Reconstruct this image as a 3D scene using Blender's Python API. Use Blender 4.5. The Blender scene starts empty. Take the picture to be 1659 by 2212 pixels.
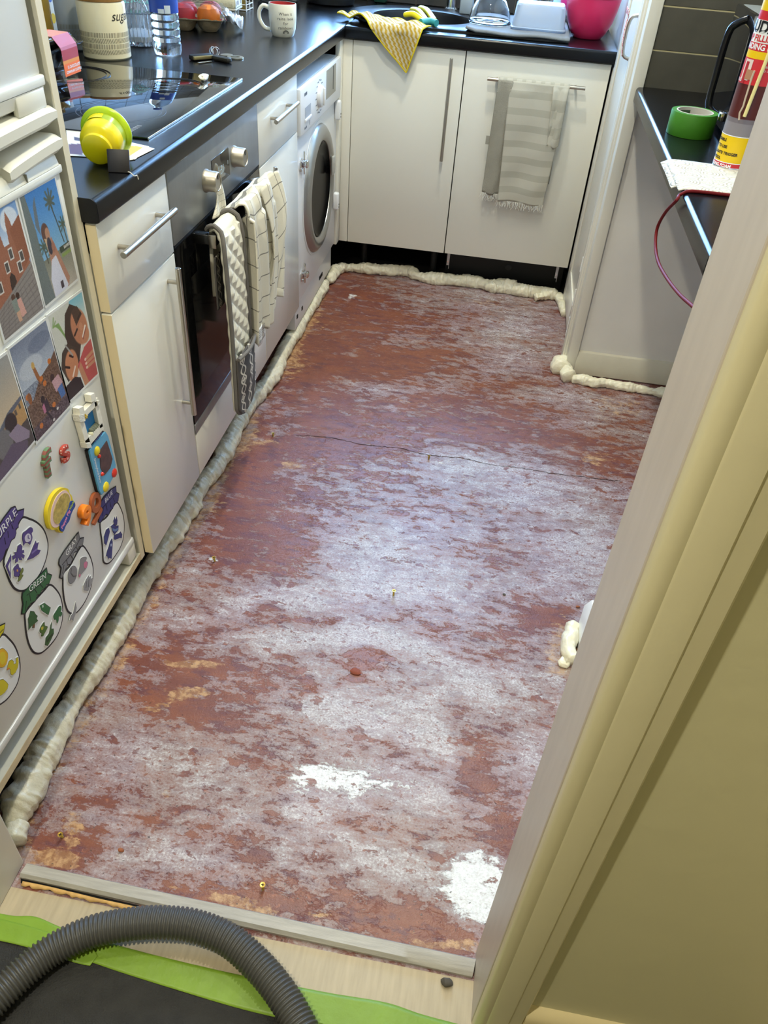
import bpy, bmesh, math, random
import numpy as np
from mathutils import Vector, Matrix, noise as mnoise
from mathutils.geometry import tessellate_polygon

scene = bpy.context.scene
COL = scene.collection
random.seed(7)

# ------------------------------------------------------------------ camera
CAM = np.array([0.6288, -1.1524, 1.3242])
FW = np.array([-0.08737653, 0.7661151, -0.63673621])
RT = np.array([0.98485997, 0.1625, 0.06037046])
UP = np.array([-0.14972035, 0.62182104, 0.76871478])
FPX, IW, IH = 1669.46, 1659.0, 2212.0
cd = bpy.data.cameras.new('camera')
cd.sensor_fit = 'VERTICAL'; cd.sensor_height = 24.0
cd.lens = FPX / IH * 24.0
cd.clip_start = 0.02
cam = bpy.data.objects.new('camera', cd)
COL.objects.link(cam)
cam.matrix_world = Matrix(((RT[0], UP[0], -FW[0], CAM[0]), (RT[1], UP[1], -FW[1], CAM[1]),
                           (RT[2], UP[2], -FW[2], CAM[2]), (0, 0, 0, 1)))
scene.camera = cam

# ------------------------------------------------------------------ world, window light, exposure
w = bpy.data.worlds.new('sky'); scene.world = w; w.use_nodes = True
bg = w.node_tree.nodes['Background']
bg.inputs[0].default_value = (0.27, 0.54, 1.0, 1); bg.inputs[1].default_value = 32.0
WIN = (-0.30, 0.93, 1.04, 2.05)           # window opening in the back wall: x0 x1 z0 z1
pl = bpy.data.lights.new('window_portal', 'AREA'); pl.shape = 'RECTANGLE'
pl.size = WIN[1]-WIN[0]; pl.size_y = WIN[3]-WIN[2]; pl.cycles.is_portal = True
po = bpy.data.objects.new('window_portal', pl); COL.objects.link(po)
po.location = ((WIN[0]+WIN[1])/2, 2.74, (WIN[2]+WIN[3])/2); po.rotation_euler = (-math.pi/2, 0, 0)
LAMPS = [(0.50, 0.05, 10.5), (0.47, 0.80, 11.5), (0.45, 1.50, 13.5)]       # kitchen ceiling spots x y watts
HALL_LAMP = (0.05, -1.30, 27.0)
LAMP_COL = (1.0, 0.94, 0.76)
vs = scene.view_settings
vs.view_transform = 'Standard'; vs.look = 'None'; vs.gamma = 1.0; vs.exposure = 0.0
vs.use_curve_mapping = False

# ------------------------------------------------------------------ helpers
def lin1(c):
    c /= 255.0
    return c/12.92 if c <= 0.04045 else ((c+0.055)/1.055)**2.4
def S(r, g, b): return (lin1(r), lin1(g), lin1(b))

def at(px, py, ax, val):
    """photo pixel -> point on an axis plane"""
    d = FW + RT*(px-IW/2)/FPX - UP*(py-IH/2)/FPX
    i = 'xyz'.index(ax); t = (val-CAM[i])/d[i]
    return Vector(CAM + t*d)

MATS = {}
def mat(name, col, rough=0.5, metal=0.0, bump=0.0, bscale=60.0, var=0.0, vscale=4.0, coat=0.0, trans=0.0, ior=1.45, spec=0.5, alpha=1.0, emit=0.0, sss=0.0, aniso=None):
    if name in MATS: return MATS[name]
    m = bpy.data.materials.new(name); m.use_nodes = True; MATS[name] = m
    nt = m.node_tree; b = nt.nodes['Principled BSDF']
    b.inputs['Base Color'].default_value = (*col, 1)
    b.inputs['Roughness'].default_value = rough
    b.inputs['Metallic'].default_value = metal
    b.inputs['IOR'].default_value = ior
    b.inputs['Specular IOR Level'].default_value = spec
    b.inputs['Coat Weight'].default_value = coat
    b.inputs['Transmission Weight'].default_value = trans
    b.inputs['Alpha'].default_value = alpha
    if emit: b.inputs['Emission Color'].default_value = (*col, 1); b.inputs['Emission Strength'].default_value = emit
    if sss: b.inputs['Subsurface Weight'].default_value = sss; b.inputs['Subsurface Radius'].default_value = (0.02, 0.015, 0.008); b.inputs['Subsurface Scale'].default_value = 0.3
    if bump or var:
        tc = nt.nodes.new('ShaderNodeTexCoord')
        src = tc.outputs['Object']
        if aniso:
            mp = nt.nodes.new('ShaderNodeMapping'); mp.inputs['Scale'].default_value = aniso
            nt.links.new(src, mp.inputs['Vector']); src = mp.outputs[0]
    if bump:
        n = nt.nodes.new('ShaderNodeTexNoise'); n.inputs['Scale'].default_value = bscale; n.inputs['Detail'].default_value = 5
        nt.links.new(src, n.inputs['Vector'])
        bp = nt.nodes.new('ShaderNodeBump'); bp.inputs['Strength'].default_value = bump; bp.inputs['Distance'].default_value = 0.004
        nt.links.new(n.outputs[0], bp.inputs['Height']); nt.links.new(bp.outputs[0], b.inputs['Normal'])
    if var:
        n = nt.nodes.new('ShaderNodeTexNoise'); n.inputs['Scale'].default_value = vscale; n.inputs['Detail'].default_value = 6
        nt.links.new(src, n.inputs['Vector'])
        r = nt.nodes.new('ShaderNodeValToRGB')
        r.color_ramp.elements[0].position = 0.3; r.color_ramp.elements[1].position = 0.72
        r.color_ramp.elements[0].color = (*[max(0, c*(1-var)) for c in col], 1)
        r.color_ramp.elements[1].color = (*[min(1, c*(1+var*0.6)) for c in col], 1)
        nt.links.new(n.outputs[0], r.inputs[0]); nt.links.new(r.outputs[0], b.inputs['Base Color'])
    return m

def attr_mat(name, rough=0.35, coat=0.0, attr='Col'):
    if name in MATS: return MATS[name]
    m = bpy.data.materials.new(name); m.use_nodes = True; MATS[name] = m
    nt = m.node_tree; b = nt.nodes['Principled BSDF']
    a = nt.nodes.new('ShaderNodeVertexColor'); a.layer_name = attr
    nt.links.new(a.outputs[0], b.inputs['Base Color'])
    b.inputs['Roughness'].default_value = rough; b.inputs['Coat Weight'].default_value = coat
    return m

ORIG = {}
def put(o, label=None, cat=None, group=None, kind=None):
    if label: o['label'] = label
    if cat: o['category'] = cat
    if group: o['group'] = group
    if kind: o['kind'] = kind
    return o
def thing(name, label, cat, loc=(0, 0, 0), group=None):
    o = bpy.data.objects.new(name, None); COL.objects.link(o)
    o.empty_display_size = 0.02
    o.location = loc; ORIG[o] = Vector(loc)
    return put(o, label, cat, group)
def obj(name, bm, m, parent=None, smooth=True, angle=40, label=None):
    """bm in world coordinates; linked as ONE mesh object, child of parent"""
    org = ORIG.get(parent, Vector((0, 0, 0))) if parent else None
    if org is None:
        n = len(bm.verts)
        mn = Vector((min(v.co.x for v in bm.verts), min(v.co.y for v in bm.verts), min(v.co.z for v in bm.verts)))
        mx = Vector((max(v.co.x for v in bm.verts), max(v.co.y for v in bm.verts), max(v.co.z for v in bm.verts)))
        org = Vector(((mn.x+mx.x)/2, (mn.y+mx.y)/2, mn.z)); loc = org
    else: loc = Vector((0, 0, 0))
    bmesh.ops.translate(bm, verts=bm.verts, vec=-org)
    me = bpy.data.meshes.new(name); bm.to_mesh(me); bm.free()
    for mm in (m if isinstance(m, (list, tuple)) else [m]): me.materials.append(mm)
    if smooth:
        me.polygons.foreach_set('use_smooth', [True]*len(me.polygons))
        try: me.set_sharp_from_angle(angle=math.radians(angle))
        except Exception: pass
    o = bpy.data.objects.new(name, me); COL.objects.link(o)
    o.location = loc; ORIG[o] = org
    if parent: o.parent = parent
    if label: o['label'] = label
    return o
def struct(name, bm, m, parent=None, smooth=False, label=None):
    o = obj(name, bm, m, parent, smooth)
    if not parent: o['kind'] = 'structure'
    if label: o['label'] = label
    return o
def solo(name, bm, m, label, cat, group=None, **k):
    return put(obj(name, bm, m, None, **k), label, cat, group)

def NB(): return bmesh.new()
def box(bm, x0, x1, y0, y1, z0, z1, bev=0.0, seg=2, M=None):
    b = bmesh.new()
    bmesh.ops.create_cube(b, size=1.0)
    for v in b.verts:
        v.co = Vector(((x0+x1)/2+v.co.x*(x1-x0), (y0+y1)/2+v.co.y*(y1-y0), (z0+z1)/2+v.co.z*(z1-z0)))
    if bev: bmesh.ops.bevel(b, geom=list(b.edges), offset=bev, segments=seg, affect='EDGES', profile=0.5)
    return merge(bm, b, M)
def merge(bm, b, M=None):
    if M is not None: bmesh.ops.transform(b, matrix=M, verts=b.verts)
    me = bpy.data.meshes.new('tmp'); b.to_mesh(me); b.free()
    bm.from_mesh(me); bpy.data.meshes.remove(me)
    return bm
def B(*a, **k): return box(NB(), *a, **k)
def lathe(bm, prof, c=(0, 0, 0), seg=32, axis='z', M=None, rfn=None):
    """prof: (radius, height) list; closed with caps where radius is 0"""
    b = bmesh.new(); rings = []
    for r, h in prof:
        ring = []
        if r < 1e-6:
            ring = [b.verts.new((0, 0, h))]
        else:
            for i in range(seg):
                a = 2*math.pi*i/seg; rr = r*(rfn(a, h) if rfn else 1)
                ring.append(b.verts.new((rr*math.cos(a), rr*math.sin(a), h)))
        rings.append(ring)
    for p, q in zip(rings, rings[1:]):
        for i in range(seg):
            j = (i+1) % seg
            if len(p) == 1 and len(q) == 1: continue
            if len(p) == 1: b.faces.new((p[0], q[j], q[i])) if False else b.faces.new((p[0], q[i], q[j]))
            elif len(q) == 1: b.faces.new((p[i], q[0], p[j]))
            else: b.faces.new((p[i], q[i], q[j], p[j]))
    bmesh.ops.recalc_face_normals(b, faces=b.faces)
    if axis == 'x': bmesh.ops.transform(b, matrix=Matrix.Rotation(math.pi/2, 4, 'Y'), verts=b.verts)
    if axis == 'y': bmesh.ops.transform(b, matrix=Matrix.Rotation(-math.pi/2, 4, 'X'), verts=b.verts)
    if M is not None: bmesh.ops.transform(b, matrix=M, verts=b.verts)
    bmesh.ops.translate(b, verts=b.verts, vec=Vector(c))
    return merge(bm, b)
def cyl(bm, c, r, h, axis='z', seg=24, bev=0.0):
    if bev: p = [(0, 0), (r-bev, 0), (r, bev), (r, h-bev), (r-bev, h), (0, h)]
    else: p = [(0, 0), (r, 0), (r, h), (0, h)]
    return lathe(bm, p, c, seg, axis)
def resample(pts, step):
    pts = [Vector(p) for p in pts]
    # catmull-rom
    out = []
    n = len(pts)
    for i in range(n-1):
        p0 = pts[max(0, i-1)]; p1 = pts[i]; p2 = pts[i+1]; p3 = pts[min(n-1, i+2)]
        k = max(1, int((p2-p1).length/step))
        for j in range(k):
            t = j/k
            out.append(0.5*((2*p1)+(p2-p0)*t+(2*p0-5*p1+4*p2-p3)*t*t+(3*p1-p0-3*p2+p3)*t**3))
    out.append(pts[-1]); return out
def tube(bm, pts, r, seg=12, step=None, rfn=None, caps=True, zmin=None):
    """r: radius; rfn(s, a, i) -> radius factor"""
    P = resample(pts, step) if step else [Vector(p) for p in pts]
    b = bmesh.new(); rings = []; s = 0.0; up = None
    for i, p in enumerate(P):
        t = (P[min(i+1, len(P)-1)]-P[max(i-1, 0)]).normalized()
        if up is None: up = Vector((0, 0, 1)) if abs(t.z) < 0.9 else Vector((1, 0, 0))
        side = t.cross(up).normalized(); up = side.cross(t).normalized()
        if i: s += (p-P[i-1]).length
        ring = []
        for k in range(seg):
            a = 2*math.pi*k/seg
            f = rfn(s, a, i/(len(P)-1)) if rfn else 1.0
            q = p+(side*math.cos(a)+up*math.sin(a))*r*f
            if zmin is not None and q.z < zmin: q.z = zmin
            ring.append(b.verts.new(q))
        rings.append(ring)
    for A, C in zip(rings, rings[1:]):
        for k in range(seg):
            b.faces.new((A[k], C[k], C[(k+1) % seg], A[(k+1) % seg]))
    if caps: b.faces.new(rings[0]); b.faces.new(rings[-1])
    bmesh.ops.recalc_face_normals(b, faces=b.faces)
    return merge(bm, b)
def prism(bm, poly, fn, t0, t1):
    """poly of (u,v); fn(u,v,t) -> point; closed slab between t0 and t1"""
    b = bmesh.new()
    lo = [b.verts.new(fn(u, v, t0)) for u, v in poly]; hi = [b.verts.new(fn(u, v, t1)) for u, v in poly]
    n = len(poly)
    for i in range(n): b.faces.new((lo[i], lo[(i+1) % n], hi[(i+1) % n], hi[i]))
    for tri in tessellate_polygon([[Vector((u, v, 0)) for u, v in poly]]):
        for side in (lo, hi):
            try: b.faces.new([side[k] for k in tri])
            except ValueError: pass
    bmesh.ops.recalc_face_normals(b, faces=b.faces)
    return merge(bm, b)
def sheet(nu, nv, fn, uvscale=(1, 1)):
    b = bmesh.new(); uv = b.loops.layers.uv.new('UVMap')
    G = [[b.verts.new(fn(i/nu, j/nv)) for j in range(nv+1)] for i in range(nu+1)]
    for i in range(nu):
        for j in range(nv):
            f = b.faces.new((G[i][j], G[i+1][j], G[i+1][j+1], G[i][j+1]))
            for l, (a, c) in zip(f.loops, ((i, j), (i+1, j), (i+1, j+1), (i, j+1))):
                l[uv].uv = (a/nu*uvscale[0], c/nv*uvscale[1])
    return b
def solidify(o, t, off=0.0):
    md = o.modifiers.new('thickness', 'SOLIDIFY'); md.thickness = t; md.offset = off
def text(s, size, fn, depth=0.0003, bold=0.0, shear=0.0, align='LEFT', space=1.0, bm=None, ext=0.0, bevel=0.0, line=1.0):
    """lettering as a mesh; fn(u, v, d) maps text plane to the surface"""
    cu = bpy.data.curves.new('lettering', 'FONT'); cu.body = s; cu.size = size; cu.offset = bold; cu.shear = shear
    cu.align_x = align; cu.space_character = space; cu.resolution_u = 4; cu.space_line = line
    cu.extrude = ext; cu.bevel_depth = bevel; cu.bevel_resolution = 1
    ob = bpy.data.objects.new('lettering', cu)
    me = bpy.data.meshes.new_from_object(ob)
    b = bm or bmesh.new()
    for v in me.vertices: v.co = fn(v.co.x, v.co.y, v.co.z+depth)
    b.from_mesh(me)
    bpy.data.objects.remove(ob); bpy.data.curves.remove(cu); bpy.data.meshes.remove(me)
    return b
def copy_tree(o, parent=None):
    c = o.copy(); COL.objects.link(c); c.parent = parent; ORIG[c] = ORIG.get(o, Vector())
    for ch in list(o.children): copy_tree(ch, c)
    return c
class Canvas:
    """tiny painter for flat prints; the result becomes colours on a fine grid"""
    def __init__(s, w, h, col): s.w, s.h = w, h; s.a = np.ones((h, w, 3))*np.array(col, float); s.Y, s.X = np.mgrid[0:h, 0:w]; s.X = (s.X+.5)/w; s.Y = (s.Y+.5)/h
    def blend(s, m, col, al=1.0):
        m = (m*al)[..., None]; s.a = s.a*(1-m)+np.array(col, float)*m; return s
    def vgrad(s, y0, y1, c0, c1):
        t = np.clip((s.Y-y0)/(y1-y0), 0, 1)[..., None]; m = ((s.Y >= y0) & (s.Y <= y1))[..., None]
        s.a = np.where(m, np.array(c0)*(1-t)+np.array(c1)*t, s.a); return s
    def ell(s, cx, cy, rx, ry, col, al=1.0, rot=0):
        c, n = math.cos(rot), math.sin(rot); dx, dy = s.X-cx, (s.Y-cy)
        u = (dx*c+dy*n)/rx; v = (-dx*n+dy*c)/ry
        return s.blend(np.clip((1.08-np.sqrt(u*u+v*v))*8, 0, 1), col, al)
    def poly(s, pts, col, al=1.0):
        ins = np.zeros(s.X.shape, bool); n = len(pts)
        for i in range(n):
            x0, y0 = pts[i]; x1, y1 = pts[(i+1) % n]
            if y0 == y1: continue
            c = ((y0 > s.Y) != (y1 > s.Y)) & (s.X < (x1-x0)*(s.Y-y0)/(y1-y0)+x0); ins ^= c
        return s.blend(ins.astype(float), col, al)
    def rect(s, x0, y0, x1, y1, col, al=1.0): return s.poly([(x0, y0), (x1, y0), (x1, y1), (x0, y1)], col, al)
    def line(s, pts, wd, col, al=1.0):
        d = np.full(s.X.shape, 9.0); asp = s.h/s.w
        for (x0, y0), (x1, y1) in zip(pts, pts[1:]):
            vx, vy = x1-x0, (y1-y0)*asp; L = vx*vx+vy*vy+1e-9
            t = np.clip(((s.X-x0)*vx+(s.Y-y0)*asp*vy)/L, 0, 1)
            d = np.minimum(d, np.hypot(s.X-x0-t*vx, (s.Y-y0)*asp-t*vy))
        return s.blend(np.clip((wd-d)*s.w+.5, 0, 1), col, al)
    def grain(s, amp, sc=1, y0=0, y1=1, seed=0):
        r = np.random.RandomState(seed); n = r.rand(s.h//sc+2, s.w//sc+2)
        n = np.kron(n, np.ones((sc, sc)))[:s.h, :s.w]-.5; m = (s.Y >= y0) & (s.Y <= y1)
        s.a = np.clip(s.a+(n*m*amp)[..., None], 0, 255); return s
    def mesh(s, fn):
        """fn(u,v) u,v in 0..1, v downwards -> point"""
        b = bmesh.new(); lay = b.verts.layers.float_color.new('Col')
        A = s.a/255.0; A = np.where(A <= .04045, A/12.92, ((A+.055)/1.055)**2.4)
        G = []
        for j in range(s.h):
            row = []
            for i in range(s.w):
                v = b.verts.new(fn(i/(s.w-1), j/(s.h-1))); v[lay] = (*A[j, i], 1); row.append(v)
            G.append(row)
        for j in range(s.h-1):
            for i in range(s.w-1): b.faces.new((G[j][i], G[j+1][i], G[j+1][i+1], G[j][i+1]))
        return b

# ------------------------------------------------------------------ materials
M_white = mat('gloss_white_laminate', S(228, 226, 214), 0.22, bump=0.01, bscale=4)
M_edge = mat('cream_edging', S(226, 210, 172), 0.45)
M_carc = mat('cream_carcass', S(205, 203, 188), 0.5, var=0.06, vscale=30)
M_steel = mat('brushed_steel', S(185, 178, 165), 0.3, 1.0)
M_chrome = mat('chrome', S(225, 225, 225), 0.12, 1.0)
M_black = mat('matt_black', S(16, 16, 17), 0.5)
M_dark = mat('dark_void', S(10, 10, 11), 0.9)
M_wt = mat('black_worktop', S(13, 14, 17), 0.22, bump=0.05, bscale=900, var=0.25, vscale=300, spec=.32)
M_wtend = mat('worktop_end', S(14, 14, 15), 0.55)
M_fridge = mat('fridge_white', S(222, 222, 214), 0.35, bump=0.015, bscale=700)
M_fridge2 = mat('fridge_plastic', S(228, 227, 214), 0.3)
M_appl = mat('appliance_white', S(232, 234, 234), 0.3)
M_glassd = mat('dark_glass', S(9, 9, 10), 0.04, coat=0.4)
M_oveng = mat('oven_glass', S(6, 6, 7), .10, spec=.22)
M_clear = mat('clear_glass', (1, 1, 1), 0.02, trans=1.0, ior=1.45)
M_plastic = mat('clear_plastic', (0.97, 0.98, 1.0), 0.06, trans=1.0, ior=1.2)
M_print = attr_mat('photo_print', 0.28)
M_foam = mat('expanding_foam', S(226, 220, 196), 0.27, bump=0.6, bscale=95, var=0.10, vscale=25, sss=0.15)
M_foam2 = mat('foam_fresh', S(236, 230, 204), 0.28, bump=0.45, bscale=110, sss=0.15)
M_tile = mat('grey_tile', S(84, 81, 70), 0.5, bump=0.06, bscale=120, var=0.16, vscale=14)
M_tileb = mat('back_tile', S(62, 60, 56), 0.38, var=0.12, vscale=14)
M_grout = mat('grout', S(196, 184, 140), 0.9)
M_wallg = mat('grey_wall', S(226, 223, 216), 0.55, bump=0.35, bscale=14, var=0.05, vscale=6)
M_paintw = mat('white_gloss_paint', S(229, 226, 212), 0.3, bump=0.12, bscale=30)
M_hallw = mat('cream_wall', S(206, 200, 164), 0.42, bump=0.3, bscale=16)
M_arch = mat('cream_gloss_trim', S(208, 200, 166), 0.32, bump=0.12, bscale=22)
M_lining = mat('lining_paint', S(190, 180, 168), 0.4, var=0.06, vscale=12, aniso=(6, 6, 1))
M_ceil = mat('ceiling_paint', S(236, 234, 226), 0.8)
M_inkb = mat('ink_black', S(22, 22, 24), 0.5)
M_inkw = mat('ink_white', S(240, 240, 238), 0.5)
# ================================================================== THE SETTING
YB, YW, XW = 2.66, -0.715, -0.66      # back wall, doorway wall (hall face), left wall
def floor_material():
    m = bpy.data.materials.new('stripped_floor'); m.use_nodes = True
    nt = m.node_tree; L = nt.links.new; b = nt.nodes['Principled BSDF']
    tc = nt.nodes.new('ShaderNodeTexCoord')
    def nz(scale, det=6, rough=0.6, asp=(1, 1, 1), dist=0.0, off=(0, 0, 0)):
        mp = nt.nodes.new('ShaderNodeMapping'); mp.inputs['Scale'].default_value = asp; mp.inputs['Location'].default_value = off
        L(tc.outputs['Object'], mp.inputs[0])
        n = nt.nodes.new('ShaderNodeTexNoise'); n.inputs['Scale'].default_value = scale; n.inputs['Detail'].default_value = det
        n.inputs['Roughness'].default_value = rough; n.inputs['Distortion'].default_value = dist
        L(mp.outputs[0], n.inputs['Vector']); return n.outputs[0]
    def mth(op, a, c, d=None):
        n = nt.nodes.new('ShaderNodeMath'); n.operation = op
        for i, v in enumerate((a, c, d)):
            if v is None: continue
            if isinstance(v, (int, float)): n.inputs[i].default_value = v
            else: L(v, n.inputs[i])
        return n.outputs[0]
    def step(v, lo, hi):
        n = nt.nodes.new('ShaderNodeMapRange'); n.interpolation_type = 'SMOOTHSTEP'
        L(v, n.inputs[0]); n.inputs[1].default_value = lo; n.inputs[2].default_value = hi; return n.outputs[0]
    def mix(f, c0, c1):
        n = nt.nodes.new('ShaderNodeMix'); n.data_type = 'RGBA'
        if isinstance(f, (int, float)): n.inputs[0].default_value = f
        else: L(f, n.inputs[0])
        for i, c in ((6, c0), (7, c1)):
            if isinstance(c, tuple): n.inputs[i].default_value = (*c, 1)
            else: L(c, n.inputs[i])
        return n.outputs[2]
    at_ = nt.nodes.new('ShaderNodeVertexColor'); at_.layer_name = 'Col'
    sp = nt.nodes.new('ShaderNodeSeparateColor'); L(at_.outputs[0], sp.inputs[0])
    wh, oc, cr = sp.outputs[0], sp.outputs[1], sp.outputs[2]
    # red oxide base
    red = mix(step(nz(9, 6, .65, (.6, 1.6, 1)), .38, .62), S(114, 66, 57), S(130, 77, 57))
    red = mix(step(nz(26, 6, .65, (.6, 1.5, 1), off=(3, 1, 0)), .50, .62), red, S(104, 62, 64))
    red = mix(step(nz(75, 5, .6, off=(5, 0, 0)), .58, .70), red, S(148, 92, 70))
    # bare ochre screed
    ocm = step(mth('ADD', mth('MULTIPLY', oc, 0.40), nz(26, 8, .72, (.7, 1.5, 1), off=(9, 2, 0))), .72, .80)
    ocol = mix(step(nz(60, 5, .6), .4, .62), S(140, 97, 68), S(186, 148, 108))
    c = mix(ocm, red, ocol)
    # chalky film, streaked across the room: thin mauve veil, then denser grey-white
    big = nz(6.0, 4, .6, (.55, 1.8, 1), .4); med = nz(30, 8, .72, (.65, 1.4, 1), .35, (2, 7, 0)); fine = nz(210, 4, .7, (1, 1.2, 1), 0, (1, 4, 0))
    f = mth('ADD', mth('MULTIPLY', big, .38), mth('ADD', mth('MULTIPLY', med, .72), mth('MULTIPLY', fine, .12)))      # mean .61
    f = mth('ADD', f, mth('MULTIPLY', mth('SUBTRACT', wh, .5), .30))
    film = step(f, .555, .590); dense = step(f, .58, .76)
    soft = step(mth('ADD', mth('MULTIPLY', fine, .65), mth('MULTIPLY', nz(70, 6, .75, off=(0, 9, 0)), .45)), .38, .70)
    chip = step(mth('ADD', nz(22, 8, .66, (.75, 1.3, 1), .3, (11, 3, 0)), mth('MULTIPLY', mth('SUBTRACT', .5, wh), .10)), .575, .597)
    chip2 = step(nz(80, 6, .62, (.8, 1.2, 1), .3, (4, 13, 0)), .585, .61)
    keep = mth('MULTIPLY', mth('SUBTRACT', 1.0, mth('MULTIPLY', chip, .93)), mth('SUBTRACT', 1.0, mth('MULTIPLY', chip2, .75)))
    fa = mth('MULTIPLY', mth('MULTIPLY', film, keep), mth('ADD', .16, mth('MULTIPLY', mth('ADD', mth('MULTIPLY', dense, .55), mth('MULTIPLY', soft, .50)), .74)))
    hz = mix(step(nz(4, 3, .5, off=(6, 6, 0)), .4, .62), S(164, 157, 156), S(168, 159, 166))
    bloom = mth('MULTIPLY', step(f, .655, .80), step(mth('ADD', mth('MULTIPLY', fine, .6), mth('MULTIPLY', nz(55, 6, .75, (.7, 1.3, 1), .2, (3, 19, 0)), .5)), .46, .70))
    hz = mix(bloom, hz, S(212, 211, 214))
    c = mix(fa, c, hz)
    # thick white crust
    crm = mth('MULTIPLY', step(mth('ADD', mth('MULTIPLY', cr, .46), mth('ADD', mth('MULTIPLY', med, 1.25), mth('MULTIPLY', fine, .25))), 1.00, 1.12), mth('SUBTRACT', 1.0, mth('MULTIPLY', chip, .9)))
    c = mix(mth('MULTIPLY', crm, mth('ADD', .55, mth('MULTIPLY', soft, .45))), c, S(232, 236, 236))
    # pits and grit
    grit = step(nz(150, 2, .5, off=(8, 8, 0)), .68, .72)
    c = mix(mth('MULTIPLY', grit, .75), c, S(52, 38, 34))
    L(c, b.inputs['Base Color'])
    rg = mth('ADD', .30, mth('MULTIPLY', fa, .10)); L(rg, b.inputs['Roughness'])
    b.inputs['Specular IOR Level'].default_value = 0.55
    hgt = mth('ADD', mth('MULTIPLY', film, .6), mth('ADD', mth('MULTIPLY', crm, .8), mth('ADD', mth('MULTIPLY', fine, .7), mth('MULTIPLY', chip, -.5))))
    bp = nt.nodes.new('ShaderNodeBump'); bp.inputs['Strength'].default_value = 0.42; bp.inputs['Distance'].default_value = 0.0025
    L(hgt, bp.inputs['Height']); L(bp.outputs[0], b.inputs['Normal'])
    return m

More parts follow.
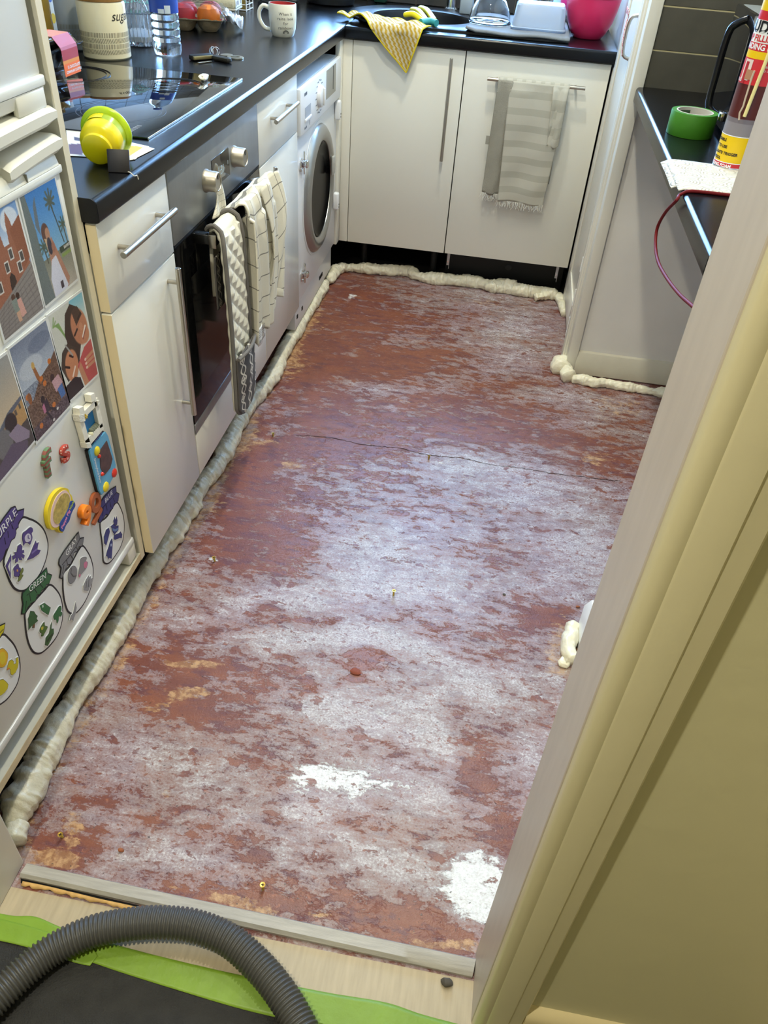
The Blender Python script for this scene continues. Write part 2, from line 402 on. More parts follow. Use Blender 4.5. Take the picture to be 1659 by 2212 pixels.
def build_floor():
    x0, x1, y0, y1, st = -0.66, 1.5, -0.66, 2.66, 0.009
    nx, ny = int((x1-x0)/st), int((y1-y0)/st)
    X, Y = np.meshgrid(np.linspace(x0, x1, nx+1), np.linspace(y0, y1, ny+1))
    P = np.stack([X, Y, np.zeros_like(X)], -1)-CAM
    d = np.maximum(P@FW, .05); PX = IW/2+FPX*(P@RT)/d; PY = IH/2-FPX*(P@UP)/d
    W = np.full(X.shape, .47); O = np.zeros(X.shape); K = np.zeros(X.shape)  # film, ochre and crust maps; film and crust also take in window sheen
    def blob(A, cx, cy, rx, ry, v): A += v*np.exp(-(((PX-cx)/rx)**2+((PY-cy)/ry)**2))
    W += np.clip((PY-1000)/1000, -.35, .35)*.20
    for a in ((740, 720, 120, 120, -.26), (640, 800, 110, 80, -.26), (800, 640, 90, 40, -.15), (880, 780, 120, 40, -.2), (1060, 630, 160, 40, .35), (930, 600, 120, 20, .2), (1130, 770, 90, 20, .25), (900, 880, 120, 14, .25), (1120, 720, 110, 36, .42),
              (900, 745, 90, 14, .3), (880, 650, 120, 15, .15), (1150, 690, 60, 20, .25), (820, 835, 160, 22, .2), (1010, 870, 200, 22, -.28), (1280, 880, 70, 50, .22), (1170, 850, 90, 20, .25),
              (690, 960, 170, 45, -.35), (820, 900, 200, 30, -.12), (1060, 940, 200, 30, -.25), (1010, 1005, 140, 24, .5), (930, 980, 60, 16, .25), (1160, 1060, 120, 45, .38), (1290, 1010, 80, 40, -.3), (1265, 1190, 85, 110, .55),
              (700, 1060, 160, 40, -.12), (540, 1010, 80, 60, -.35), (880, 1055, 160, 40, .15), (620, 1185, 70, 70, -.42), (500, 1150, 60, 90, -.4), (860, 1180, 230, 60, .3), (1000, 1120, 80, 30, -.1), (900, 1255, 280, 30, .3), (740, 1300, 200, 60, .22),
              (540, 1340, 120, 50, .2), (790, 1420, 46, 22, -.75), (770, 1450, 20, 20, -.5), (570, 1310, 34, 16, -.5), (390, 1440, 120, 30, -.45), (400, 1500, 110, 34, -.5), (430, 1545, 110, 20, -.3), (1180, 1330, 60, 30, -.45),
              (820, 1540, 140, 50, .35), (960, 1480, 120, 60, .1), (730, 1700, 130, 60, .4), (930, 1720, 90, 50, .3), (1150, 1640, 50, 80, .25), (1020, 1690, 50, 90, -.4), (1060, 1570, 50, 60, -.2), (640, 1500, 100, 40, -.12), (480, 1480, 50, 14, .25),
              (1090, 1790, 40, 60, -.4), (980, 1820, 70, 50, .2), (850, 1990, 120, 50, -.42), (980, 2030, 80, 40, -.4), (700, 1960, 90, 40, -.1), (1040, 1910, 70, 70, .35), (150, 1830, 70, 40, -.6), (100, 1860, 60, 30, -.3), (370, 1850, 110, 28, .3),
              (250, 1870, 60, 40, .2), (470, 1950, 110, 26, -.5), (560, 1850, 60, 60, -.15), (610, 1850, 20, 50, .35), (300, 1650, 160, 70, .2), (700, 1790, 160, 40, .12), (820, 1870, 70, 40, .2), (580, 1800, 60, 30, -.2), (850, 1640, 20, 20, .1)): blob(W, *a)
    for a in ((420, 1435, 90, 14, .9), (410, 1500, 80, 20, .9), (330, 1530, 60, 14, .7), (160, 1790, 30, 40, 1.0), (120, 1850, 70, 22, 1.0), (530, 1980, 70, 22, 1.0), (480, 1945, 60, 10, .6), (1215, 1410, 40, 70, 1.2), (1010, 2045, 50, 12, .9), (850, 2045, 120, 10, .8),
              (640, 1005, 50, 14, .8), (560, 950, 60, 30, .7), (1290, 990, 60, 30, .7), (1330, 880, 90, 40, .7), (1230, 740, 40, 60, .55), (690, 700, 90, 60, .45), (640, 790, 60, 40, .5), (1040, 655, 60, 10, .7), (360, 1715, 12, 12, 1.1), (180, 1380, 20, 20, .3), (880, 870, 60, 10, .5), (480, 1100, 60, 60, .4)): blob(O, *a)
    O += np.exp(-((X+.03)/.035)**2)*.75*(Y > -.6)
    O += np.exp(-((Y+.61)/.012)**2)*.45
    for a in ((690, 1680, 95, 36, 1.0), (840, 1700, 120, 36, .6), (1035, 1890, 60, 60, 1.1), (1055, 1960, 50, 50, 1.0), (1000, 1930, 60, 34, .9), (880, 1880, 110, 30, .5), (610, 1850, 14, 40, .45), (1130, 720, 80, 18, .35), (990, 1000, 110, 14, .35), (1160, 1060, 80, 25, .25), (1260, 1180, 60, 70, .35), (820, 1535, 110, 26, .4), (760, 640, 12, 8, .9), (460, 1208, 14, 9, 1.1), (500, 1480, 40, 14, .35), (600, 1965, 24, 14, .4), (700, 1985, 40, 8, .3)): blob(K, *a)
    def arc(A, pts, wd, v):
        D = np.full(X.shape, 1e9)
        for (ax, ay), (bx, by) in zip(pts, pts[1:]):
            vx, vy = bx-ax, by-ay; t = np.clip(((PX-ax)*vx+(PY-ay)*vy)/(vx*vx+vy*vy), 0, 1)
            D = np.minimum(D, np.hypot(PX-ax-t*vx, PY-ay-t*vy))
        A += v*np.exp(-(D/wd)**2)
    arc(W, [(560, 1390), (760, 1370), (900, 1400), (1010, 1460), (1070, 1520)], 24, .55)
    arc(W, [(480, 1310), (700, 1270), (900, 1275)], 18, .45)
    arc(W, [(680, 1525), (820, 1530), (930, 1580), (970, 1640)], 26, .6)
    arc(W, [(380, 1380), (560, 1340), (720, 1350)], 16, -.35)
    arc(W, [(640, 1745), (720, 1800), (860, 1880), (980, 1900)], 20, .5)
    arc(W, [(1090, 1450), (1130, 1480), (1140, 1530)], 12, .2)
    V = np.stack([X, Y, np.zeros_like(X)], -1).reshape(-1, 3)
    idx = np.arange((nx+1)*(ny+1)).reshape(ny+1, nx+1)
    F = np.stack([idx[:-1, :-1], idx[:-1, 1:], idx[1:, 1:], idx[1:, :-1]], -1).reshape(-1, 4)
    me = bpy.data.meshes.new('floor')
    me.vertices.add(len(V)); me.vertices.foreach_set('co', V.ravel())
    me.loops.add(F.size); me.loops.foreach_set('vertex_index', F.ravel().astype(np.int32))
    me.polygons.add(len(F)); me.polygons.foreach_set('loop_start', np.arange(0, F.size, 4, dtype=np.int32))
    me.update(calc_edges=True)
    ca = me.color_attributes.new('Col', 'FLOAT_COLOR', 'POINT')
    C4 = np.stack([np.clip(W, 0, 1), np.clip(O, 0, 1), np.clip(K, 0, 1), np.ones_like(W)], -1).reshape(-1)
    ca.data.foreach_set('color', C4.astype(np.float32))
    me.materials.append(floor_material())
    o = bpy.data.objects.new('floor', me); COL.objects.link(o); o['kind'] = 'structure'
    o['label'] = 'stripped red floor with chalky white residue and scrape marks'
    ORIG[o] = Vector((0, 0, 0))
    return o
floor = build_floor()
# slab under the floor
struct('floor_slab', B(-0.75, 1.6, -0.66, 2.76, -0.08, -0.002), M_dark)
# dark sheets under the units; the shade there is put into their colour
struct('floor_shade', B(-.58, .96, 2.035, 2.5, -.001, .0015), M_dark)
struct('floor_shade_side', B(-.58, -.085, -.6, 2.035, -.001, .0015), mat('dirty_shaded_screed', S(58, 48, 40), .9, var=.4, vscale=20))  # brown dirt with the shade under the units mixed into its colour
# the hairline joint across the floor
ck = NB(); pts = resample([at(x, y, 'z', 0.0) for x, y in ((640, 940), (720, 947), (790, 962), (860, 968), (930, 984), (1000, 990), (1060, 1004), (1130, 1012), (1200, 1024), (1290, 1034), (1340, 1040))], 0.008)
R = random.Random(3); prev = None
for i, p in enumerate(pts):
    j = R.uniform(-.003, .003); wd = R.uniform(.0004, .0016)
    a = ck.verts.new((p.x, p.y+j-wd, .0007)); c = ck.verts.new((p.x, p.y+j+wd, .0007))
    if prev: ck.faces.new((prev[0], a, c, prev[1]))
    prev = (a, c)
obj('crack', ck, mat('crack_dark', S(48, 30, 26), .9), floor, smooth=False)

# walls of the kitchen
def wall_with_hole():
    bm = NB(); x0, x1, z0, z1 = WIN
    box(bm, -0.76, x0, YB, YB+.1, 0, 2.4); box(bm, x1, 1.0, YB, YB+.1, 0, 2.4)
    box(bm, x0, x1, YB, YB+.1, 0, z0); box(bm, x0, x1, YB, YB+.1, z1, 2.4)
    return bm
wall_back = struct('wall_back', wall_with_hole(), M_wallg)
wall_left = struct('wall_left', B(XW-.1, XW, YW, YB+.1, 0, 2.4), M_wallg)
wall_return = struct('wall_return', B(0.975, 1.6, 1.369, 1.45, 0, 2.4), M_wallg)
struct('wall_cupboard_side', B(0.965, 1.06, 1.45, YB, 0, 2.4), M_paintw)
wall_right = struct('wall_right', B(1.5, 1.6, -0.615, 1.369, 0, 2.4), M_wallg)
struct('wall_stub', B(0.985, 1.5, -0.615, 0.08, 0, 2.4), M_wallg)
struct('ceiling', B(-0.76, 1.6, YW, YB+.1, 2.4, 2.46), M_ceil)
struct('ceiling_hall', B(-1.2, 1.9, -2.9, YW, 2.4, 2.46), M_ceil)
# tiles: each a piece of its own
def tiles(parent, first, spots, plane):
    for k, (a, z) in enumerate(spots):
        o = first if k == 0 else first.copy()
        if k: COL.objects.link(o)
        o.location = Vector((plane, a, z))-ORIG[parent] if parent is wall_left else Vector((a, plane, z))-ORIG[parent]
        o.parent = parent
def tile_proto(parent, L, H, m, axis):
    bm = NB()
    if axis == 'y': box(bm, 0, L-.003, -.007, .002, 0, H-.003, .0012, 1)
    else: box(bm, -.002, .007, 0, L-.003, 0, H-.003, .0012, 1)
    me = bpy.data.meshes.new('tile'); bm.to_mesh(me); bm.free(); me.materials.append(m)
    o = bpy.data.objects.new('tile', me); COL.objects.link(o); ORIG[o] = Vector(); return o
struct('tile_bed', B(0.977, 1.5, 1.3602, 1.369, .894, 1.81), M_grout, wall_return)
tiles(wall_return, tile_proto(wall_return, .45, .1015, M_tile, 'y'), [(.977+.45*i, .8955+.1015*j) for j in range(9) for i in range(1)], 1.366)
struct('tile_bed', B(XW, XW+.003, 0, YB, .906, 1.42), M_grout, wall_left)
tiles(wall_left, tile_proto(wall_left, .204, .1015, M_tileb, 'x'), [(.0+.204*i, .908+.1015*j) for j in range(5) for i in range(13)], XW+.003)
struct('tile_bed', B(XW, 0.965, YB-.003, YB, .906, 1.0), mat('grey_grout', S(120, 116, 106), .9), wall_back)
tiles(wall_back, tile_proto(wall_back, .204, .0905, M_tileb, 'y'), [(-.653+.204*i, .908+.0905*j) for j in range(1) for i in range(8) if -.653+.204*(i+1) < 1.0], YB-.003)

# window over the sink
wn = struct('window_1', NB() if False else B(WIN[0], WIN[1], YB-.01, YB+.08, WIN[2]-.03, WIN[2]), M_appl, label='white window over the kitchen sink')
fr = NB(); x0, x1, z0, z1 = WIN
for a in ((x0, x0+.05, z0, z1), (x1-.05, x1, z0, z1), ((x0+x1)/2-.03, (x0+x1)/2+.03, z0, z1), (x0, x1, z0, z0+.05), (x0, x1, z1-.05, z1)): box(fr, a[0], a[1], YB+.03, YB+.08, a[2], a[3], .004)
obj('window_frame', fr, M_appl, wn)
gm = bpy.data.materials.new('window_glass'); gm.use_nodes = True; nt = gm.node_tree
tr = nt.nodes.new('ShaderNodeBsdfTransparent'); gl = nt.nodes.new('ShaderNodeBsdfGlossy'); gl.inputs['Roughness'].default_value = .02
fz = nt.nodes.new('ShaderNodeFresnel'); fz.inputs[0].default_value = 1.3; mx = nt.nodes.new('ShaderNodeMixShader')
nt.links.new(fz.outputs[0], mx.inputs[0]); nt.links.new(tr.outputs[0], mx.inputs[1]); nt.links.new(gl.outputs[0], mx.inputs[2]); nt.links.new(mx.outputs[0], nt.nodes['Material Output'].inputs[0])
for a, c in ((x0+.05, (x0+x1)/2-.03), ((x0+x1)/2+.03, x1-.05)): obj('pane', B(a-.005, c+.005, YB+.05, YB+.054, z0+.045, z1-.045), gm, wn, smooth=False)

# hall: floor, doorway wall, linings, architrave
M_lam = mat('oak_laminate', S(178, 164, 136), 0.4, var=0.12, vscale=14, aniso=(9, 1, 1), bump=0.04, bscale=120)
struct('floor_hall', B(-1.2, 1.9, -2.9, -0.66, -.08, 0.0), M_lam, label='pale oak laminate in front of the threshold')
struct('wall_doorway_right', B(0.795, 1.9, YW, -0.615, 0, 2.4), M_hallw)
struct('wall_doorway_left', B(-1.2, -0.02, YW, -0.615, 0, 2.4), M_hallw)
struct('wall_doorway_head', B(-0.02, 0.795, YW, -0.615, 2.02, 2.4), M_hallw)
struct('wall_hall_back', B(-1.2, 1.9, -2.9, -2.8, 0, 2.4), M_hallw)
struct('wall_hall_left', B(-1.2, -1.1, -2.8, YW, 0, 2.4), M_hallw)
struct('wall_hall_right', B(1.8, 1.9, -2.8, YW, 0, 2.4), M_hallw)
dl = NB(); box(dl, 0.771, 0.796, YW-.002, -0.618, 0, 2.0, .002)
struct('trim_1', dl, M_lining, label='worn painted door lining on the right of the doorway')
dl = NB(); box(dl, -0.021, 0.004, YW-.002, -0.618, 0, 2.0, .002)
struct('trim_2', dl, mat('lining_left', S(214, 208, 190), .4), label='painted door lining beside the fridge')
dl = NB(); box(dl, -.02, .795, YW-.002, -.618, 2.0, 2.022)
struct('trim_3', dl, M_lining)
def architrave(xa, xb, flip=False):
    # moulded section: rounded bead at the opening, flat, then a shallow slope outwards
    pr = [(0, 0), (0, .010), (.003, .0145), (.008, .016), (.012, .0165), (.016, .0155), (.018, .017), (.044, .0175), (.046, .0155), (.0625, .0145), (.065, .012), (.065, 0)]
    b = NB(); s = (xb-xa)/.065
    prism(b, [(u, v) for u, v in pr], lambda u, v, t: Vector((xa+u*s, YW-v, t)), 0, 2.06)
    return b
struct('trim_4', architrave(0.7725, 0.8375), M_arch, label='cream moulded architrave on the right of the doorway', smooth=True)
struct('trim_5', architrave(-0.0015, -0.066), M_arch, smooth=True)
sk = NB(); prism(sk, [(0, 0), (.016, 0), (.016, .085), (.012, .098), (.004, .105), (0, .107)], lambda u, v, t: Vector((t, YW-u, v)), 0.8375, 1.8)
struct('baseboard_hall', sk, mat('skirting_cream', S(226, 210, 166), .35), smooth=True)

# threshold strip: grey-washed wood, worn
th = NB()
A = [at(60, 1862, 'z', .012), at(1029, 2068, 'z', .012), at(1021, 2108, 'z', .010), at(40, 1892, 'z', .010)]
ends = [A[0], A[1], A[2], A[3]]
pr = [(0.0, 0.0), (0.0, .007), (.12, .012), (.8, .011), (1.0, .006), (1.0, 0.0)]
NN = 60; ring = []
for i in range(NN+1):
    t = i/NN; bk = ends[0].lerp(ends[1], t); ft = ends[3].lerp(ends[2], t)
    ring.append([th.verts.new((bk.x+(ft.x-bk.x)*u, bk.y+(ft.y-bk.y)*u, v)) for u, v in pr])
for a, c in zip(ring, ring[1:]):
    for k in range(len(pr)): th.faces.new((a[k], c[k], c[(k+1) % len(pr)], a[(k+1) % len(pr)]))
th.faces.new(ring[0]); th.faces.new(ring[-1]); bmesh.ops.recalc_face_normals(th, faces=th.faces)
struct('trim_6', th, mat('grey_wood_strip', S(172, 169, 161), .33, var=.18, vscale=14, aniso=(1.2, 14, 1), bump=.12, bscale=60), smooth=True, label='grey worn wooden threshold strip across the doorway')
# torn underlay edge in front of it
ue = NB(); top = resample([at(x, y, 'z', .003) for x, y in ((50, 1904), (110, 1916), (200, 1938), (290, 1958), (380, 1980))], .006)
R = random.Random(5); pv = None
for i, p in enumerate(top):
    h = .006+R.uniform(-.002, .002); a = ue.verts.new((p.x, p.y, .0032)); c = ue.verts.new((p.x, p.y-h, .0008+R.uniform(0, .001)))
    if pv: ue.faces.new((pv[0], a, c, pv[1]))
    pv = (a, c)
o = obj('underlay_edge', ue, mat('torn_underlay', S(206, 166, 104), .9, var=.2, vscale=80), None); solidify(o, .002, -1)
put(o, 'torn brown underlay edge along the threshold strip', 'underlay')
gp = NB(); prism(gp, [(p.x, p.y) for p in [at(45, 1898, 'z', 0), at(300, 1956, 'z', 0), at(300, 1962, 'z', 0), at(110, 1925, 'z', 0), at(45, 1908, 'z', 0)]], lambda u, v, t: Vector((u, v, t)), .0002, .0009)
struct('trim_7', gp, M_dark, label='dark gap under the threshold strip')

# skirting on the return wall and at the stub wall
sk = NB(); prism(sk, [(0, 0.004), (.018, .004), (.018, .062), (.010, .083), (0, .086)], lambda u, v, t: Vector((t, 1.369-u, v)), .962, 1.5)
struct('baseboard_right', sk, mat('skirting_grey', S(214, 208, 188), .4, bump=.2, bscale=30, var=.05, vscale=20), smooth=True, label='grey painted skirting at the foot of the return wall')
sk = NB(); prism(sk, [(0, 0.003), (.034, .003), (.034, .080), (.022, .100), (0, .102)], lambda u, v, t: Vector((.987-u, t, v)), -.60, .125)
struct('baseboard_stub', sk, M_appl, smooth=True, label='white skirting end beside the doorway')

# cupboard door in the right wall, seen edge on
d1 = struct('door_1', B(.944, .966, 1.47, 1.90, .06, 2.0, .003), M_paintw, smooth=True, label='white painted cupboard door in the right wall')
pn = NB(); box(pn, .938, .945, 1.49, 1.54, .08, 1.98, .003); box(pn, .938, .945, 1.83, 1.88, .08, 1.98, .003); box(pn, .938, .945, 1.54, 1.83, .08, .18, .003); box(pn, .938, .945, 1.54, 1.83, 1.10, 1.20, .003)
obj('raised_rail', pn, M_paintw, d1)
hd = NB(); tube(hd, [(.944, 1.53, 1.055), (.925, 1.53, 1.05), (.918, 1.53, 1.035), (.916, 1.53, 1.0), (.918, 1.53, .965), (.925, 1.53, .95), (.944, 1.53, .945)], .0045, 10, .004, rfn=lambda s, a, t: 1+.5*abs(2*t-1)**6)
obj('handle', hd, M_steel, d1)
fr = NB(); box(fr, .942, .976, 1.350, 1.402, 0.0, 2.06, .004)
struct('trim_8', fr, M_paintw, smooth=True, label='white corner board beside the grey wall')
fr = NB(); box(fr, .936, .97, 1.402, 1.468, 0.0, 2.06, .006); box(fr, .930, .945, 1.41, 1.425, 0, 2.06, .003); box(fr, .930, .945, 1.44, 1.455, 0, 2.06, .003)
struct('trim_9', fr, M_paintw, smooth=True, label='moulded frame of the right wall cupboard')
fr = NB(); box(fr, .942, .97, 1.902, 1.955, 0.0, .86, .006)
struct('trim_10', fr, M_paintw, smooth=True)
# worn lighter slivers of paint on the frame
for z0, z1, yy in ((.33, .38, 1.46), (.21, .27, 1.455), (.10, .17, 1.45)):
    struct('trim_11' if z0 > .3 else 'trim_12' if z0 > .2 else 'trim_13', B(.9285, .931, yy-.014, yy-.006, z0, z1, .0005, 1), M_inkw)
# gingham ribbon on the cupboard handle
rb = NB()
def rib(pts, wd):
    P = resample(pts, .006); pv = None
    for i, p in enumerate(P):
        a = rb.verts.new((p.x, p.y-wd/2, p.z)); c = rb.verts.new((p.x, p.y+wd/2, p.z))
        if pv: rb.faces.new((pv[0], a, c, pv[1]))
        pv = (a, c)
rib([(.912, 1.53, 1.05), (.908, 1.525, 1.02), (.910, 1.515, .98), (.914, 1.50, .955)], .018)
rib([(.912, 1.53, 1.05), (.909, 1.54, 1.03), (.911, 1.55, 1.00)], .018)
for s in (-1, 1): rib([(.911, 1.53, 1.05), (.904, 1.53+s*.012, 1.066), (.906, 1.53+s*.028, 1.07), (.907, 1.53+s*.03, 1.055), (.911, 1.53, 1.05)], .014)
def gingham():
    m = bpy.data.materials.new('red_gingham'); m.use_nodes = True; nt = m.node_tree
    ck = nt.nodes.new('ShaderNodeTexChecker'); ck.inputs['Scale'].default_value = 260
    ck.inputs['Color1'].default_value = (*S(196, 42, 44), 1); ck.inputs['Color2'].default_value = (*S(238, 222, 214), 1)
    tc = nt.nodes.new('ShaderNodeTexCoord'); nt.links.new(tc.outputs['Object'], ck.inputs[0]); nt.links.new(ck.outputs[0], nt.nodes['Principled BSDF'].inputs['Base Color']); nt.nodes['Principled BSDF'].inputs['Roughness'].default_value = .8
    return m
o = solo('ribbon', rb, gingham(), 'red gingham ribbon tied to the cupboard handle', 'ribbon'); solidify(o, .0012)

# ceiling lamps (their own light stays with them)
def lamp(x, y, watts, z=2.4, label=''):
    t = thing('ceiling_spotlight', label, 'ceiling light', (x, y, z-.006), 'ceiling spotlights')
    rg = NB(); lathe(rg, [(.034, 0), (.046, -.002), (.050, .002), (.050, .006), (.034, .006), (.034, 0)], (x, y, z-.006), 32); obj('trim_ring', rg, M_chrome, t)
    e = NB(); lathe(e, [(0, .002), (.034, .002), (.034, .004), (0, .004)], (x, y, z-.006), 24); obj('bulb_face', e, mat('lamp_glow', LAMP_COL, emit=6), t)
    ld = bpy.data.lights.new('bulb_light', 'AREA'); ld.shape = 'DISK'; ld.size = .07; ld.energy = watts; ld.color = LAMP_COL; ld.spread = math.radians(170)
    lo = bpy.data.objects.new('bulb_light', ld); COL.objects.link(lo); lo.parent = t; lo.location = (0, 0, -.004)
for q, lab in zip(LAMPS, ('recessed kitchen spotlight nearest the fridge', 'recessed kitchen spotlight in front of the oven', 'recessed kitchen spotlight near the sink')): lamp(*q, label=lab)
lamp(HALL_LAMP[0], HALL_LAMP[1], HALL_LAMP[2], label='recessed hall spotlight outside the doorway')
# ================================================================== UNITS AND APPLIANCES
ZB, ZT, ZD = 0.15, 0.8645, 0.7105
def bar_handle_y(bm, y0, y1, z, x=0.024, r=.0058):          # bar along y on the left run
    lathe(bm, [(0, 0), (r-.0006, 0), (r, .0006), (r, y1-y0-.0006), (r-.0006, y1-y0), (0, y1-y0)], (x, y0, z), 16, 'y')
    for yy in (y0+.035, y1-.035): cyl(bm, (-.001, yy, z), .0045, x, 'x', 12)
def bar_handle_z(bm, z0, z1, y, x=0.024, r=.0058):
    lathe(bm, [(0, 0), (r-.0006, 0), (r, .0006), (r, z1-z0-.0006), (r-.0006, z1-z0), (0, z1-z0)], (x, y, z0), 16, 'z')
    for zz in (z0+.03, z1-.03): cyl(bm, (-.001, y, zz), .0045, x, 'x', 12)
def drawer_cabinet(name, label, y0, y1, hy, dh):
    t = thing(name, label, 'cabinet', (-.3, (y0+y1)/2, 0))
    c = NB(); g = .0015
    box(c, -.58, -.0195, y0+g, y0+.0165, ZB, ZT); box(c, -.58, -.0195, y1-.0165, y1-g, ZB, ZT); box(c, -.58, -.0195, y0+g, y1-g, ZB, ZB+.016); box(c, -.58, -.56, y0+g, y1-g, ZB, ZT); box(c, -.58, -.0195, y0+g, y1-g, ZT-.05, ZT)
    obj('carcass', c, M_carc, t, smooth=False)
    dr = obj('drawer_front', B(-.019, 0, y0+g, y1-g, ZD+.0015, ZT, .0015), M_white, t)
    d = obj('door', B(-.019, 0, y0+g, y1-g, ZB, ZD-.0015, .0015), M_white, t)
    for par, z0, z1 in ((dr, ZD+.003, ZT-.002), (d, ZB+.002, ZD-.003)): obj('edge_band', B(-.0185, -.0008, y0+g-.0006, y0+g+.001, z0, z1), M_edge, par, smooth=False)
    h = NB(); bar_handle_y(h, dh[0], dh[1], .806); obj('handle', h, M_steel, dr, label='brushed steel bar handle')
    h = NB(); bar_handle_z(h, .36, .70, hy); obj('handle', h, M_steel, d, label='brushed steel bar handle')
    for xx in (-.135, -.5):
        for yy in (y0+.05, y1-.05):
            l = NB(); lathe(l, [(0, 0), (.024, 0), (.024, .008), (.014, .014), (.014, .13), (.025, .135), (.025, .15), (0, .15)], (xx, yy, 0), 16); obj('foot', l, M_black, t)
    return t
drawer_cabinet('drawer_cabinet', 'narrow white gloss drawer and cupboard unit between fridge and oven', 0.0, .2944, .246, (.030, .265))
drawer_cabinet('drawer_cabinet', 'white gloss drawer and cupboard unit between oven and washing machine', .8914, 1.29, .957, (.975, 1.205))

# oven in its housing
t = thing('oven_housing', 'white gloss housing panel under the built-in oven', 'cabinet', (-.3, .593, 0))
obj('panel', B(-.019, 0, .296, .8895, ZB, .2665, .0015), M_white, t)
c = NB(); box(c, -.58, -.0195, .296, .312, ZB, ZT); box(c, -.58, -.0195, .8735, .8895, ZB, ZT); box(c, -.58, -.0195, .296, .8895, ZB, ZB+.016)
obj('carcass', c, M_carc, t, smooth=False)
for xx in (-.1, -.5):
    for yy in (.35, .84):
        l = NB(); lathe(l, [(0, 0), (.024, 0), (.024, .008), (.014, .014), (.014, .13), (.025, .135), (.025, .15), (0, .15)], (xx, yy, 0), 16); obj('foot', l, M_black, t)
ov = thing('oven', 'built-in electric oven with steel fascia and black glass door', 'oven', (-.25, .593, .27))
obj('cavity', B(-.54, -.021, .315, .871, .275, .858), M_black, ov, smooth=False)
M_fas = mat('oven_fascia_steel', S(142, 144, 143), .38, 0.5, var=.12, vscale=26, aniso=(1, 1, .15))
fa = obj('fascia', B(-.02, .001, .2965, .889, .722, .8635, .002), M_fas, ov)
for yy in (.497, .690):
    k = NB(); lathe(k, [(0, 0), (.0235, 0), (.0235, .003), (.0215, .006), (.0205, .026), (.019, .029), (.017, .029), (.0165, .0275), (0, .0275)], (.001, yy, .792), 40, 'x'); kn = obj('knob', k, mat('knob_champagne', S(168, 162, 150), .35, .8), fa)
    obj('pointer', B(.0288, .0298, yy-.001, yy+.001, .798, .809), M_black, kn, smooth=False)
ds = obj('display', B(.001, .0022, .538, .654, .762, .822, .0008, 1), M_glassd, fa)
dg = text('1:51', .026, lambda u, v, d: Vector((.0024+d, .572+u, .779+v)), .0001); obj('digits', dg, mat('digit_glow', S(150, 170, 175), emit=.35), ds, smooth=False)
for yy in (.549, .642): obj('symbol', B(.0022, .0026, yy-.003, yy+.003, .788, .796, .0005, 1), mat('symbol_grey', S(120, 126, 128)), ds)
dr = obj('door', B(-.02, .001, .298, .888, .296, .716, .002), M_oveng, ov)
obj('inner_window', B(.0011, .0014, .36, .826, .36, .63), mat('inner_window', S(14, 14, 15), .12, spec=.2), dr, smooth=False)
obj('bottom_trim', B(-.02, .0015, .2965, .889, .2695, .2955, .0015), M_fas, dr)
h = NB(); box(h, .038, .050, .392, .794, .690, .714, .002)
for yy in (.41, .776): box(h, -.001, .04, yy-.012, yy+.012, .692, .712, .002)
obj('handle', h, mat('oven_handle', S(60, 60, 60), .25, .9), dr)
for yy in (.392, .7915): obj('handle_cap', B(.036, .052, yy-.001, yy+.0035, .688, .716, .001), M_steel, dr)
obj('top_edge', B(-.02, .0, .298, .888, .7165, .7215), M_black, ov, smooth=False)

# washing machine
wm = thing('washing_machine', 'white integrated washing machine with grey porthole beside the oven units', 'washing machine', (-.28, 1.595, 0))
WF = -.006; WY0, WY1 = 1.298, 1.889
body = B(-.56, WF, WY0, WY1, .155, .822, .006); bo = obj('body', body, M_appl, wm)
obj('kick_panel', B(-.10, WF-.012, WY0+.003, WY1-.003, .052, .156, .003), M_appl, wm)
for yy in (1.33, 1.40, 1.68, 1.70, 1.72): obj('slot', B(WF-.013, WF-.0105, yy-.008, yy+.008, .085, .10, .001, 1), M_dark, wm)
for yy in (1.34, 1.85):
    for xx in (-.115, -.5): obj('foot', cyl(NB(), (xx, yy, 0), .02, .056, 'z', 14), M_black, wm)
cp = obj('control_panel', B(WF-.002, WF+.014, WY0+.004, WY1-.006, .692, .821, .005), M_appl, wm)
mk = WF+.0142
# detergent drawer recess
rc = NB(); prism(rc, [(1.352, .729), (1.352, .762), (1.425, .762), (1.425, .729)], lambda u, v, d: Vector((mk+d, u, v)), 0, .0004)
obj('drawer_recess', rc, mat('recess_grey', S(168, 172, 176), .5), cp, smooth=False)
obj('drawer_lip', B(mk-.002, mk+.004, 1.35, 1.427, .722, .731, .002), M_appl, cp)
dl = NB(); lathe(dl, [(0, 0), (.032, 0), (.031, .010), (.026, .013), (0, .013)], (mk, 1.545, .758), 36, 'x'); di = obj('dial', dl, M_appl, cp)
obj('dial_grip', B(mk+.012, mk+.020, 1.540, 1.550, .732, .784, .004), M_appl, di)
tk = NB()
for k in range(16):
    a = 2*math.pi*k/16; yy, zz = 1.545+.047*math.cos(a), .758+.047*math.sin(a)
    box(tk, mk, mk+.0004, yy-.008, yy+.008, zz-.0018, zz+.0012)
put(obj('programme_marks', tk, mat('mark_grey', S(120, 126, 132)), cp, smooth=False), kind='stuff')
tk = NB(); box(tk, mk, mk+.0004, 1.345, 1.378, .795, .803); box(tk, mk, mk+.0004, 1.345, 1.36, .703, .709); box(tk, mk, mk+.0004, 1.366, 1.374, .703, .709); box(tk, mk, mk+.0004, 1.412, 1.415, .703, .716)
put(obj('printed_marks', tk, mat('mark_dark', S(96, 104, 112)), cp, smooth=False), kind='stuff')
sc = obj('display_panel', B(mk-.001, mk+.0008, 1.645, 1.79, .728, .814, .0006, 1), mat('panel_taupe', S(150, 146, 132), .35), cp)
obj('display_gap', B(mk+.0008, mk+.0012, 1.745, 1.752, .742, .812), M_black, sc, smooth=False)
CY, CZ = 1.585, .455
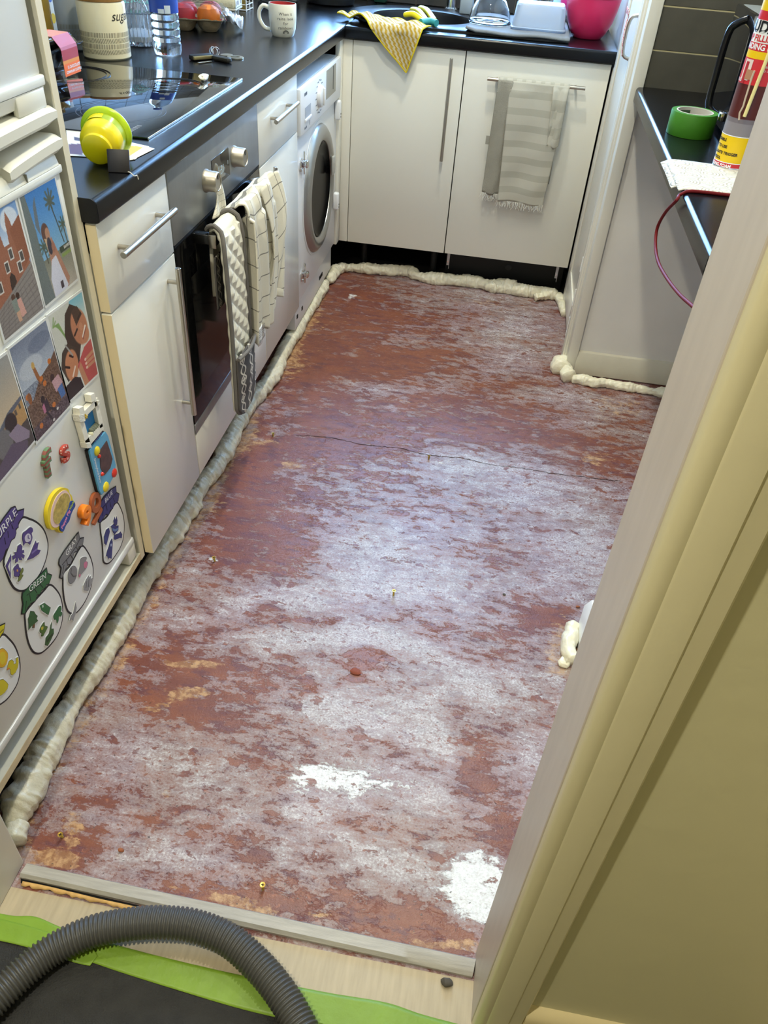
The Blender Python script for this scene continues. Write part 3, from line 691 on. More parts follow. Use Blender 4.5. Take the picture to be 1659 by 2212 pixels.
rg = NB(); lathe(rg, [(.156, .004), (.158, .013), (.166, .019), (.178, .021), (.194, .018), (.206, .009), (.210, 0), (.156, 0)], (WF, CY, CZ), 72, 'x')
rn = obj('porthole_ring', rg, mat('porthole_silver', S(168, 168, 164), .32, .75), wm)
gb = NB(); lathe(gb, [(.158, .010), (.152, .012), (.147, .009), (.138, .004), (.118, .0015), (.07, .0008), (0, .0006)], (WF, CY, CZ), 56, 'x')
obj('porthole_glass', gb, mat('porthole_glass', S(9, 9, 10), .15, spec=.04), rn)
obj('door_catch', B(WF+.016, WF+.027, CY+.140, CY+.172, CZ+.01, CZ+.075, .006), mat('catch_grey', S(178, 178, 172), .35), rn)
obj('bezel_flange', lathe(NB(), [(.210, 0), (.220, .0005), (.220, .0015), (.210, .002)], (WF, CY, CZ), 72, 'x'), M_appl, rn)  # thin flange round the porthole ring in the same appliance white
for zz in (.60, .238):
    hg = thing('x', '', '') if False else None
    h = NB(); lathe(h, [(0, 0), (.020, 0), (.020, .004), (.017, .006), (0, .006)], (WF, 1.345, zz), 24, 'x', ); h2 = obj('hinge_plate', h, M_chrome, wm)
    a = NB(); box(a, WF+.005, WF+.022, 1.352, 1.372, zz-.011, zz+.011, .004); box(a, WF+.004, WF+.009, 1.364, 1.372, zz-.034, zz+.036, .002); cyl(a, (WF+.004, 1.338, zz-.012), .004, .008, 'x', 12); cyl(a, (WF+.004, 1.338, zz+.012), .004, .008, 'x', 12)
    obj('hinge_arm', a, M_chrome, h2)
for zz in (.655, .335):
    h2 = obj('latch_block', B(WF, WF+.022, 1.842, 1.868, zz-.032, zz+.032, .007, 3), M_appl, wm)
    a = NB(); cyl(a, (WF+.0215, 1.855, zz-.012), .0035, .001, 'x', 10); cyl(a, (WF+.0215, 1.855, zz-.022), .0035, .001, 'x', 10); obj('latch_hole', a, M_dark, h2)

# corner post and sink run
YF = 1.9414
t = thing('corner_post', 'white gloss corner post between washing machine and sink cupboard', 'panel', (0, 1.93, .15))
obj('face_strip', B(.002, .0355, YF, YF+.018, ZB, ZT, .0015), M_white, t)
obj('side_strip', B(-.016, .002, 1.892, YF+.018, ZB-.0, ZT, .0015), M_white, t)
def back_unit(name, label, cat, x0, x1, handle):
    t = thing(name, label, cat, ((x0+x1)/2, 2.2, 0)); c = NB(); g = .0012
    box(c, x0+g, x0+.016, YF+.0195, YF+.57, ZB, ZT); box(c, x1-.016, x1-g, YF+.0195, YF+.57, ZB, ZT); box(c, x0+g, x1-g, YF+.0195, YF+.57, ZB, ZB+.016); box(c, x0+g, x1-g, YF+.55, YF+.57, ZB, ZT)
    if handle == 'v': obj('carcass', c, M_carc, t, smooth=False)
    else:
        c.free(); bd = B(x0+.004, x1-.004, YF+.021, YF+.56, .152, ZT-.01); box(bd, x0+.004, x1-.004, 2.055, YF+.56, .012, .153); bmesh.ops.remove_doubles(bd, verts=bd.verts, dist=1e-6); obj('body', bd, M_black, t, smooth=False)
    d = obj('door' if handle == 'v' else 'door_panel', B(x0+g, x1-g, YF, YF+.019, ZB, ZT, .0015), M_white, t)
    h = NB(); r = .006
    if handle == 'v':
        cyl(h, (.390, YF-.024, .503), r, .338, 'z', 16, .0006)
        for zz in (.535, .81): cyl(h, (.390, YF-.024, zz), .0045, .026, 'y', 12)
    else:
        cyl(h, (.522, YF-.024, .790), r, .340, 'x', 16, .0006)
        for xx in (.555, .829): cyl(h, (xx, YF-.024, .790), .0045, .026, 'y', 12)
    obj('handle', h, M_steel, d, label='brushed steel bar handle')
    return t
su = back_unit('sink_cabinet', 'white gloss cupboard under the sink with tall bar handle', 'cabinet', .0365, .4368, 'v')
for xx in (.09, .39):
    for yy in (2.06, 2.45):
        l = NB(); lathe(l, [(0, 0), (.024, 0), (.024, .008), (.014, .014), (.014, .13), (.025, .135), (.025, .15), (0, .15)], (xx, yy, 0), 16); obj('foot', l, M_black, su)
dw = back_unit('dishwasher', 'integrated dishwasher behind a white gloss panel with a towel rail', 'dishwasher', .438, .9365, 'h')
for xx in (.452, .893):
    b = NB(); box(b, xx, xx+.010, YF+.006, YF+.008, .100, .152, .0005, 1); box(b, xx+.009, xx+.0105, YF+.006, YF+.02, .085, .152)
    o = obj('bracket', b, mat('zinc', S(190, 192, 194), .35, .9), dw)
    s = NB(); cyl(s, (xx+.004, YF+.003, .116), .004, .003, 'y', 12); obj('screw', s, M_chrome, o)
p = NB(); lathe(p, [(0, 0), (.013, 0), (.012, .004), (0, .004)], (at(1098, 578, 'y', 2.052).x, 2.0553, at(1098, 578, 'y', 2.052).z), 20, 'y', M=Matrix.Rotation(math.pi, 4, 'X')); obj('plug', p, mat('plug_grey', S(42, 42, 44), .5), dw)
# panels coloured black for the shade in the void behind the missing plinth
struct('void_panel_back', B(-.55, .96, 2.50, 2.52, 0, .15), M_dark)
struct('void_panel_left', B(-.60, -.58, -.6, 2.5, 0, .15), M_dark)

# worktops
def wt_profile(z0=.868, z1=.906, r=.009):
    pts = [(0, z0)]
    for k in range(4): a = -math.pi/2+k*math.pi/6; pts.append((1-.004+.004*math.cos(a), z0+.004+.004*math.sin(a)))
    return pts
def worktop_slab(bm, back, front, along0, along1, axis, z0=.868, z1=.906):
    """front edge rounded; axis 'y': runs along y with front at +x ; axis 'x': runs along x with front at -y"""
    sgn = 1 if front > back else -1; r = .010; pr = [(back, z0)]
    for k in range(4): a = -math.pi/2+k*math.pi/6; pr.append((front-sgn*.004+sgn*.004*math.cos(a), z0+.004+.004*math.sin(a)))
    for k in range(7): a = k*math.pi/12; pr.append((front-sgn*r+sgn*r*math.cos(a), z1-r+r*math.sin(a)))
    pr.append((back, z1))
    fn = (lambda u, v, t: Vector((u, t, v))) if axis == 'y' else (lambda u, v, t: Vector((t, u, v)))
    return prism(bm, pr, fn, along0, along1)
t = thing('worktop', 'black laminate worktop running over the oven and washing machine', 'worktop', (-.3, 1.0, .868))
obj('slab', worktop_slab(NB(), -.657, .010, -.003, 2.655, 'y'), M_wt, t)
obj('end_strip', worktop_slab(NB(), -.60, .0095, -.0045, -.003, 'y'), M_wtend, t)
t = thing('worktop', 'black laminate worktop around the sink', 'worktop', (.45, 2.2, .868))
bm = NB(); worktop_slab(bm, 2.06, 1.925, .0105, .945, 'x')
for a in ((.0105, .03, 2.06, 2.50), (.42, .945, 2.06, 2.50), (.0105, .945, 2.50, 2.655)): box(bm, a[0], a[1], a[2], a[3], .868, .906)
obj('slab', bm, M_wt, t)
t = thing('worktop', 'black laminate breakfast bar against the grey return wall', 'worktop', (1.2, .7, .868))
obj('slab', worktop_slab(NB(), 1.498, .957, .082, 1.362, 'y'), M_wt, t)
br = NB(); box(br, 1.47, 1.498, .1, 1.35, .83, .868); obj('wall_batten', br, M_carc, t)

# hob
hb = thing('hob', 'black ceramic hob set in the worktop above the oven', 'hob', (-.31, .63, .906))
obj('glass', B(-.565, -.046, .337, .925, .9055, .9105, .002, 2), M_glassd, hb)
for cx, cy, r in ((-.17, .50, .09), (-.43, .49, .075), (-.17, .78, .075), (-.43, .78, .10)):
    r_ = NB(); lathe(r_, [(r-.0012, 0), (r-.0012, .0002), (r, .0002), (r, 0)], (cx, cy, .9105), 64); lathe(r_, [(r-.010, 0), (r-.010, .0002), (r-.0092, .0002), (r-.0092, 0)], (cx, cy, .9105), 64); obj('cooking_zone', r_, mat('zone_grey', S(58, 58, 60), .3), hb)
obj('edge_trim', B(-.0465, -.0445, .337, .925, .906, .9102, .0006, 1), M_steel, hb)
mk_ = NB()
for k in range(7): box(mk_, -.098, -.088, .352+.009*k, .357+.009*k, .9105, .9107)
put(obj('printed_marks', mk_, mat('hob_print', S(130, 130, 130)), hb, smooth=False), kind='stuff')

# sink, tap
sk = thing('sink', 'black composite inset sink with round bowl and drainer', 'sink', (.4, 2.28, .906))
bc = Vector((.2366, 2.275)); N = 72; pb = NB()
def outline(a):
    ux, uy = math.cos(a), math.sin(a)
    best = 1e9
    for lo, hi, u, c in ((-.045, .783, ux, bc.x), (2.005, 2.554, uy, bc.y)):
        if abs(u) > 1e-6: best = min(best, ((hi if u > 0 else lo)-c)/u)
    r = best
    if ux < 0: r = min(best, 1/math.sqrt((ux/.28)**2+(uy/.275)**2))
    return Vector((bc.x+ux*r, bc.y+uy*r))
prof = [(1.0, .9055), (.997, .912), (.985, .9145), ('b', .192, .9135), ('b', .186, .911), ('b', .182, .90), ('b', .176, .80), ('b', .16, .775), ('b', .03, .77)]
rings = []
for q in prof:
    rr = []
    for k in range(N):
        a = 2*math.pi*k/N
        if q[0] == 'b': rr.append(pb.verts.new((bc.x+q[1]*math.cos(a), bc.y+q[1]*math.sin(a), q[2])))
        else: o_ = outline(a); rr.append(pb.verts.new((bc.x+(o_.x-bc.x)*q[0], bc.y+(o_.y-bc.y)*q[0], q[1])))
    rings.append(rr)
for a, c in zip(rings, rings[1:]):
    for k in range(N): pb.faces.new((a[k], a[(k+1) % N], c[(k+1) % N], c[k]))
pb.faces.new(rings[-1]); bmesh.ops.recalc_face_normals(pb, faces=pb.faces)
obj('basin', pb, mat('black_resin', S(20, 20, 22), .3, bump=.05, bscale=500), sk)
dn = NB()
for k in range(7): box(dn, .46, .765, 2.07+.06*k, 2.078+.06*k, .913, .9165, .002)
obj('drainer_ridges', dn, MATS['black_resin'], sk)
o = obj('waste', lathe(NB(), [(0, 0), (.035, 0), (.033, .004), (.02, .003), (0, .002)], (bc.x, bc.y, .77), 24), M_chrome, sk)
tp = thing('tap', 'chrome mixer tap standing behind the sink bowl', 'tap', (.315, 2.58, .912))
obj('base', lathe(NB(), [(0, 0), (.028, 0), (.028, .006), (.022, .012), (.020, .05), (.019, .09), (0, .095)], (.315, 2.585, .906), 28), M_chrome, tp)
obj('spout', tube(NB(), [(.315, 2.585, .98), (.315, 2.585, 1.12), (.30, 2.57, 1.19), (.28, 2.50, 1.21), (.26, 2.44, 1.18), (.258, 2.43, 1.14)], .011, 14, .012), M_chrome, tp)
obj('lever', tube(NB(), [(.335, 2.585, .975), (.37, 2.58, .99), (.40, 2.575, 1.01)], .006, 10, .01), M_chrome, tp)

# tall housing and fridge freezer
th_ = thing('fridge_housing', 'tall cream housing panel and base board around the fridge freezer', 'cabinet', (-.3, -.3, 0))
obj('side_panel', B(-.60, -.0205, -.018, -.0015, .145, 2.15), M_carc, th_, smooth=False)
obj('side_panel', B(-.60, -.0205, -.610, -.594, .145, 2.15), M_carc, th_, smooth=False)
obj('edge_band', B(-.0206, -.0198, -.018, -.0015, .145, 2.15), mat('pale_cream_edge', S(226, 217, 190), .4), th_, smooth=False)
bb = obj('base_board', B(-.60, -.0205, -.594, -.0185, .148, .165), M_carc, th_, smooth=False)
obj('edge_band', B(-.0206, -.0196, -.594, -.0185, .148, .165), mat('worn_cream_edge', S(214, 196, 156), .5, var=.15, vscale=40), bb, smooth=False)
obj('screw_hole', cyl(NB(), (-.058, -.0184, 1.003), .004, .0006, 'y', 14), M_dark, th_)
for yy in (-.07, -.17, -.53):
    l = NB(); lathe(l, [(0, 0), (.026, 0), (.026, .01), (.017, .016), (.017, .125), (.027, .13), (.027, .148), (0, .148)], (-.11, yy, 0), 18); obj('foot', l, M_black, th_)
ff = thing('fridge_freezer', 'white fridge freezer covered in photos and magnets', 'fridge', (-.3, -.3, .165))
FX = -.025
obj('body', B(-.57, -.075, -.585, -.024, .185, 1.95, .004), M_fridge, ff)
ld_ = obj('freezer_door', B(-.070, FX, -.578, -.030, .218, .958, .004), M_fridge, ff)
obj('bottom_trim', B(-.072, FX+.0035, -.580, -.0285, .205, .222, .004), mat('clear_trim', S(226, 228, 226), .18), ld_)
obj('top_trim', B(-.070, FX+.004, -.580, -.0275, .950, .962, .003), M_fridge2, ld_)
tc_ = NB(); prism(tc_, [(-.07, .962), (-.022, .962), (-.026, .975), (-.045, .990), (-.07, .992)], lambda u, v, t: Vector((u, t, v)), -.578, -.034); obj('top_cap', tc_, M_fridge2, ld_)
obj('cap_seam', B(-.0275, -.0205, -.126, -.1245, .9625, .973), mat('seam_grey', S(150, 148, 136)), ld_, smooth=False)
ud = obj('fridge_door', B(-.070, FX, -.578, -.030, 1.078, 1.80, .004), M_fridge, ff)
obj('bottom_trim', B(-.070, FX+.004, -.580, -.0275, 1.066, 1.080, .003), M_fridge2, ud)
bc_ = NB(); prism(bc_, [(-.07, 1.066), (-.022, 1.066), (-.026, 1.050), (-.045, 1.040), (-.07, 1.038)], lambda u, v, t: Vector((u, t, v)), -.578, -.034); obj('bottom_cap', bc_, M_fridge2, ud)
obj('cap_panel', B(-.03, -.0215, -.110, -.034, 1.0395, 1.0655, .003), M_fridge2, ud)
def grip(y0, y1, zc, sag, h):
    b = NB(); n = 14; rows = []
    for i in range(n+1):
        t_ = i/n; y = y0+(y1-y0)*t_; z = zc-sag*(1-t_)**1.6; x1 = FX+.010-.004*(1-t_)
        e = .7 if i in (0, n) else 1.0
        rows.append([b.verts.new((x, y, z+zz*e)) for x, zz in ((-.07, -h/2), (x1-.006, -h/2), (x1, -h/2+.006), (x1, h/2-.008), (x1-.010, h/2), (-.07, h/2))])
    for a, c in zip(rows, rows[1:]):
        for k in range(6): b.faces.new((a[k], c[k], c[(k+1) % 6], a[(k+1) % 6]))
    b.faces.new(rows[0]); b.faces.new(rows[-1]); bmesh.ops.recalc_face_normals(b, faces=b.faces); return b
obj('handle', grip(-.165, -.024, .992, .010, .026), M_fridge2, ld_)
obj('handle', grip(-.36, -.024, 1.030, .012, .026), M_fridge2, ud)
hg = obj('hinge', B(-.06, FX+.002, -.062, -.026, .167, .206, .004), M_fridge2, ff); obj('hinge_pin', cyl(NB(), (-.035, -.045, .165), .006, .05, 'z', 12), M_steel, hg)
for yy in (-.08, -.52):
    obj('foot', cyl(NB(), (-.10, yy, .1648), .018, .025, 'z', 16), M_fridge2, ff)
# ================================================================== THINGS ON THE FRIDGE
def FP(px, py, d=0.0):                       # photo pixel -> (y, z) on the fridge door
    p = at(px, py, 'x', FX+d); return (p.y, p.z)
def fz(u, v, t): return Vector((FX+t, u, v))
def crop(o, s):                              # reading aid: enlarged view -> photo pixel -> door
    return lambda pts: [FP(o[0]+x/s, o[1]+y/s) for x, y in pts]
C8 = crop((0, 1020), 4.2533)
def scale_poly(P, k):
    cx = sum(p[0] for p in P)/len(P); cy = sum(p[1] for p in P)/len(P)
    return [(cx+(x-cx)*k, cy+(y-cy)*k) for x, y in P]
def grow(P, d):
    """offset a polygon outwards by d (miter, clamped)"""
    n = len(P); A = sum(P[i][0]*P[(i+1) % n][1]-P[(i+1) % n][0]*P[i][1] for i in range(n)); s = 1 if A > 0 else -1
    out = []
    for i in range(n):
        a, b, c = Vector(P[i-1]), Vector(P[i]), Vector(P[(i+1) % n])
        n1 = Vector(((b-a).y, -(b-a).x)); n2 = Vector(((c-b).y, -(c-b).x))
        n1 = n1.normalized() if n1.length > 1e-9 else n1; n2 = n2.normalized() if n2.length > 1e-9 else n2
        m = n1+n2; m = m.normalized() if m.length > 1e-6 else n1
        k = d/max(.75, m.dot(n1)); out.append((b.x+s*m.x*k, b.y+s*m.y*k))
    return out
def smooth_poly(P, n=6):
    Q = [Vector((x, y, 0)) for x, y in P]; m = len(Q); out = []
    for i in range(m):
        p0, p1, p2, p3 = Q[i-1], Q[i], Q[(i+1) % m], Q[(i+2) % m]
        for j in range(n):
            t = j/n; q = 0.5*((2*p1)+(p2-p0)*t+(2*p0-5*p1+4*p2-p3)*t*t+(3*p1-p0-3*p2+p3)*t**3); out.append((q.x, q.y))
    return out
M_stick = mat('sticker_white', S(226, 227, 224), .35)
def strip(bm, P, wd, t0, t1):                # a drawn line as a thin raised strip
    P = [Vector((x, y)) for x, y in P]
    L, Rr = [], []
    for i, p in enumerate(P):
        d = (P[min(i+1, len(P)-1)]-P[max(0, i-1)]); n = Vector((-d.y, d.x)).normalized()*wd/2
        L.append(p+n); Rr.append(p-n)
    return prism(bm, [(q.x, q.y) for q in L]+[(q.x, q.y) for q in reversed(Rr)], fz, t0, t1)
def jar(name, label, body, lid, frill, col, word, w0, w1, size, wcol=None):
    t = thing(name, label, 'fridge magnet', (FX, *C8(body)[0]), 'colour sorting jar magnets')
    Bp = smooth_poly(C8(body)); Lp = C8(lid)
    obj('outline', prism(NB(), Bp, fz, .0004, .0010), M_inkb, t, smooth=False)
    obj('jar_face', prism(NB(), grow(Bp, -.0034), fz, .0006, .0013), M_stick, t, smooth=False)
    obj('lid_outline', prism(NB(), grow(Lp, .0012), fz, .0008, .0016), M_inkb, t, smooth=False)
    ld = obj('lid', prism(NB(), grow(Lp, -.0008), fz, .0010, .0020), mat('sticker_'+name+word, col, .35), t, smooth=False)
    f = NB()
    for a in frill: strip(f, C8(a), .0011, .0012, .00225)
    put(obj('fold_lines', f, M_inkb, ld, smooth=False), kind='stuff')
    if word:
        a, b = (Vector((0, *C8([w0])[0])), Vector((0, *C8([w1])[0]))); d = (b-a).normalized(); n = Vector((0, -d.z, d.y))
        obj('lettering', text(word, size, lambda u, v, e: Vector((FX+.0022, 0, 0))+a+d*u+n*v, 0), wcol or M_inkw, ld, smooth=False)
    return t
jar('purple_jar_magnet', 'jar magnet with a purple cloth lid reading purple',
    [(195, 412), (270, 420), (340, 455), (400, 520), (433, 610), (440, 690), (424, 790), (384, 900), (330, 990), (262, 1068), (190, 1100), (125, 1075), (78, 1000), (46, 910), (24, 820), (60, 700), (120, 560)],
    [(-60, 560), (20, 430), (95, 330), (130, 315), (150, 358), (210, 338), (203, 402), (188, 422), (160, 462), (158, 505), (134, 522), (138, 560), (126, 600), (92, 625), (70, 690), (42, 715), (18, 790), (-40, 860)],
    [[(150, 358), (130, 400), (110, 460)], [(130, 400), (70, 490), (10, 580), (-40, 660)], [(60, 540), (66, 600)], [(95, 480), (110, 520)], [(30, 600), (40, 660)]], S(76, 60, 128), 'PURPLE', (-62, 665), (100, 450), .0200)
jar('green_jar_magnet', 'jar magnet with a green cloth lid under the purple one',
    [(455, 1025), (510, 1065), (555, 1140), (575, 1250), (568, 1370), (530, 1490), (470, 1580), (400, 1650), (345, 1675), (295, 1655), (255, 1580), (232, 1480), (222, 1380), (225, 1290), (300, 1190), (400, 1080)],
    [(200, 1110), (235, 1075), (330, 975), (420, 882), (428, 930), (468, 945), (455, 985), (440, 1025), (418, 1032), (405, 1062), (372, 1085), (358, 1120), (330, 1128), (318, 1180), (270, 1205), (240, 1250), (215, 1300), (192, 1300), (205, 1210), (195, 1150)],
    [[(235, 1130), (320, 1060), (400, 985), (428, 930)], [(262, 1120), (270, 1180)], [(310, 1075), (330, 1110)], [(360, 1030), (385, 1060)], [(232, 1180), (222, 1270)]], S(28, 98, 48), 'GREEN', (258, 1105), (385, 995), .0165)
jar('gray_jar_magnet', 'jar magnet with a grey cloth lid reading gray',
    [(752, 668), (800, 720), (838, 800), (856, 900), (845, 1010), (812, 1120), (762, 1220), (700, 1295), (655, 1308), (615, 1280), (588, 1200), (573, 1100), (570, 1000), (575, 925), (640, 850), (700, 740)],
    [(538, 800), (590, 715), (660, 620), (714, 552), (724, 610), (762, 600), (752, 660), (740, 680), (715, 682), (700, 722), (672, 735), (660, 790), (640, 842), (610, 852), (590, 900), (560, 975), (543, 968), (556, 880), (535, 845)],
    [[(560, 850), (620, 780), (690, 680), (724, 610)], [(600, 800), (610, 845)], [(640, 760), (655, 790)], [(690, 685), (705, 715)], [(578, 850), (565, 930)]], S(118, 120, 122), 'GRAY', (602, 775), (672, 665), .0160)
jar('blue_jar_magnet', 'jar magnet with a blue cloth lid reading blue',
    [(1072, 270), (1105, 320), (1132, 400), (1140, 490), (1132, 600), (1104, 690), (1060, 765), (1010, 830), (970, 848), (943, 820), (938, 740), (930, 640), (916, 540), (918, 455), (980, 400), (1040, 300)],
    [(905, 290), (950, 225), (1010, 160), (1058, 130), (1062, 185), (1088, 200), (1078, 262), (1062, 282), (1040, 288), (1030, 330), (1002, 352), (990, 392), (965, 385), (945, 415), (912, 462), (898, 455), (905, 400), (910, 350)],
    [[(915, 340), (970, 290), (1030, 220), (1062, 185)], [(940, 320), (935, 400)], [(968, 300), (975, 350)], [(1000, 270), (1012, 320)], [(1030, 235), (1045, 270)]], S(38, 48, 112), 'BLUE', (958, 285), (1015, 210), .0145)
jar('yellow_jar_magnet', 'jar magnet with a yellow cloth lid at the outer edge of the door',
    [(25, 1480), (80, 1520), (135, 1590), (172, 1690), (184, 1800), (165, 1920), (115, 2020), (40, 2110), (-60, 2160), (-130, 2100), (-170, 1960), (-160, 1800), (-100, 1650), (-30, 1540)],
    [(-120, 1560), (-60, 1480), (-10, 1412), (36, 1390), (30, 1430), (22, 1470), (5, 1490), (-20, 1530), (-60, 1560), (-90, 1620), (-130, 1660)],
    [[(-90, 1560), (-30, 1490), (20, 1440)]], S(206, 192, 12), '', None, None, 0)
# the pieces sorted into the jars
def piece(name, label, shapes, t0=.0022):
    """shapes: list of (points, colour, smooth?); the first is the silhouette and gets a white die-cut border"""
    sil = C8(shapes[0][0]); sil = smooth_poly(sil, 4) if shapes[0][2] else sil
    t = thing(name, label, 'fridge magnet', (FX, *sil[0]), 'sorting pieces inside the jar magnets')
    obj('border', prism(NB(), grow(sil, .0020), fz, t0-.0008, t0), M_stick, t, smooth=False)
    for k, (pts, col, sm) in enumerate(shapes):
        q = C8(pts); q = smooth_poly(q, 4) if sm else q
        if k == 0:
            obj('ink_outline', prism(NB(), grow(q, .0006), fz, t0, t0+.0002), M_inkb, t, smooth=False)
        obj('figure' if k == 0 else 'figure_detail', prism(NB(), q, fz, t0, t0+.0004+.0002*k), mat('ink_%d_%d_%d' % col, S(*col), .4), t, smooth=False)
PU, GN, GY, BL, YE = (78, 62, 130), (38, 106, 56), (122, 123, 126), (44, 54, 118), (206, 188, 24)
piece('alarm_clock_magnet', 'purple alarm clock piece on the purple jar', [([(198, 560), (225, 540), (262, 508), (284, 515), (288, 540), (276, 560), (283, 600), (272, 640), (262, 660), (240, 645), (215, 650), (205, 670), (198, 640), (192, 600)], PU, 1), ([(215, 590), (245, 560), (268, 580), (268, 620), (240, 640), (218, 630)], (206, 202, 214), 1), ([(240, 575), (246, 575), (246, 600), (258, 604), (256, 610), (240, 606)], PU, 0)])
piece('octopus_magnet', 'purple octopus piece on the purple jar', [([(150, 680), (175, 662), (190, 680), (188, 720), (205, 715), (208, 735), (188, 745), (212, 765), (205, 790), (180, 770), (190, 805), (165, 800), (158, 775), (150, 815), (128, 830), (128, 805), (138, 780), (105, 800), (100, 770), (125, 760), (120, 735), (140, 735)], PU, 0)])
piece('hat_magnet', 'purple wizard hat piece on the purple jar', [([(235, 805), (262, 760), (290, 690), (315, 630), (322, 655), (342, 645), (335, 670), (328, 712), (360, 715), (345, 745), (290, 785)], PU, 0), ([(275, 735), (325, 695), (325, 712), (278, 752)], (120, 104, 170), 0)])
piece('set_square_magnet', 'purple set square piece at the edge of the purple jar', [([(40, 860), (88, 750), (84, 975)], PU, 0), ([(58, 865), (80, 815), (78, 920)], (222, 222, 222), 0)])
piece('flower_magnet', 'purple flower piece with green stem on the purple jar', [([(130, 860), (152, 842), (162, 875), (175, 885), (165, 915), (170, 945), (145, 955), (118, 950), (118, 915), (112, 885)], PU, 1), ([(138, 892), (150, 890), (152, 910), (140, 912)], (214, 150, 60), 0)])
piece('leaf_stem_magnet', 'green stem of the purple flower piece', [([(165, 935), (192, 880), (202, 900), (185, 940), (200, 945), (172, 990), (150, 1000), (160, 965)], (112, 122, 52), 1)])
piece('tag_magnet', 'green price tag piece on the green jar', [([(355, 1225), (395, 1202), (452, 1245), (432, 1308), (372, 1268)], GN, 0), ([(372, 1222), (384, 1216), (386, 1236), (378, 1246)], (200, 216, 204), 0)])
piece('fir_tree_magnet', 'green fir tree piece on the green jar', [([(268, 1275), (300, 1280), (318, 1310), (332, 1320), (322, 1345), (336, 1362), (308, 1385), (305, 1425), (285, 1428), (288, 1400), (250, 1445), (250, 1395), (246, 1345), (256, 1320)], (40, 92, 44), 0), ([(288, 1402), (305, 1390), (305, 1422), (288, 1428)], (110, 74, 40), 0)])
piece('clover_magnet', 'green four leaf clover piece on the green jar', [([(508, 1270), (530, 1235), (548, 1232), (552, 1260), (545, 1280), (560, 1290), (550, 1320), (528, 1322), (525, 1360), (512, 1385), (505, 1350), (488, 1350), (480, 1320), (495, 1290)], GN, 1)])
piece('dragon_magnet', 'small green dragon piece on the green jar', [([(355, 1440), (375, 1400), (395, 1378), (400, 1410), (424, 1420), (412, 1450), (398, 1475), (385, 1500), (365, 1502), (372, 1480), (355, 1465)], (74, 110, 44), 1), ([(365, 1425), (385, 1415), (382, 1440), (368, 1448)], (186, 176, 60), 1)])
piece('tank_magnet', 'green toy tank piece on the green jar', [([(410, 1520), (440, 1480), (455, 1400), (464, 1372), (460, 1440), (480, 1438), (482, 1480), (455, 1540), (428, 1590), (402, 1585)], (50, 96, 46), 0), ([(415, 1545), (470, 1475), (474, 1490), (420, 1565)], (28, 60, 30), 0)])
piece('ball_magnet', 'grey ball piece on the gray jar', [([(615, 930), (640, 875), (672, 862), (694, 890), (692, 950), (670, 1000), (640, 1022), (618, 1000)], (128, 128, 130), 1), ([(640, 880), (648, 878), (642, 920), (665, 950), (690, 945), (689, 955), (660, 962), (634, 925)], (86, 86, 88), 0)])
piece('elephant_magnet', 'grey elephant piece with pink ear on the gray jar', [([(715, 900), (725, 850), (728, 800), (755, 782), (785, 785), (778, 815), (795, 830), (786, 870), (760, 905), (735, 935), (720, 960), (710, 945)], (140, 138, 140), 1), ([(762, 830), (785, 818), (788, 860), (768, 882), (758, 855)], (206, 120, 150), 1), ([(712, 940), (728, 935), (722, 962), (714, 960)], (200, 120, 148), 1)])
piece('building_magnet', 'grey skyscraper piece on the gray jar', [([(758, 1040), (782, 985), (805, 950), (808, 975), (822, 955), (825, 985), (836, 975), (834, 1010), (800, 1085), (760, 1080)], (150, 151, 153), 0), ([(782, 1000), (788, 992), (780, 1060), (774, 1066)], (96, 97, 99), 0), ([(802, 985), (808, 978), (802, 1050), (796, 1056)], (96, 97, 99), 0)])
piece('paper_plane_magnet', 'grey paper dart piece below the gray jar', [([(683, 1195), (692, 1245), (682, 1300), (668, 1335), (662, 1362), (652, 1345), (628, 1365), (640, 1325), (664, 1290)], (146, 147, 149), 0)])
piece('jeans_magnet', 'blue jeans piece on the blue jar', [([(1032, 445), (1042, 410), (1050, 440), (1060, 405), (1068, 440), (1065, 478), (1040, 488)], BL, 0)])
piece('bowl_magnet', 'blue bowl piece on the blue jar', [([(1010, 495), (1030, 480), (1055, 495), (1078, 490), (1076, 530), (1060, 548), (1040, 570), (1026, 545)], BL, 0), ([(1018, 512), (1048, 522), (1074, 508), (1070, 532), (1042, 545), (1024, 535)], (88, 120, 170), 0)])
piece('satchel_magnet', 'blue satchel piece on the blue jar', [([(945, 590), (965, 530), (990, 512), (998, 545), (985, 600), (966, 668), (948, 650)], BL, 0), ([(950, 600), (965, 580), (972, 620), (958, 645)], (60, 74, 140), 0)])
piece('torch_magnet', 'blue torch piece on the blue jar', [([(1038, 580), (1085, 560), (1095, 545), (1112, 570), (1108, 602), (1090, 600), (1045, 618), (1034, 605)], BL, 0)])
piece('rocket_magnet', 'blue rocket piece on the blue jar', [([(1015, 610), (1024, 640), (1022, 690), (1018, 750), (1015, 792), (990, 782), (985, 800), (975, 765), (962, 770), (975, 720), (990, 680), (1000, 640)], BL, 0), ([(1004, 660), (1014, 655), (1014, 675), (1004, 680)], (170, 186, 214), 1)])
piece('sun_magnet', 'yellow smiling sun piece on the yellow jar', [([(-20, 1640), (10, 1618), (40, 1640), (58, 1670), (55, 1720), (40, 1765), (10, 1790), (-20, 1780), (-40, 1700)], (226, 176, 34), 1), ([(-10, 1660), (20, 1648), (38, 1690), (30, 1745), (0, 1765), (-22, 1710)], (222, 196, 44), 1)])
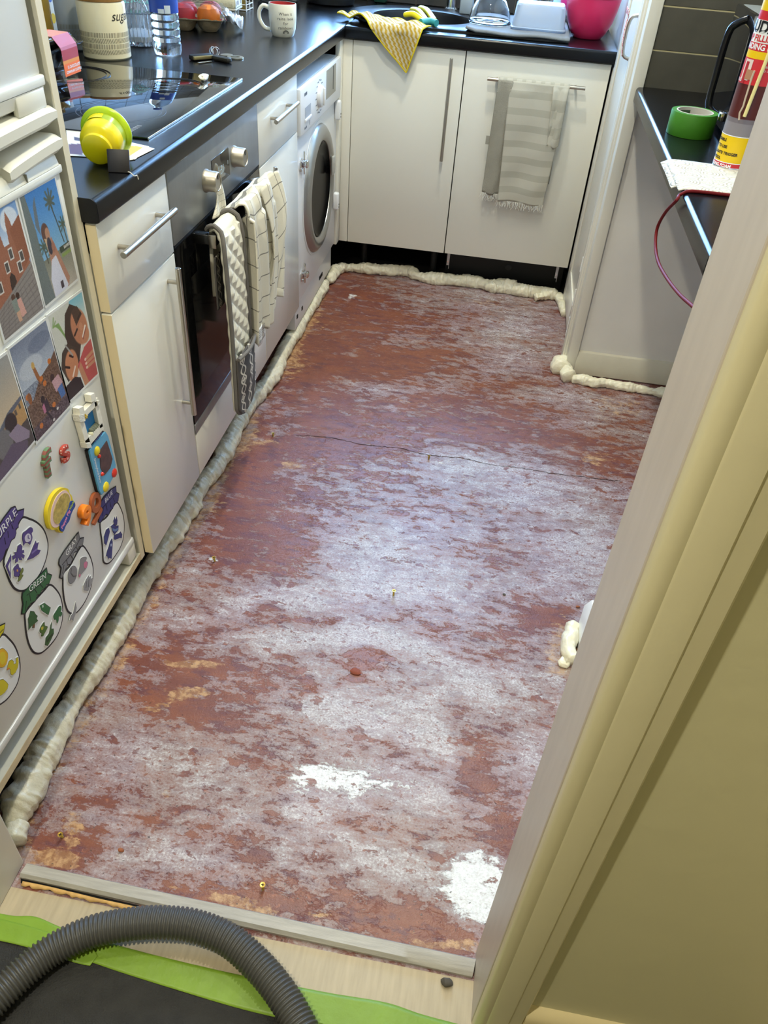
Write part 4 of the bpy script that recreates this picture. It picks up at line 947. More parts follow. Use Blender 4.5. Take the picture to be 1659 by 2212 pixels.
piece('duck_magnet', 'yellow duck piece on the yellow jar', [([(60, 1770), (72, 1735), (95, 1722), (112, 1738), (112, 1765), (135, 1755), (136, 1710), (152, 1700), (158, 1740), (150, 1790), (130, 1835), (100, 1862), (84, 1850), (82, 1810), (72, 1800), (50, 1815)], (204, 188, 26), 0), ([(50, 1800), (70, 1790), (72, 1806), (52, 1818)], (214, 130, 40), 0)])
piece('bell_magnet', 'yellow bell piece on the yellow jar', [([(-20, 1910), (15, 1902), (48, 1930), (62, 1950), (55, 1985), (30, 2020), (5, 2040), (-30, 2060)], (206, 190, 26), 0)])

# wooden and plastic letters
def letter(name, label, s, m, px0, px1, size, thick, rot=0, sx=1.0, bold=.0):
    a = Vector((0, *FP(*px0))); ca, sa = math.cos(rot), math.sin(rot)
    f = lambda u, v, d: Vector((FX+.0005+thick/2+d, a.y+(u*sx)*ca-v*sa, a.z+(u*sx)*sa+v*ca))
    b = text(s, size, f, 0, bold=bold, ext=thick/2-.0006, bevel=.0006)
    bmesh.ops.remove_doubles(b, verts=b.verts, dist=1e-5)
    return solo(name, b, m, label, 'fridge magnet')
def stripes(name, c0, c1, freq, axis=2):
    m = bpy.data.materials.new(name); m.use_nodes = True; nt = m.node_tree
    tc = nt.nodes.new('ShaderNodeTexCoord'); sp = nt.nodes.new('ShaderNodeSeparateXYZ'); nt.links.new(tc.outputs['Object'], sp.inputs[0])
    a = nt.nodes.new('ShaderNodeMath'); a.operation = 'MULTIPLY'; a.inputs[1].default_value = freq; nt.links.new(sp.outputs[axis], a.inputs[0])
    f = nt.nodes.new('ShaderNodeMath'); f.operation = 'FRACT'; nt.links.new(a.outputs[0], f.inputs[0])
    g = nt.nodes.new('ShaderNodeMath'); g.operation = 'GREATER_THAN'; g.inputs[1].default_value = .5; nt.links.new(f.outputs[0], g.inputs[0])
    mx = nt.nodes.new('ShaderNodeMix'); mx.data_type = 'RGBA'; mx.inputs[6].default_value = (*c0, 1); mx.inputs[7].default_value = (*c1, 1)
    nt.links.new(g.outputs[0], mx.inputs[0]); nt.links.new(mx.outputs[2], nt.nodes['Principled BSDF'].inputs['Base Color']); nt.nodes['Principled BSDF'].inputs['Roughness'].default_value = .55
    return m
def dots(name, c0, c1, scale, size):
    m = bpy.data.materials.new(name); m.use_nodes = True; nt = m.node_tree
    tc = nt.nodes.new('ShaderNodeTexCoord'); v = nt.nodes.new('ShaderNodeTexVoronoi'); v.inputs['Scale'].default_value = scale; nt.links.new(tc.outputs['Object'], v.inputs['Vector'])
    g = nt.nodes.new('ShaderNodeMath'); g.operation = 'LESS_THAN'; g.inputs[1].default_value = size; nt.links.new(v.outputs['Distance'], g.inputs[0])
    mx = nt.nodes.new('ShaderNodeMix'); mx.data_type = 'RGBA'; mx.inputs[6].default_value = (*c0, 1); mx.inputs[7].default_value = (*c1, 1)
    nt.links.new(g.outputs[0], mx.inputs[0]); nt.links.new(mx.outputs[2], nt.nodes['Principled BSDF'].inputs['Base Color']); nt.nodes['Principled BSDF'].inputs['Roughness'].default_value = .55
    return m
letter('letter_f_magnet', 'wooden letter f magnet with green and red stripes', 'f', stripes('f_stripes', S(104, 138, 96), S(150, 84, 74), 130), (94, 1033), None, .064, .006, -.12, 1.2, .0012)
letter('letter_s_magnet', 'red wooden letter s magnet with white dots', 's', dots('s_dots', S(186, 72, 56), S(236, 226, 214), 200, .26), (131, 1001), None, .056, .006, -.05, 1.1, .0014)
letter('number_nine_magnet', 'bright orange plastic number nine magnet', '9', mat('orange_plastic', S(246, 134, 26), .35), (171, 1137), None, .050, .012, -.1, 1.1, .0018)
# brown letter made of a ring and a bar
t = thing('letter_a_magnet', 'brown wooden letter a magnet behind the orange number', 'fridge magnet', (FX, *FP(205, 1090)))
cy, cz = FP(202, 1085); b = NB(); n = 36
for ro, ri, t0, t1 in ((.0195, .0095, .0005, .006),):
    P0 = [(cy+.9*ro*math.cos(2*math.pi*k/n), cz+1.05*ro*math.sin(2*math.pi*k/n)) for k in range(n)]; P1 = [(cy+.9*ri*math.cos(2*math.pi*k/n), cz+1.05*ri*math.sin(2*math.pi*k/n)) for k in range(n)]
    for k in range(n):
        j = (k+1) % n; prism(b, [P0[k], P0[j], P1[j], P1[k]], fz, t0, t1)
bmesh.ops.remove_doubles(b, verts=b.verts, dist=1e-6)
obj('ring', b, mat('brown_wood', S(170, 92, 52), .5), t)
obj('stroke', prism(NB(), [FP(208, 1110), FP(204, 1122), FP(203, 1128), FP(212, 1096), FP(217, 1092)][0:0] or [FP(196, 1130), FP(199, 1134), FP(216, 1100), FP(212, 1094)], fz, .0005, .006), MATS['brown_wood'], t)

# oval souvenir magnet (characters left out)
t = thing('oval_magnet', 'yellow oval souvenir magnet with a blue lettered banner', 'fridge magnet', (FX, *FP(120, 1100)))
e = C8([(400, 410), (405, 330), (440, 230), (490, 165), (545, 138), (590, 150), (605, 190), (625, 215), (640, 290), (628, 340), (605, 380), (590, 440), (560, 500), (540, 550), (510, 545), (490, 515), (450, 525), (420, 500)])
obj('plaque', prism(NB(), smooth_poly(e, 5), fz, .0005, .007), mat('yellow_resin', S(232, 206, 40), .35), t)
e = C8([(425, 420), (435, 330), (470, 235), (515, 180), (560, 160), (590, 185), (610, 235), (590, 330), (560, 420), (500, 490), (455, 500), (430, 470)])
obj('rim', prism(NB(), smooth_poly(e, 5), fz, .0068, .0078), mat('pale_pink', S(232, 200, 190), .4), t)
e = C8([(450, 425), (455, 340), (490, 250), (530, 195), (575, 190), (600, 240), (590, 330), (540, 430), (480, 470)])
obj('picture_field', prism(NB(), smooth_poly(e, 5), fz, .0077, .0084), mat('field_ochre', S(196, 172, 92), .5, var=.35, vscale=160), t)
e = C8([(505, 500), (510, 450), (550, 390), (585, 320), (600, 265), (630, 258), (645, 300), (622, 345), (605, 385), (588, 440), (560, 480), (535, 535), (512, 530)])
bn = obj('banner', prism(NB(), smooth_poly(e, 4), fz, .0083, .0095), mat('banner_blue', S(30, 70, 148), .4), t)
a, b2 = Vector((0, *C8([(525, 520)])[0])), Vector((0, *C8([(625, 290)])[0])); d = (b2-a).normalized(); nn = Vector((0, -d.z, d.y)); a = a+nn*.001
L_ = (b2-a).length
obj('lettering', text('Peppa Pig', L_*.19, lambda u, v, q: Vector((FX+.0097, 0, 0))+a+d*u+nn*v, 0, bold=.0003), mat('ink_pink', S(236, 150, 190)), bn, smooth=False)
a3 = a+d*L_*.76
obj('lettering', text('World', L_*.17, lambda u, v, q: Vector((FX+.0097, 0, 0))+a3+d*u*.75+nn*v, 0, bold=.0003), mat('ink_lime', S(190, 210, 60)), bn, smooth=False)

# driftwood seaside frame magnet
C7 = crop((80, 830), 6.3190)
t = thing('seaside_frame_magnet', 'white driftwood picture frame magnet with a blue sea scene', 'fridge magnet', (FX, *FP(185, 920)))
M_drift = mat('white_driftwood', S(232, 228, 212), .6, bump=.4, bscale=90, var=.06, vscale=60)
def bar(pts, t0=.001, t1=.011): return prism(NB(), C7(pts), fz, t0, t1)
obj('sea_picture', bar([(600, 470), (730, 340), (800, 560), (650, 700)], .001, .004), mat('sea_blue', S(24, 116, 176), .35, var=.3, vscale=60), t)
for q in ([(490, 470), (545, 440), (650, 800), (590, 830)], [(700, 230), (760, 240), (830, 560), (780, 590)], [(480, 440), (750, 170), (765, 250), (510, 500)], [(570, 770), (810, 520), (830, 600), (620, 850)]): obj('frame_bar', bar(q), M_drift, t)
for q in ([(472, 320), (535, 285), (555, 380), (490, 420)], [(632, 135), (690, 105), (712, 190), (650, 235)]): obj('post_top', bar(q, .001, .013), M_drift, t)
for q in ([(470, 410), (540, 395), (560, 490), (490, 500)], [(570, 790), (630, 780), (650, 850), (590, 860)], [(725, 215), (755, 205), (762, 265), (735, 275)]): obj('corner_rope', bar(q, .001, .0135), mat('rope_white', S(226, 222, 208), .8, bump=.6, bscale=300), t)
rk = NB(); cyy, czz = C7([(735, 590)])[0]
for k in range(5): q = C7([(690+22*k, 640-22*k)])[0]; lathe(rk, [(0, -.006), (.005, -.002), (.0055, .002), (.003, .006), (0, .007)], (FX+.006, q[0], q[1]), 8)
obj('rock', rk, mat('rock_green', S(122, 126, 104), .8, var=.3, vscale=120), t)
obj('shell', lathe(NB(), [(0, -.004), (.0045, -.001), (.004, .003), (0, .004)], (FX+.008, *C7([(675, 670)])[0]), 10), mat('shell_cream', S(236, 228, 186), .5), t)
st = C7([(575+30*math.cos(a_)*(1 if k % 2 else .35), 430+40*math.sin(a_)*(1 if k % 2 else .35)) for k, a_ in ((k, 2*math.pi*k/10) for k in range(10))])
obj('starfish', prism(NB(), st, fz, .0112, .0132), mat('starfish_gold', S(206, 176, 74), .5), t)
bl = NB()
for k in range(5): strip(bl, C7([(705+22*k, 780-26*k), (715+22*k, 745-26*k)]), .0022, .011, .0118)
put(obj('blue_marks', bl, mat('navy_paint', S(58, 62, 110), .5), t, smooth=False), kind='stuff')

# blue souvenir picture frame (figures left out)
t = thing('blue_frame_magnet', 'tilted light blue souvenir photo frame magnet with black edge', 'fridge magnet', (FX, *FP(220, 1000)))
fr_ = C7([(650, 905), (700, 820), (870, 640), (905, 700), (960, 900), (1010, 1090), (1000, 1210), (900, 1400), (820, 1500), (785, 1440)])
obj('backing', prism(NB(), grow(fr_, .001), fz, .0005, .006), M_inkb, t)
o = obj('frame', prism(NB(), fr_, fz, .0055, .0095), mat('sky_blue_resin', S(94, 168, 206), .35), t)
obj('picture', prism(NB(), C7([(780, 900), (880, 760), (960, 1010), (930, 1130), (850, 1230), (795, 1130)]), fz, .009, .0105), mat('dark_picture', S(84, 60, 56), .3, var=.5, vscale=90), o)
a, b2 = Vector((0, *C7([(705, 1010)])[0])), Vector((0, *C7([(800, 1380)])[0])); d = (b2-a).normalized(); nn = Vector((0, -d.z, d.y))
obj('lettering', text('Disneyland Paris', (b2-a).length*.135, lambda u, v, q: Vector((FX+.0098, 0, 0))+a+d*u+nn*v, 0, bold=.0001, shear=.2), M_inkw, o, smooth=False)
for px_, r, col, nm in (((745, 900), .009, S(226, 202, 40), 'yellow_stud'), ((870, 1390), .010, S(226, 202, 40), 'yellow_stud'), ((985, 1200), .009, S(206, 52, 36), 'red_stud'), ((770, 970), .004, S(190, 40, 50), 'red_stud'), ((815, 1215), .004, S(190, 40, 50), 'red_stud')):
    q = C7([px_])[0]; obj(nm, lathe(NB(), [(r, 0), (r*.95, .002), (r*.6, .004), (0, .005)], (FX+.0094, q[0], q[1]), 20, 'x'), mat(nm, col, .35), o)

# ---- printed photographs in clear sleeves
def photo(name, label, c, corners):
    t = thing(name, label, 'photograph', (FX, corners[0][0], corners[2][1]), 'holiday photographs in clear magnetic sleeves')
    tl, tr, br, bl_ = [Vector((FX+.0022, *q)) for q in corners]
    f = lambda u, v: tl.lerp(tr, u).lerp(bl_.lerp(br, u), v)
    obj('print', c.mesh(f), M_print, t, smooth=False)
    big = grow(corners, .0042)
    obj('sleeve', prism(NB(), big, fz, .0004, .0021), mat('sleeve_white', S(222, 224, 220), .2), t, smooth=False)
Z = lambda *a: a
sky = (70, 130, 190)
W_, H_ = 112, 168
# 1 brick gatehouse, couple on cobbles
c = Canvas(W_, H_, (150, 160, 175)).vgrad(0, .35, (110, 150, 200), (215, 220, 225)).ell(.75, .12, .2, .1, (226, 230, 234), .8)
c.poly([(0, .22), (.12, .2), (.12, .3), (.35, .32), (.36, .14), (.46, .12), (.5, .3), (.62, .3), (.65, .12), (.7, .04), (.76, .12), (.8, .28), (.95, .25), (.97, .55), (.4, .68), (0, .76)], (152, 100, 78))
c.poly([(.7, .2), (1, .12), (1, .5), (.8, .56)], (140, 88, 66))
for x, y in ((.15, .42), (.6, .38), (.72, .52), (.2, .58), (.82, .45), (.45, .46)): c.rect(x-.05, y-.05, x+.05, y+.05, (208, 204, 196)).rect(x-.035, y-.038, x+.035, y+.038, (84, 80, 78))
c.poly([(.42, .62), (.44, .55), (.5, .52), (.56, .56), (.57, .62), (.42, .68)], (60, 48, 44))
c.poly([(0, .75), (.4, .67), (1, .54), (1, 1), (0, 1)], (136, 130, 126))
for k in range(9): c.line([(0, .78+.03*k), (1, .58+.055*k)], .006, (98, 92, 92), .7)
for k in range(8): c.line([(.1*k+.2, .7), (.16*k-.05, 1)], .005, (98, 92, 92), .5)
c.ell(.4, .72, .045, .03, (86, 62, 50)).ell(.5, .73, .045, .03, (60, 42, 36)).poly([(.34, .74), (.47, .74), (.47, .86), (.36, .86)], (128, 138, 132)).poly([(.46, .76), (.56, .76), (.6, .92), (.48, .93)], (206, 158, 146)).poly([(.38, .86), (.47, .86), (.47, .95), (.4, .95)], (196, 158, 132)).grain(16, 1)
photo('castle_photo', 'photo of a couple in front of a red brick gatehouse', c, [(-.262, .950), (-.1625, .950), (-.1545, .789), (-.262, .789)])
# 2 palms and a person in white
c = Canvas(W_, H_, sky).vgrad(0, .62, (60, 122, 190), (126, 176, 212)).vgrad(.62, 1, (120, 124, 112), (176, 168, 156))
c.poly([(0, 0), (.12, 0), (.2, .3), (.22, .6), (.3, 1), (0, 1)], (106, 116, 116)).poly([(.22, .3), (.27, .12), (.36, .05), (.34, .14), (.3, .4)], (100, 112, 122))
c.line([(.72, .2), (.78, .35), (.86, .58)], .012, (66, 70, 66))
for a_ in range(9): c.line([(.72, .17), (.72+.13*math.cos(a_*.7), .15+.09*math.sin(a_*.7))], .02, (84, 92, 80), .9)
for cx_, cy_ in ((.93, .42), (.45, .55), (.3, .5)):
    for a_ in range(9): c.line([(cx_, cy_), (cx_+.11*math.cos(a_*.75), cy_+.07*math.sin(a_*.75))], .014, (74, 92, 78), .9)
    c.line([(cx_, cy_), (cx_+.03, .66)], .014, (84, 82, 72))
c.rect(.7, .6, 1, .66, (52, 66, 50)).rect(.72, .67, 1, .71, (128, 150, 84))
for k in range(5): c.rect(.82+.035*k, .615, .842+.035*k, .645, (226, 226, 222))
c.ell(.42, .4, .10, .09, (96, 66, 58)).ell(.47, .42, .06, .06, (176, 132, 108)).poly([(.36, .44), (.44, .46), (.46, .6), (.4, .6)], (196, 172, 140))
c.poly([(.42, .5), (.55, .46), (.68, .7), (.8, .92), (.72, 1), (.4, 1), (.36, .85)], (172, 126, 106)).poly([(.42, .66), (.56, .64), (.72, .98), (.68, 1), (.3, 1), (.3, .82)], (206, 208, 222)).ell(.46, .53, .06, .08, (58, 58, 74)).ell(.55, .56, .05, .05, (156, 108, 92)).rect(.52, .9, .6, .97, (70, 60, 70)).grain(16, 1, seed=2)
photo('palm_photo', 'photo of a person in white under tall palm trees', c, [(-.150, .949), (-.052, .948), (-.0445, .791), (-.148, .7895)])
# 3 pumpkin patch
c = Canvas(W_, H_, (130, 140, 155)).vgrad(0, .45, (118, 128, 148), (176, 186, 198)).ell(.35, .3, .3, .1, (192, 198, 204), .7).ell(.7, .14, .3, .08, (96, 108, 130), .6)
c.poly([(0, .62), (.2, .6), (.45, .47), (.75, .42), (1, .33), (1, 1), (0, 1)], (104, 80, 66)).vgrad(.86, 1, (86, 72, 78), (80, 66, 74)).grain(50, 2, .45, 1, 3)
c.poly([(.36, .3), (.44, .33), (.5, .5), (.46, .53), (.4, .45)], (150, 96, 58)).ell(.4, .3, .04, .035, (196, 160, 90))
for x, y in ((.5, .48), (.8, .39), (.55, .55), (.08, .53), (.62, .83), (.2, .9)): c.ell(x, y, .045, .028, (196, 112, 46))
c.ell(.76, .57, .055, .045, (60, 44, 42)).poly([(.72, .6), (.92, .58), (.98, .7), (.76, .74)], (190, 152, 156)).poly([(.8, .72), (.95, .7), (.98, .84), (.84, .85)], (74, 110, 164))
c.ell(.4, .68, .05, .04, (44, 34, 36)).poly([(.34, .72), (.5, .7), (.52, .84), (.38, .84)], (60, 48, 58)).poly([(.34, .74), (.4, .72), (.4, .82), (.34, .82)], (182, 112, 140)).line([(.42, .84), (.5, .97)], .02, (44, 40, 46)).line([(.5, .82), (.66, .9)], .02, (44, 40, 46)).ell(.68, .9, .03, .015, (206, 200, 196)).ell(.52, .97, .03, .015, (206, 200, 196)).ell(.12, .56, .05, .06, (140, 88, 52)).grain(26, 1, seed=4)
photo('pumpkin_photo', 'photo of people sitting among pumpkins under a grey sky', c, [(-.2585, .773), (-.1565, .770), (-.1445, .613), (-.2525, .612)])
# 4 two smiling people
c = Canvas(W_, H_, (206, 208, 200)).vgrad(0, .3, (120, 186, 206), (208, 210, 202)).poly([(0, 0), (.6, 0), (.5, .2), (.3, .6), (0, .7)], (200, 202, 192)).vgrad(.999, 1, (0, 0, 0), (0, 0, 0))
for k in range(9): c.line([(.05+.02*k, .14), (.12+.03*k, .05+.045*k)], .012, (124, 156, 92), .9)
c.poly([(.33, .52), (.3, .3), (.42, .1), (.6, .03), (.8, .12), (.86, .3), (.7, .5), (.5, .72)], (58, 46, 40)).poly([(.0, .6), (.12, .45), (.3, .4), (.5, .5), (.45, .72), (.1, .8)], (66, 56, 48))
c.ell(.74, .33, .24, .2, (182, 122, 92), rot=.5).ell(.84, .45, .14, .1, (188, 128, 98)).poly([(.6, .12), (.78, .1), (.88, .22), (.66, .3)], (74, 56, 48))
c.line([(.74, .24), (.84, .2)], .022, (46, 32, 28)).line([(.56, .38), (.66, .34)], .022, (46, 32, 28)).line([(.78, .46), (.9, .37)], .022, (236, 226, 214)).line([(.77, .485), (.92, .39)], .012, (130, 62, 56)).ell(.78, .34, .05, .045, (196, 138, 106))
c.ell(.3, .66, .2, .17, (190, 128, 92), rot=-.4).line([(.12, .62), (.22, .66)], .02, (46, 32, 28)).line([(.3, .54), (.38, .58)], .02, (46, 32, 28)).line([(.26, .78), (.38, .7)], .018, (228, 208, 192)).line([(.25, .40), (.38, .56)], .016, (150, 150, 146))
c.poly([(.0, .82), (.3, .8), (.46, .86), (.5, 1), (0, 1)], (42, 36, 38)).poly([(.45, .72), (.75, .58), (1, .55), (1, 1), (.55, 1)], (186, 84, 84)).poly([(.46, .76), (.56, .7), (.68, 1), (.54, 1)], (190, 134, 102))
for k in range(3): c.line([(1, .7+.06*k), (.72, .72+.05*k)], .03, (196, 140, 110)).ell(.71, .72+.05*k, .03, .016, (226, 196, 182))
c.grain(10, 1, seed=6)
photo('selfie_photo', 'photo of two dark haired people smiling cheek to cheek', c, [(-.1485, .772), (-.0405, .766), (-.0405, .615), (-.1425, .620)])
# 5 two people from behind
c = Canvas(W_, H_, (186, 176, 156)).vgrad(0, .55, (150, 152, 150), (198, 178, 148)).poly([(.25, .62), (.6, .52), (1, .48), (1, .75), (.2, .78)], (180, 142, 92)).poly([(.22, .62), (.62, .5), (1, .46), (1, .5), (.6, .56), (.24, .68)], (92, 98, 112))
for k in range(5): c.rect(.4+.12*k, .6-.02*k, .45+.12*k, .66-.02*k, (92, 82, 74))
c.poly([(0, .78), (1, .72), (1, 1), (0, 1)], (74, 68, 66)).ell(.62, .62, .14, .1, (50, 42, 44)).ell(.36, .74, .2, .14, (112, 110, 112)).poly([(.5, .7), (.75, .68), (.95, .86), (.9, .92), (.6, .84)], (142, 128, 146)).poly([(.1, .88), (.5, .8), (.85, .92), (.8, 1), (0, 1)], (92, 80, 100)).grain(14, 1, seed=8)
photo('evening_photo', 'photo of two people seen from behind at dusk', c, [(-.3665, .775), (-.2660, .770), (-.2570, .618), (-.3620, .612)])
# ================================================================== TEXTILES
def uvlines(name, base, line, nu, nv, wu, wv, rough=.9, bump=.4, bscale=900, line2=None):
    m = bpy.data.materials.new(name); m.use_nodes = True; nt = m.node_tree; L = nt.links.new; b = nt.nodes['Principled BSDF']
    uv = nt.nodes.new('ShaderNodeUVMap'); sp = nt.nodes.new('ShaderNodeSeparateXYZ'); L(uv.outputs[0], sp.inputs[0])
    def ln(o, n, w):
        a = nt.nodes.new('ShaderNodeMath'); a.operation = 'MULTIPLY'; a.inputs[1].default_value = n; a.operation = 'MULTIPLY_ADD'; a.inputs[2].default_value = .5; L(o, a.inputs[0])
        f = nt.nodes.new('ShaderNodeMath'); f.operation = 'FRACT'; L(a.outputs[0], f.inputs[0])
        g = nt.nodes.new('ShaderNodeMath'); g.operation = 'LESS_THAN'; g.inputs[1].default_value = w; L(f.outputs[0], g.inputs[0]); return g.outputs[0]
    mxm = nt.nodes.new('ShaderNodeMath'); mxm.operation = 'MAXIMUM'
    if nu: L(ln(sp.outputs[0], nu, wu), mxm.inputs[0])
    else: mxm.inputs[0].default_value = 0
    if nv: L(ln(sp.outputs[1], nv, wv), mxm.inputs[1])
    else: mxm.inputs[1].default_value = 0
    mx = nt.nodes.new('ShaderNodeMix'); mx.data_type = 'RGBA'; mx.inputs[6].default_value = (*base, 1); mx.inputs[7].default_value = (*line, 1)
    L(mxm.outputs[0], mx.inputs[0]); L(mx.outputs[2], b.inputs['Base Color']); b.inputs['Roughness'].default_value = rough
    tc = nt.nodes.new('ShaderNodeTexCoord'); n = nt.nodes.new('ShaderNodeTexNoise'); n.inputs['Scale'].default_value = bscale; L(tc.outputs['Object'], n.inputs['Vector'])
    bp = nt.nodes.new('ShaderNodeBump'); bp.inputs['Strength'].default_value = bump; bp.inputs['Distance'].default_value = .002; L(n.outputs[0], bp.inputs['Height']); L(bp.outputs[0], b.inputs['Normal'])
    return m
def poly_at(P, t):                                   # point on a polyline of Vectors by length fraction
    d = [0]
    for a, b in zip(P, P[1:]): d.append(d[-1]+(b-a).length)
    s = t*d[-1]
    for k in range(len(P)-1):
        if s <= d[k+1] or k == len(P)-2: return P[k].lerp(P[k+1], (s-d[k])/max(1e-9, d[k+1]-d[k]))
def lattice_mat():
    m = bpy.data.materials.new('glove_print'); m.use_nodes = True; nt = m.node_tree; L = nt.links.new; b = nt.nodes['Principled BSDF']
    uv = nt.nodes.new('ShaderNodeUVMap'); sp = nt.nodes.new('ShaderNodeSeparateXYZ'); L(uv.outputs[0], sp.inputs[0])
    def M(op, a, c=None):
        n = nt.nodes.new('ShaderNodeMath'); n.operation = op
        for i, v in enumerate((a, c)):
            if v is None: continue
            if isinstance(v, (int, float)): n.inputs[i].default_value = v
            else: L(v, n.inputs[i])
        return n.outputs[0]
    u, v = M('MULTIPLY', sp.outputs[1], 2.4), M('MULTIPLY', sp.outputs[0], 3.2)
    # ogee lattice: two wavy families
    wv_ = M('MULTIPLY', M('SINE', M('MULTIPLY', v, 6.2832)), .22)
    l1 = M('ABSOLUTE', M('SUBTRACT', M('FRACT', M('ADD', u, wv_)), .5)); l2 = M('ABSOLUTE', M('SUBTRACT', M('FRACT', M('SUBTRACT', u, wv_)), .5))
    a = M('LESS_THAN', M('MINIMUM', l1, l2), .055)
    # little crosses in the fields
    fu, fv = M('SUBTRACT', M('FRACT', u), .5), M('SUBTRACT', M('FRACT', M('ADD', v, .25)), .5)
    r = M('SQRT', M('ADD', M('MULTIPLY', fu, fu), M('MULTIPLY', fv, fv))); cr = M('LESS_THAN', M('ABSOLUTE', M('MULTIPLY', fu, fv)), .004)
    fl = M('MULTIPLY', M('LESS_THAN', r, .17), cr)
    mx = nt.nodes.new('ShaderNodeMix'); mx.data_type = 'RGBA'; mx.inputs[6].default_value = (*S(84, 80, 76), 1); mx.inputs[7].default_value = (*S(214, 208, 192), 1)
    L(M('MAXIMUM', a, fl), mx.inputs[0]); L(mx.outputs[2], b.inputs['Base Color']); b.inputs['Roughness'].default_value = .9
    return m
M_glove = mat('glove_cream', S(226, 222, 204), .9, bump=.3, bscale=500, var=.07, vscale=50)
M_pipe = mat('grey_piping', S(108, 104, 98), .9)
M_lat = lattice_mat()
# double oven glove over the oven handle
gv = thing('oven_glove', 'double oven glove in quilted cream with grey patterned pockets on the oven handle', 'oven glove', (.06, .45, .25))
path = [Vector((.022, 0, .56)), Vector((.023, 0, .66)), Vector((.027, 0, .702)), Vector((.032, 0, .717)), Vector((.044, 0, .7235)), Vector((.056, 0, .717)), Vector((.061, 0, .702)), Vector((.064, 0, .66)), Vector((.067, 0, .50)), Vector((.066, 0, .36)), Vector((.064, 0, .262))]
path = resample(path, .01)
def glove_w(z, front):                       # near and far edge by height
    if not front: return .432, .512
    return (.362 if z > .70 else .362+.026*min(1, (.70-z)/.05)), .512+.02*(.72-z)
def glove_pt(s, v, off=0.0):
    p = poly_at(path, s); q = poly_at(path, min(1, s+.01)); p0 = poly_at(path, max(0, s-.01)); tg = (q-p0).normalized(); n = Vector((tg.z, 0, -tg.x))*-1
    if n.x < 0 and s > .4: n = -n
    f = min(1, max(0, (s-.2)/.2)); a0, b0 = glove_w(p.z, False); a1, b1 = glove_w(p.z, True)
    ya, yb = a0+(a1-a0)*f, b0+(b1-b0)*f
    y = ya+(yb-ya)*v
    if s > .93:                               # rounded bottom
        k = (s-.93)/.07; c = (ya+yb)/2; hw = (yb-ya)/2*math.sqrt(max(0, 1-k*k*.86)); y = c+(v*2-1)*hw
    return Vector((p.x, y, p.z))+n*off
def quilt(i, j):
    s, v = i, j
    a = (s*15+v*2.6); c = (s*15-v*2.6); d = min(abs((a % 1)-.5), abs((c % 1)-.5))
    e = min(v, 1-v)
    off = .006+.0065*min(1, d*2.6)*min(1, e*9) if s > .30 else .002+.003*min(1, e*8)
    p = glove_pt(s, v, off); return p
obj('quilted_strip', sheet(150, 40, quilt), M_glove, gv); solidify(gv.children[-1], .008, -1)
pk = obj('front_pocket', sheet(50, 24, lambda i, j: glove_pt(.735+.262*i, .5+(j-.5)*1.03, .017+.008*math.sin(math.pi*j)*math.sin(math.pi*min(1, i*1.2+.1))), (1.0, 1.0)), M_lat, gv); solidify(pk, .004, -1)
bp_ = obj('back_pocket', sheet(30, 16, lambda i, j: glove_pt(.002+.19*i, j, -.004)+Vector((.012, -.028, -.02+.0*i)), (1.0, .9)), M_lat, gv); solidify(bp_, .003, -1)
edge = [glove_pt(.24+.755*k/76, 0.0, .008) for k in range(77)]+[glove_pt(.995, v, .008) for v in (.2, .4, .6, .8)]+[glove_pt(.995-.755*k/76, 1.0, .008) for k in range(77)]
obj('piping', tube(NB(), edge, .0048, 8), M_pipe, gv)
obj('pocket_hem', tube(NB(), [glove_pt(.735, v/12, .020+.008*math.sin(math.pi*v/12)) for v in range(13)], .0042, 8), M_pipe, gv)
# checked tea towel bunched over the same handle
tt = thing('tea_towel', 'cream tea towel with grey checks bunched over the oven handle', 'tea towel', (.06, .65, .40))
tp_ = resample([Vector((.020, 0, .60)), Vector((.026, 0, .69)), Vector((.036, 0, .728)), Vector((.050, 0, .738)), Vector((.064, 0, .722)), Vector((.070, 0, .62)), Vector((.071, 0, .52)), Vector((.070, 0, .41))], .01)
def towel_pt(i, j):
    p = poly_at(tp_, i); z = p.z
    f = max(0, min(1, (i-.35)/.65))
    ya = .5225+.008*f; yb = .775-.02*f+.03*math.sin(math.pi*f*.9)*(1-f)
    if i < .30: yb = .752
    y = ya+(yb-ya)*j
    a = 1.0 if i > .4 else .45
    ruck = .012*math.sin(j*17+1.2+i*1.5)+.008*math.sin(j*31+2.5*i)
    x = p.x+.010+ruck*a*(1 if i > .3 else -.4 if i < .15 else .5)
    y += .005*math.sin(i*7+j*4)*(.3 if j < .1 else 1)
    z += (.02*math.sin(j*9) if i > .95 else 0)+.012*math.sin(j*13+1)*max(0, 1-abs(i-.42)*6)
    if i > .5: z -= .05*(j-.5)*(-(i-.5))*1.0
    if i < .27: x = min(x, .0315)
    elif i > .37: x = max(x, .0575)
    if .0315 < x < .0575: z = max(z, .7165+.004*math.sin(math.pi*(x-.0315)/.026))
    return Vector((x, y, z))
o = obj('cloth', sheet(90, 70, towel_pt, (1, 1)), uvlines('tea_towel_check', S(224, 219, 200), S(136, 132, 120), 9.2, 6.5, .05, .035), tt); solidify(o, .004)
def fold_pt(i, j):                          # the loose fold on the far side, shorter
    z = .735-.30*i*(1-.25*j)+.01*math.sin(j*8); y = .655+.125*j+.025*math.sin(i*2.6)-.035*i; x = .072+.014*math.sin(j*7+i*3)+.014*math.sin(math.pi*i)
    return Vector((x, y, z))
o = obj('loose_fold', sheet(40, 30, fold_pt, (.5, .6)), MATS.get('x') or bpy.data.materials['tea_towel_check'], tt); solidify(o, .004)
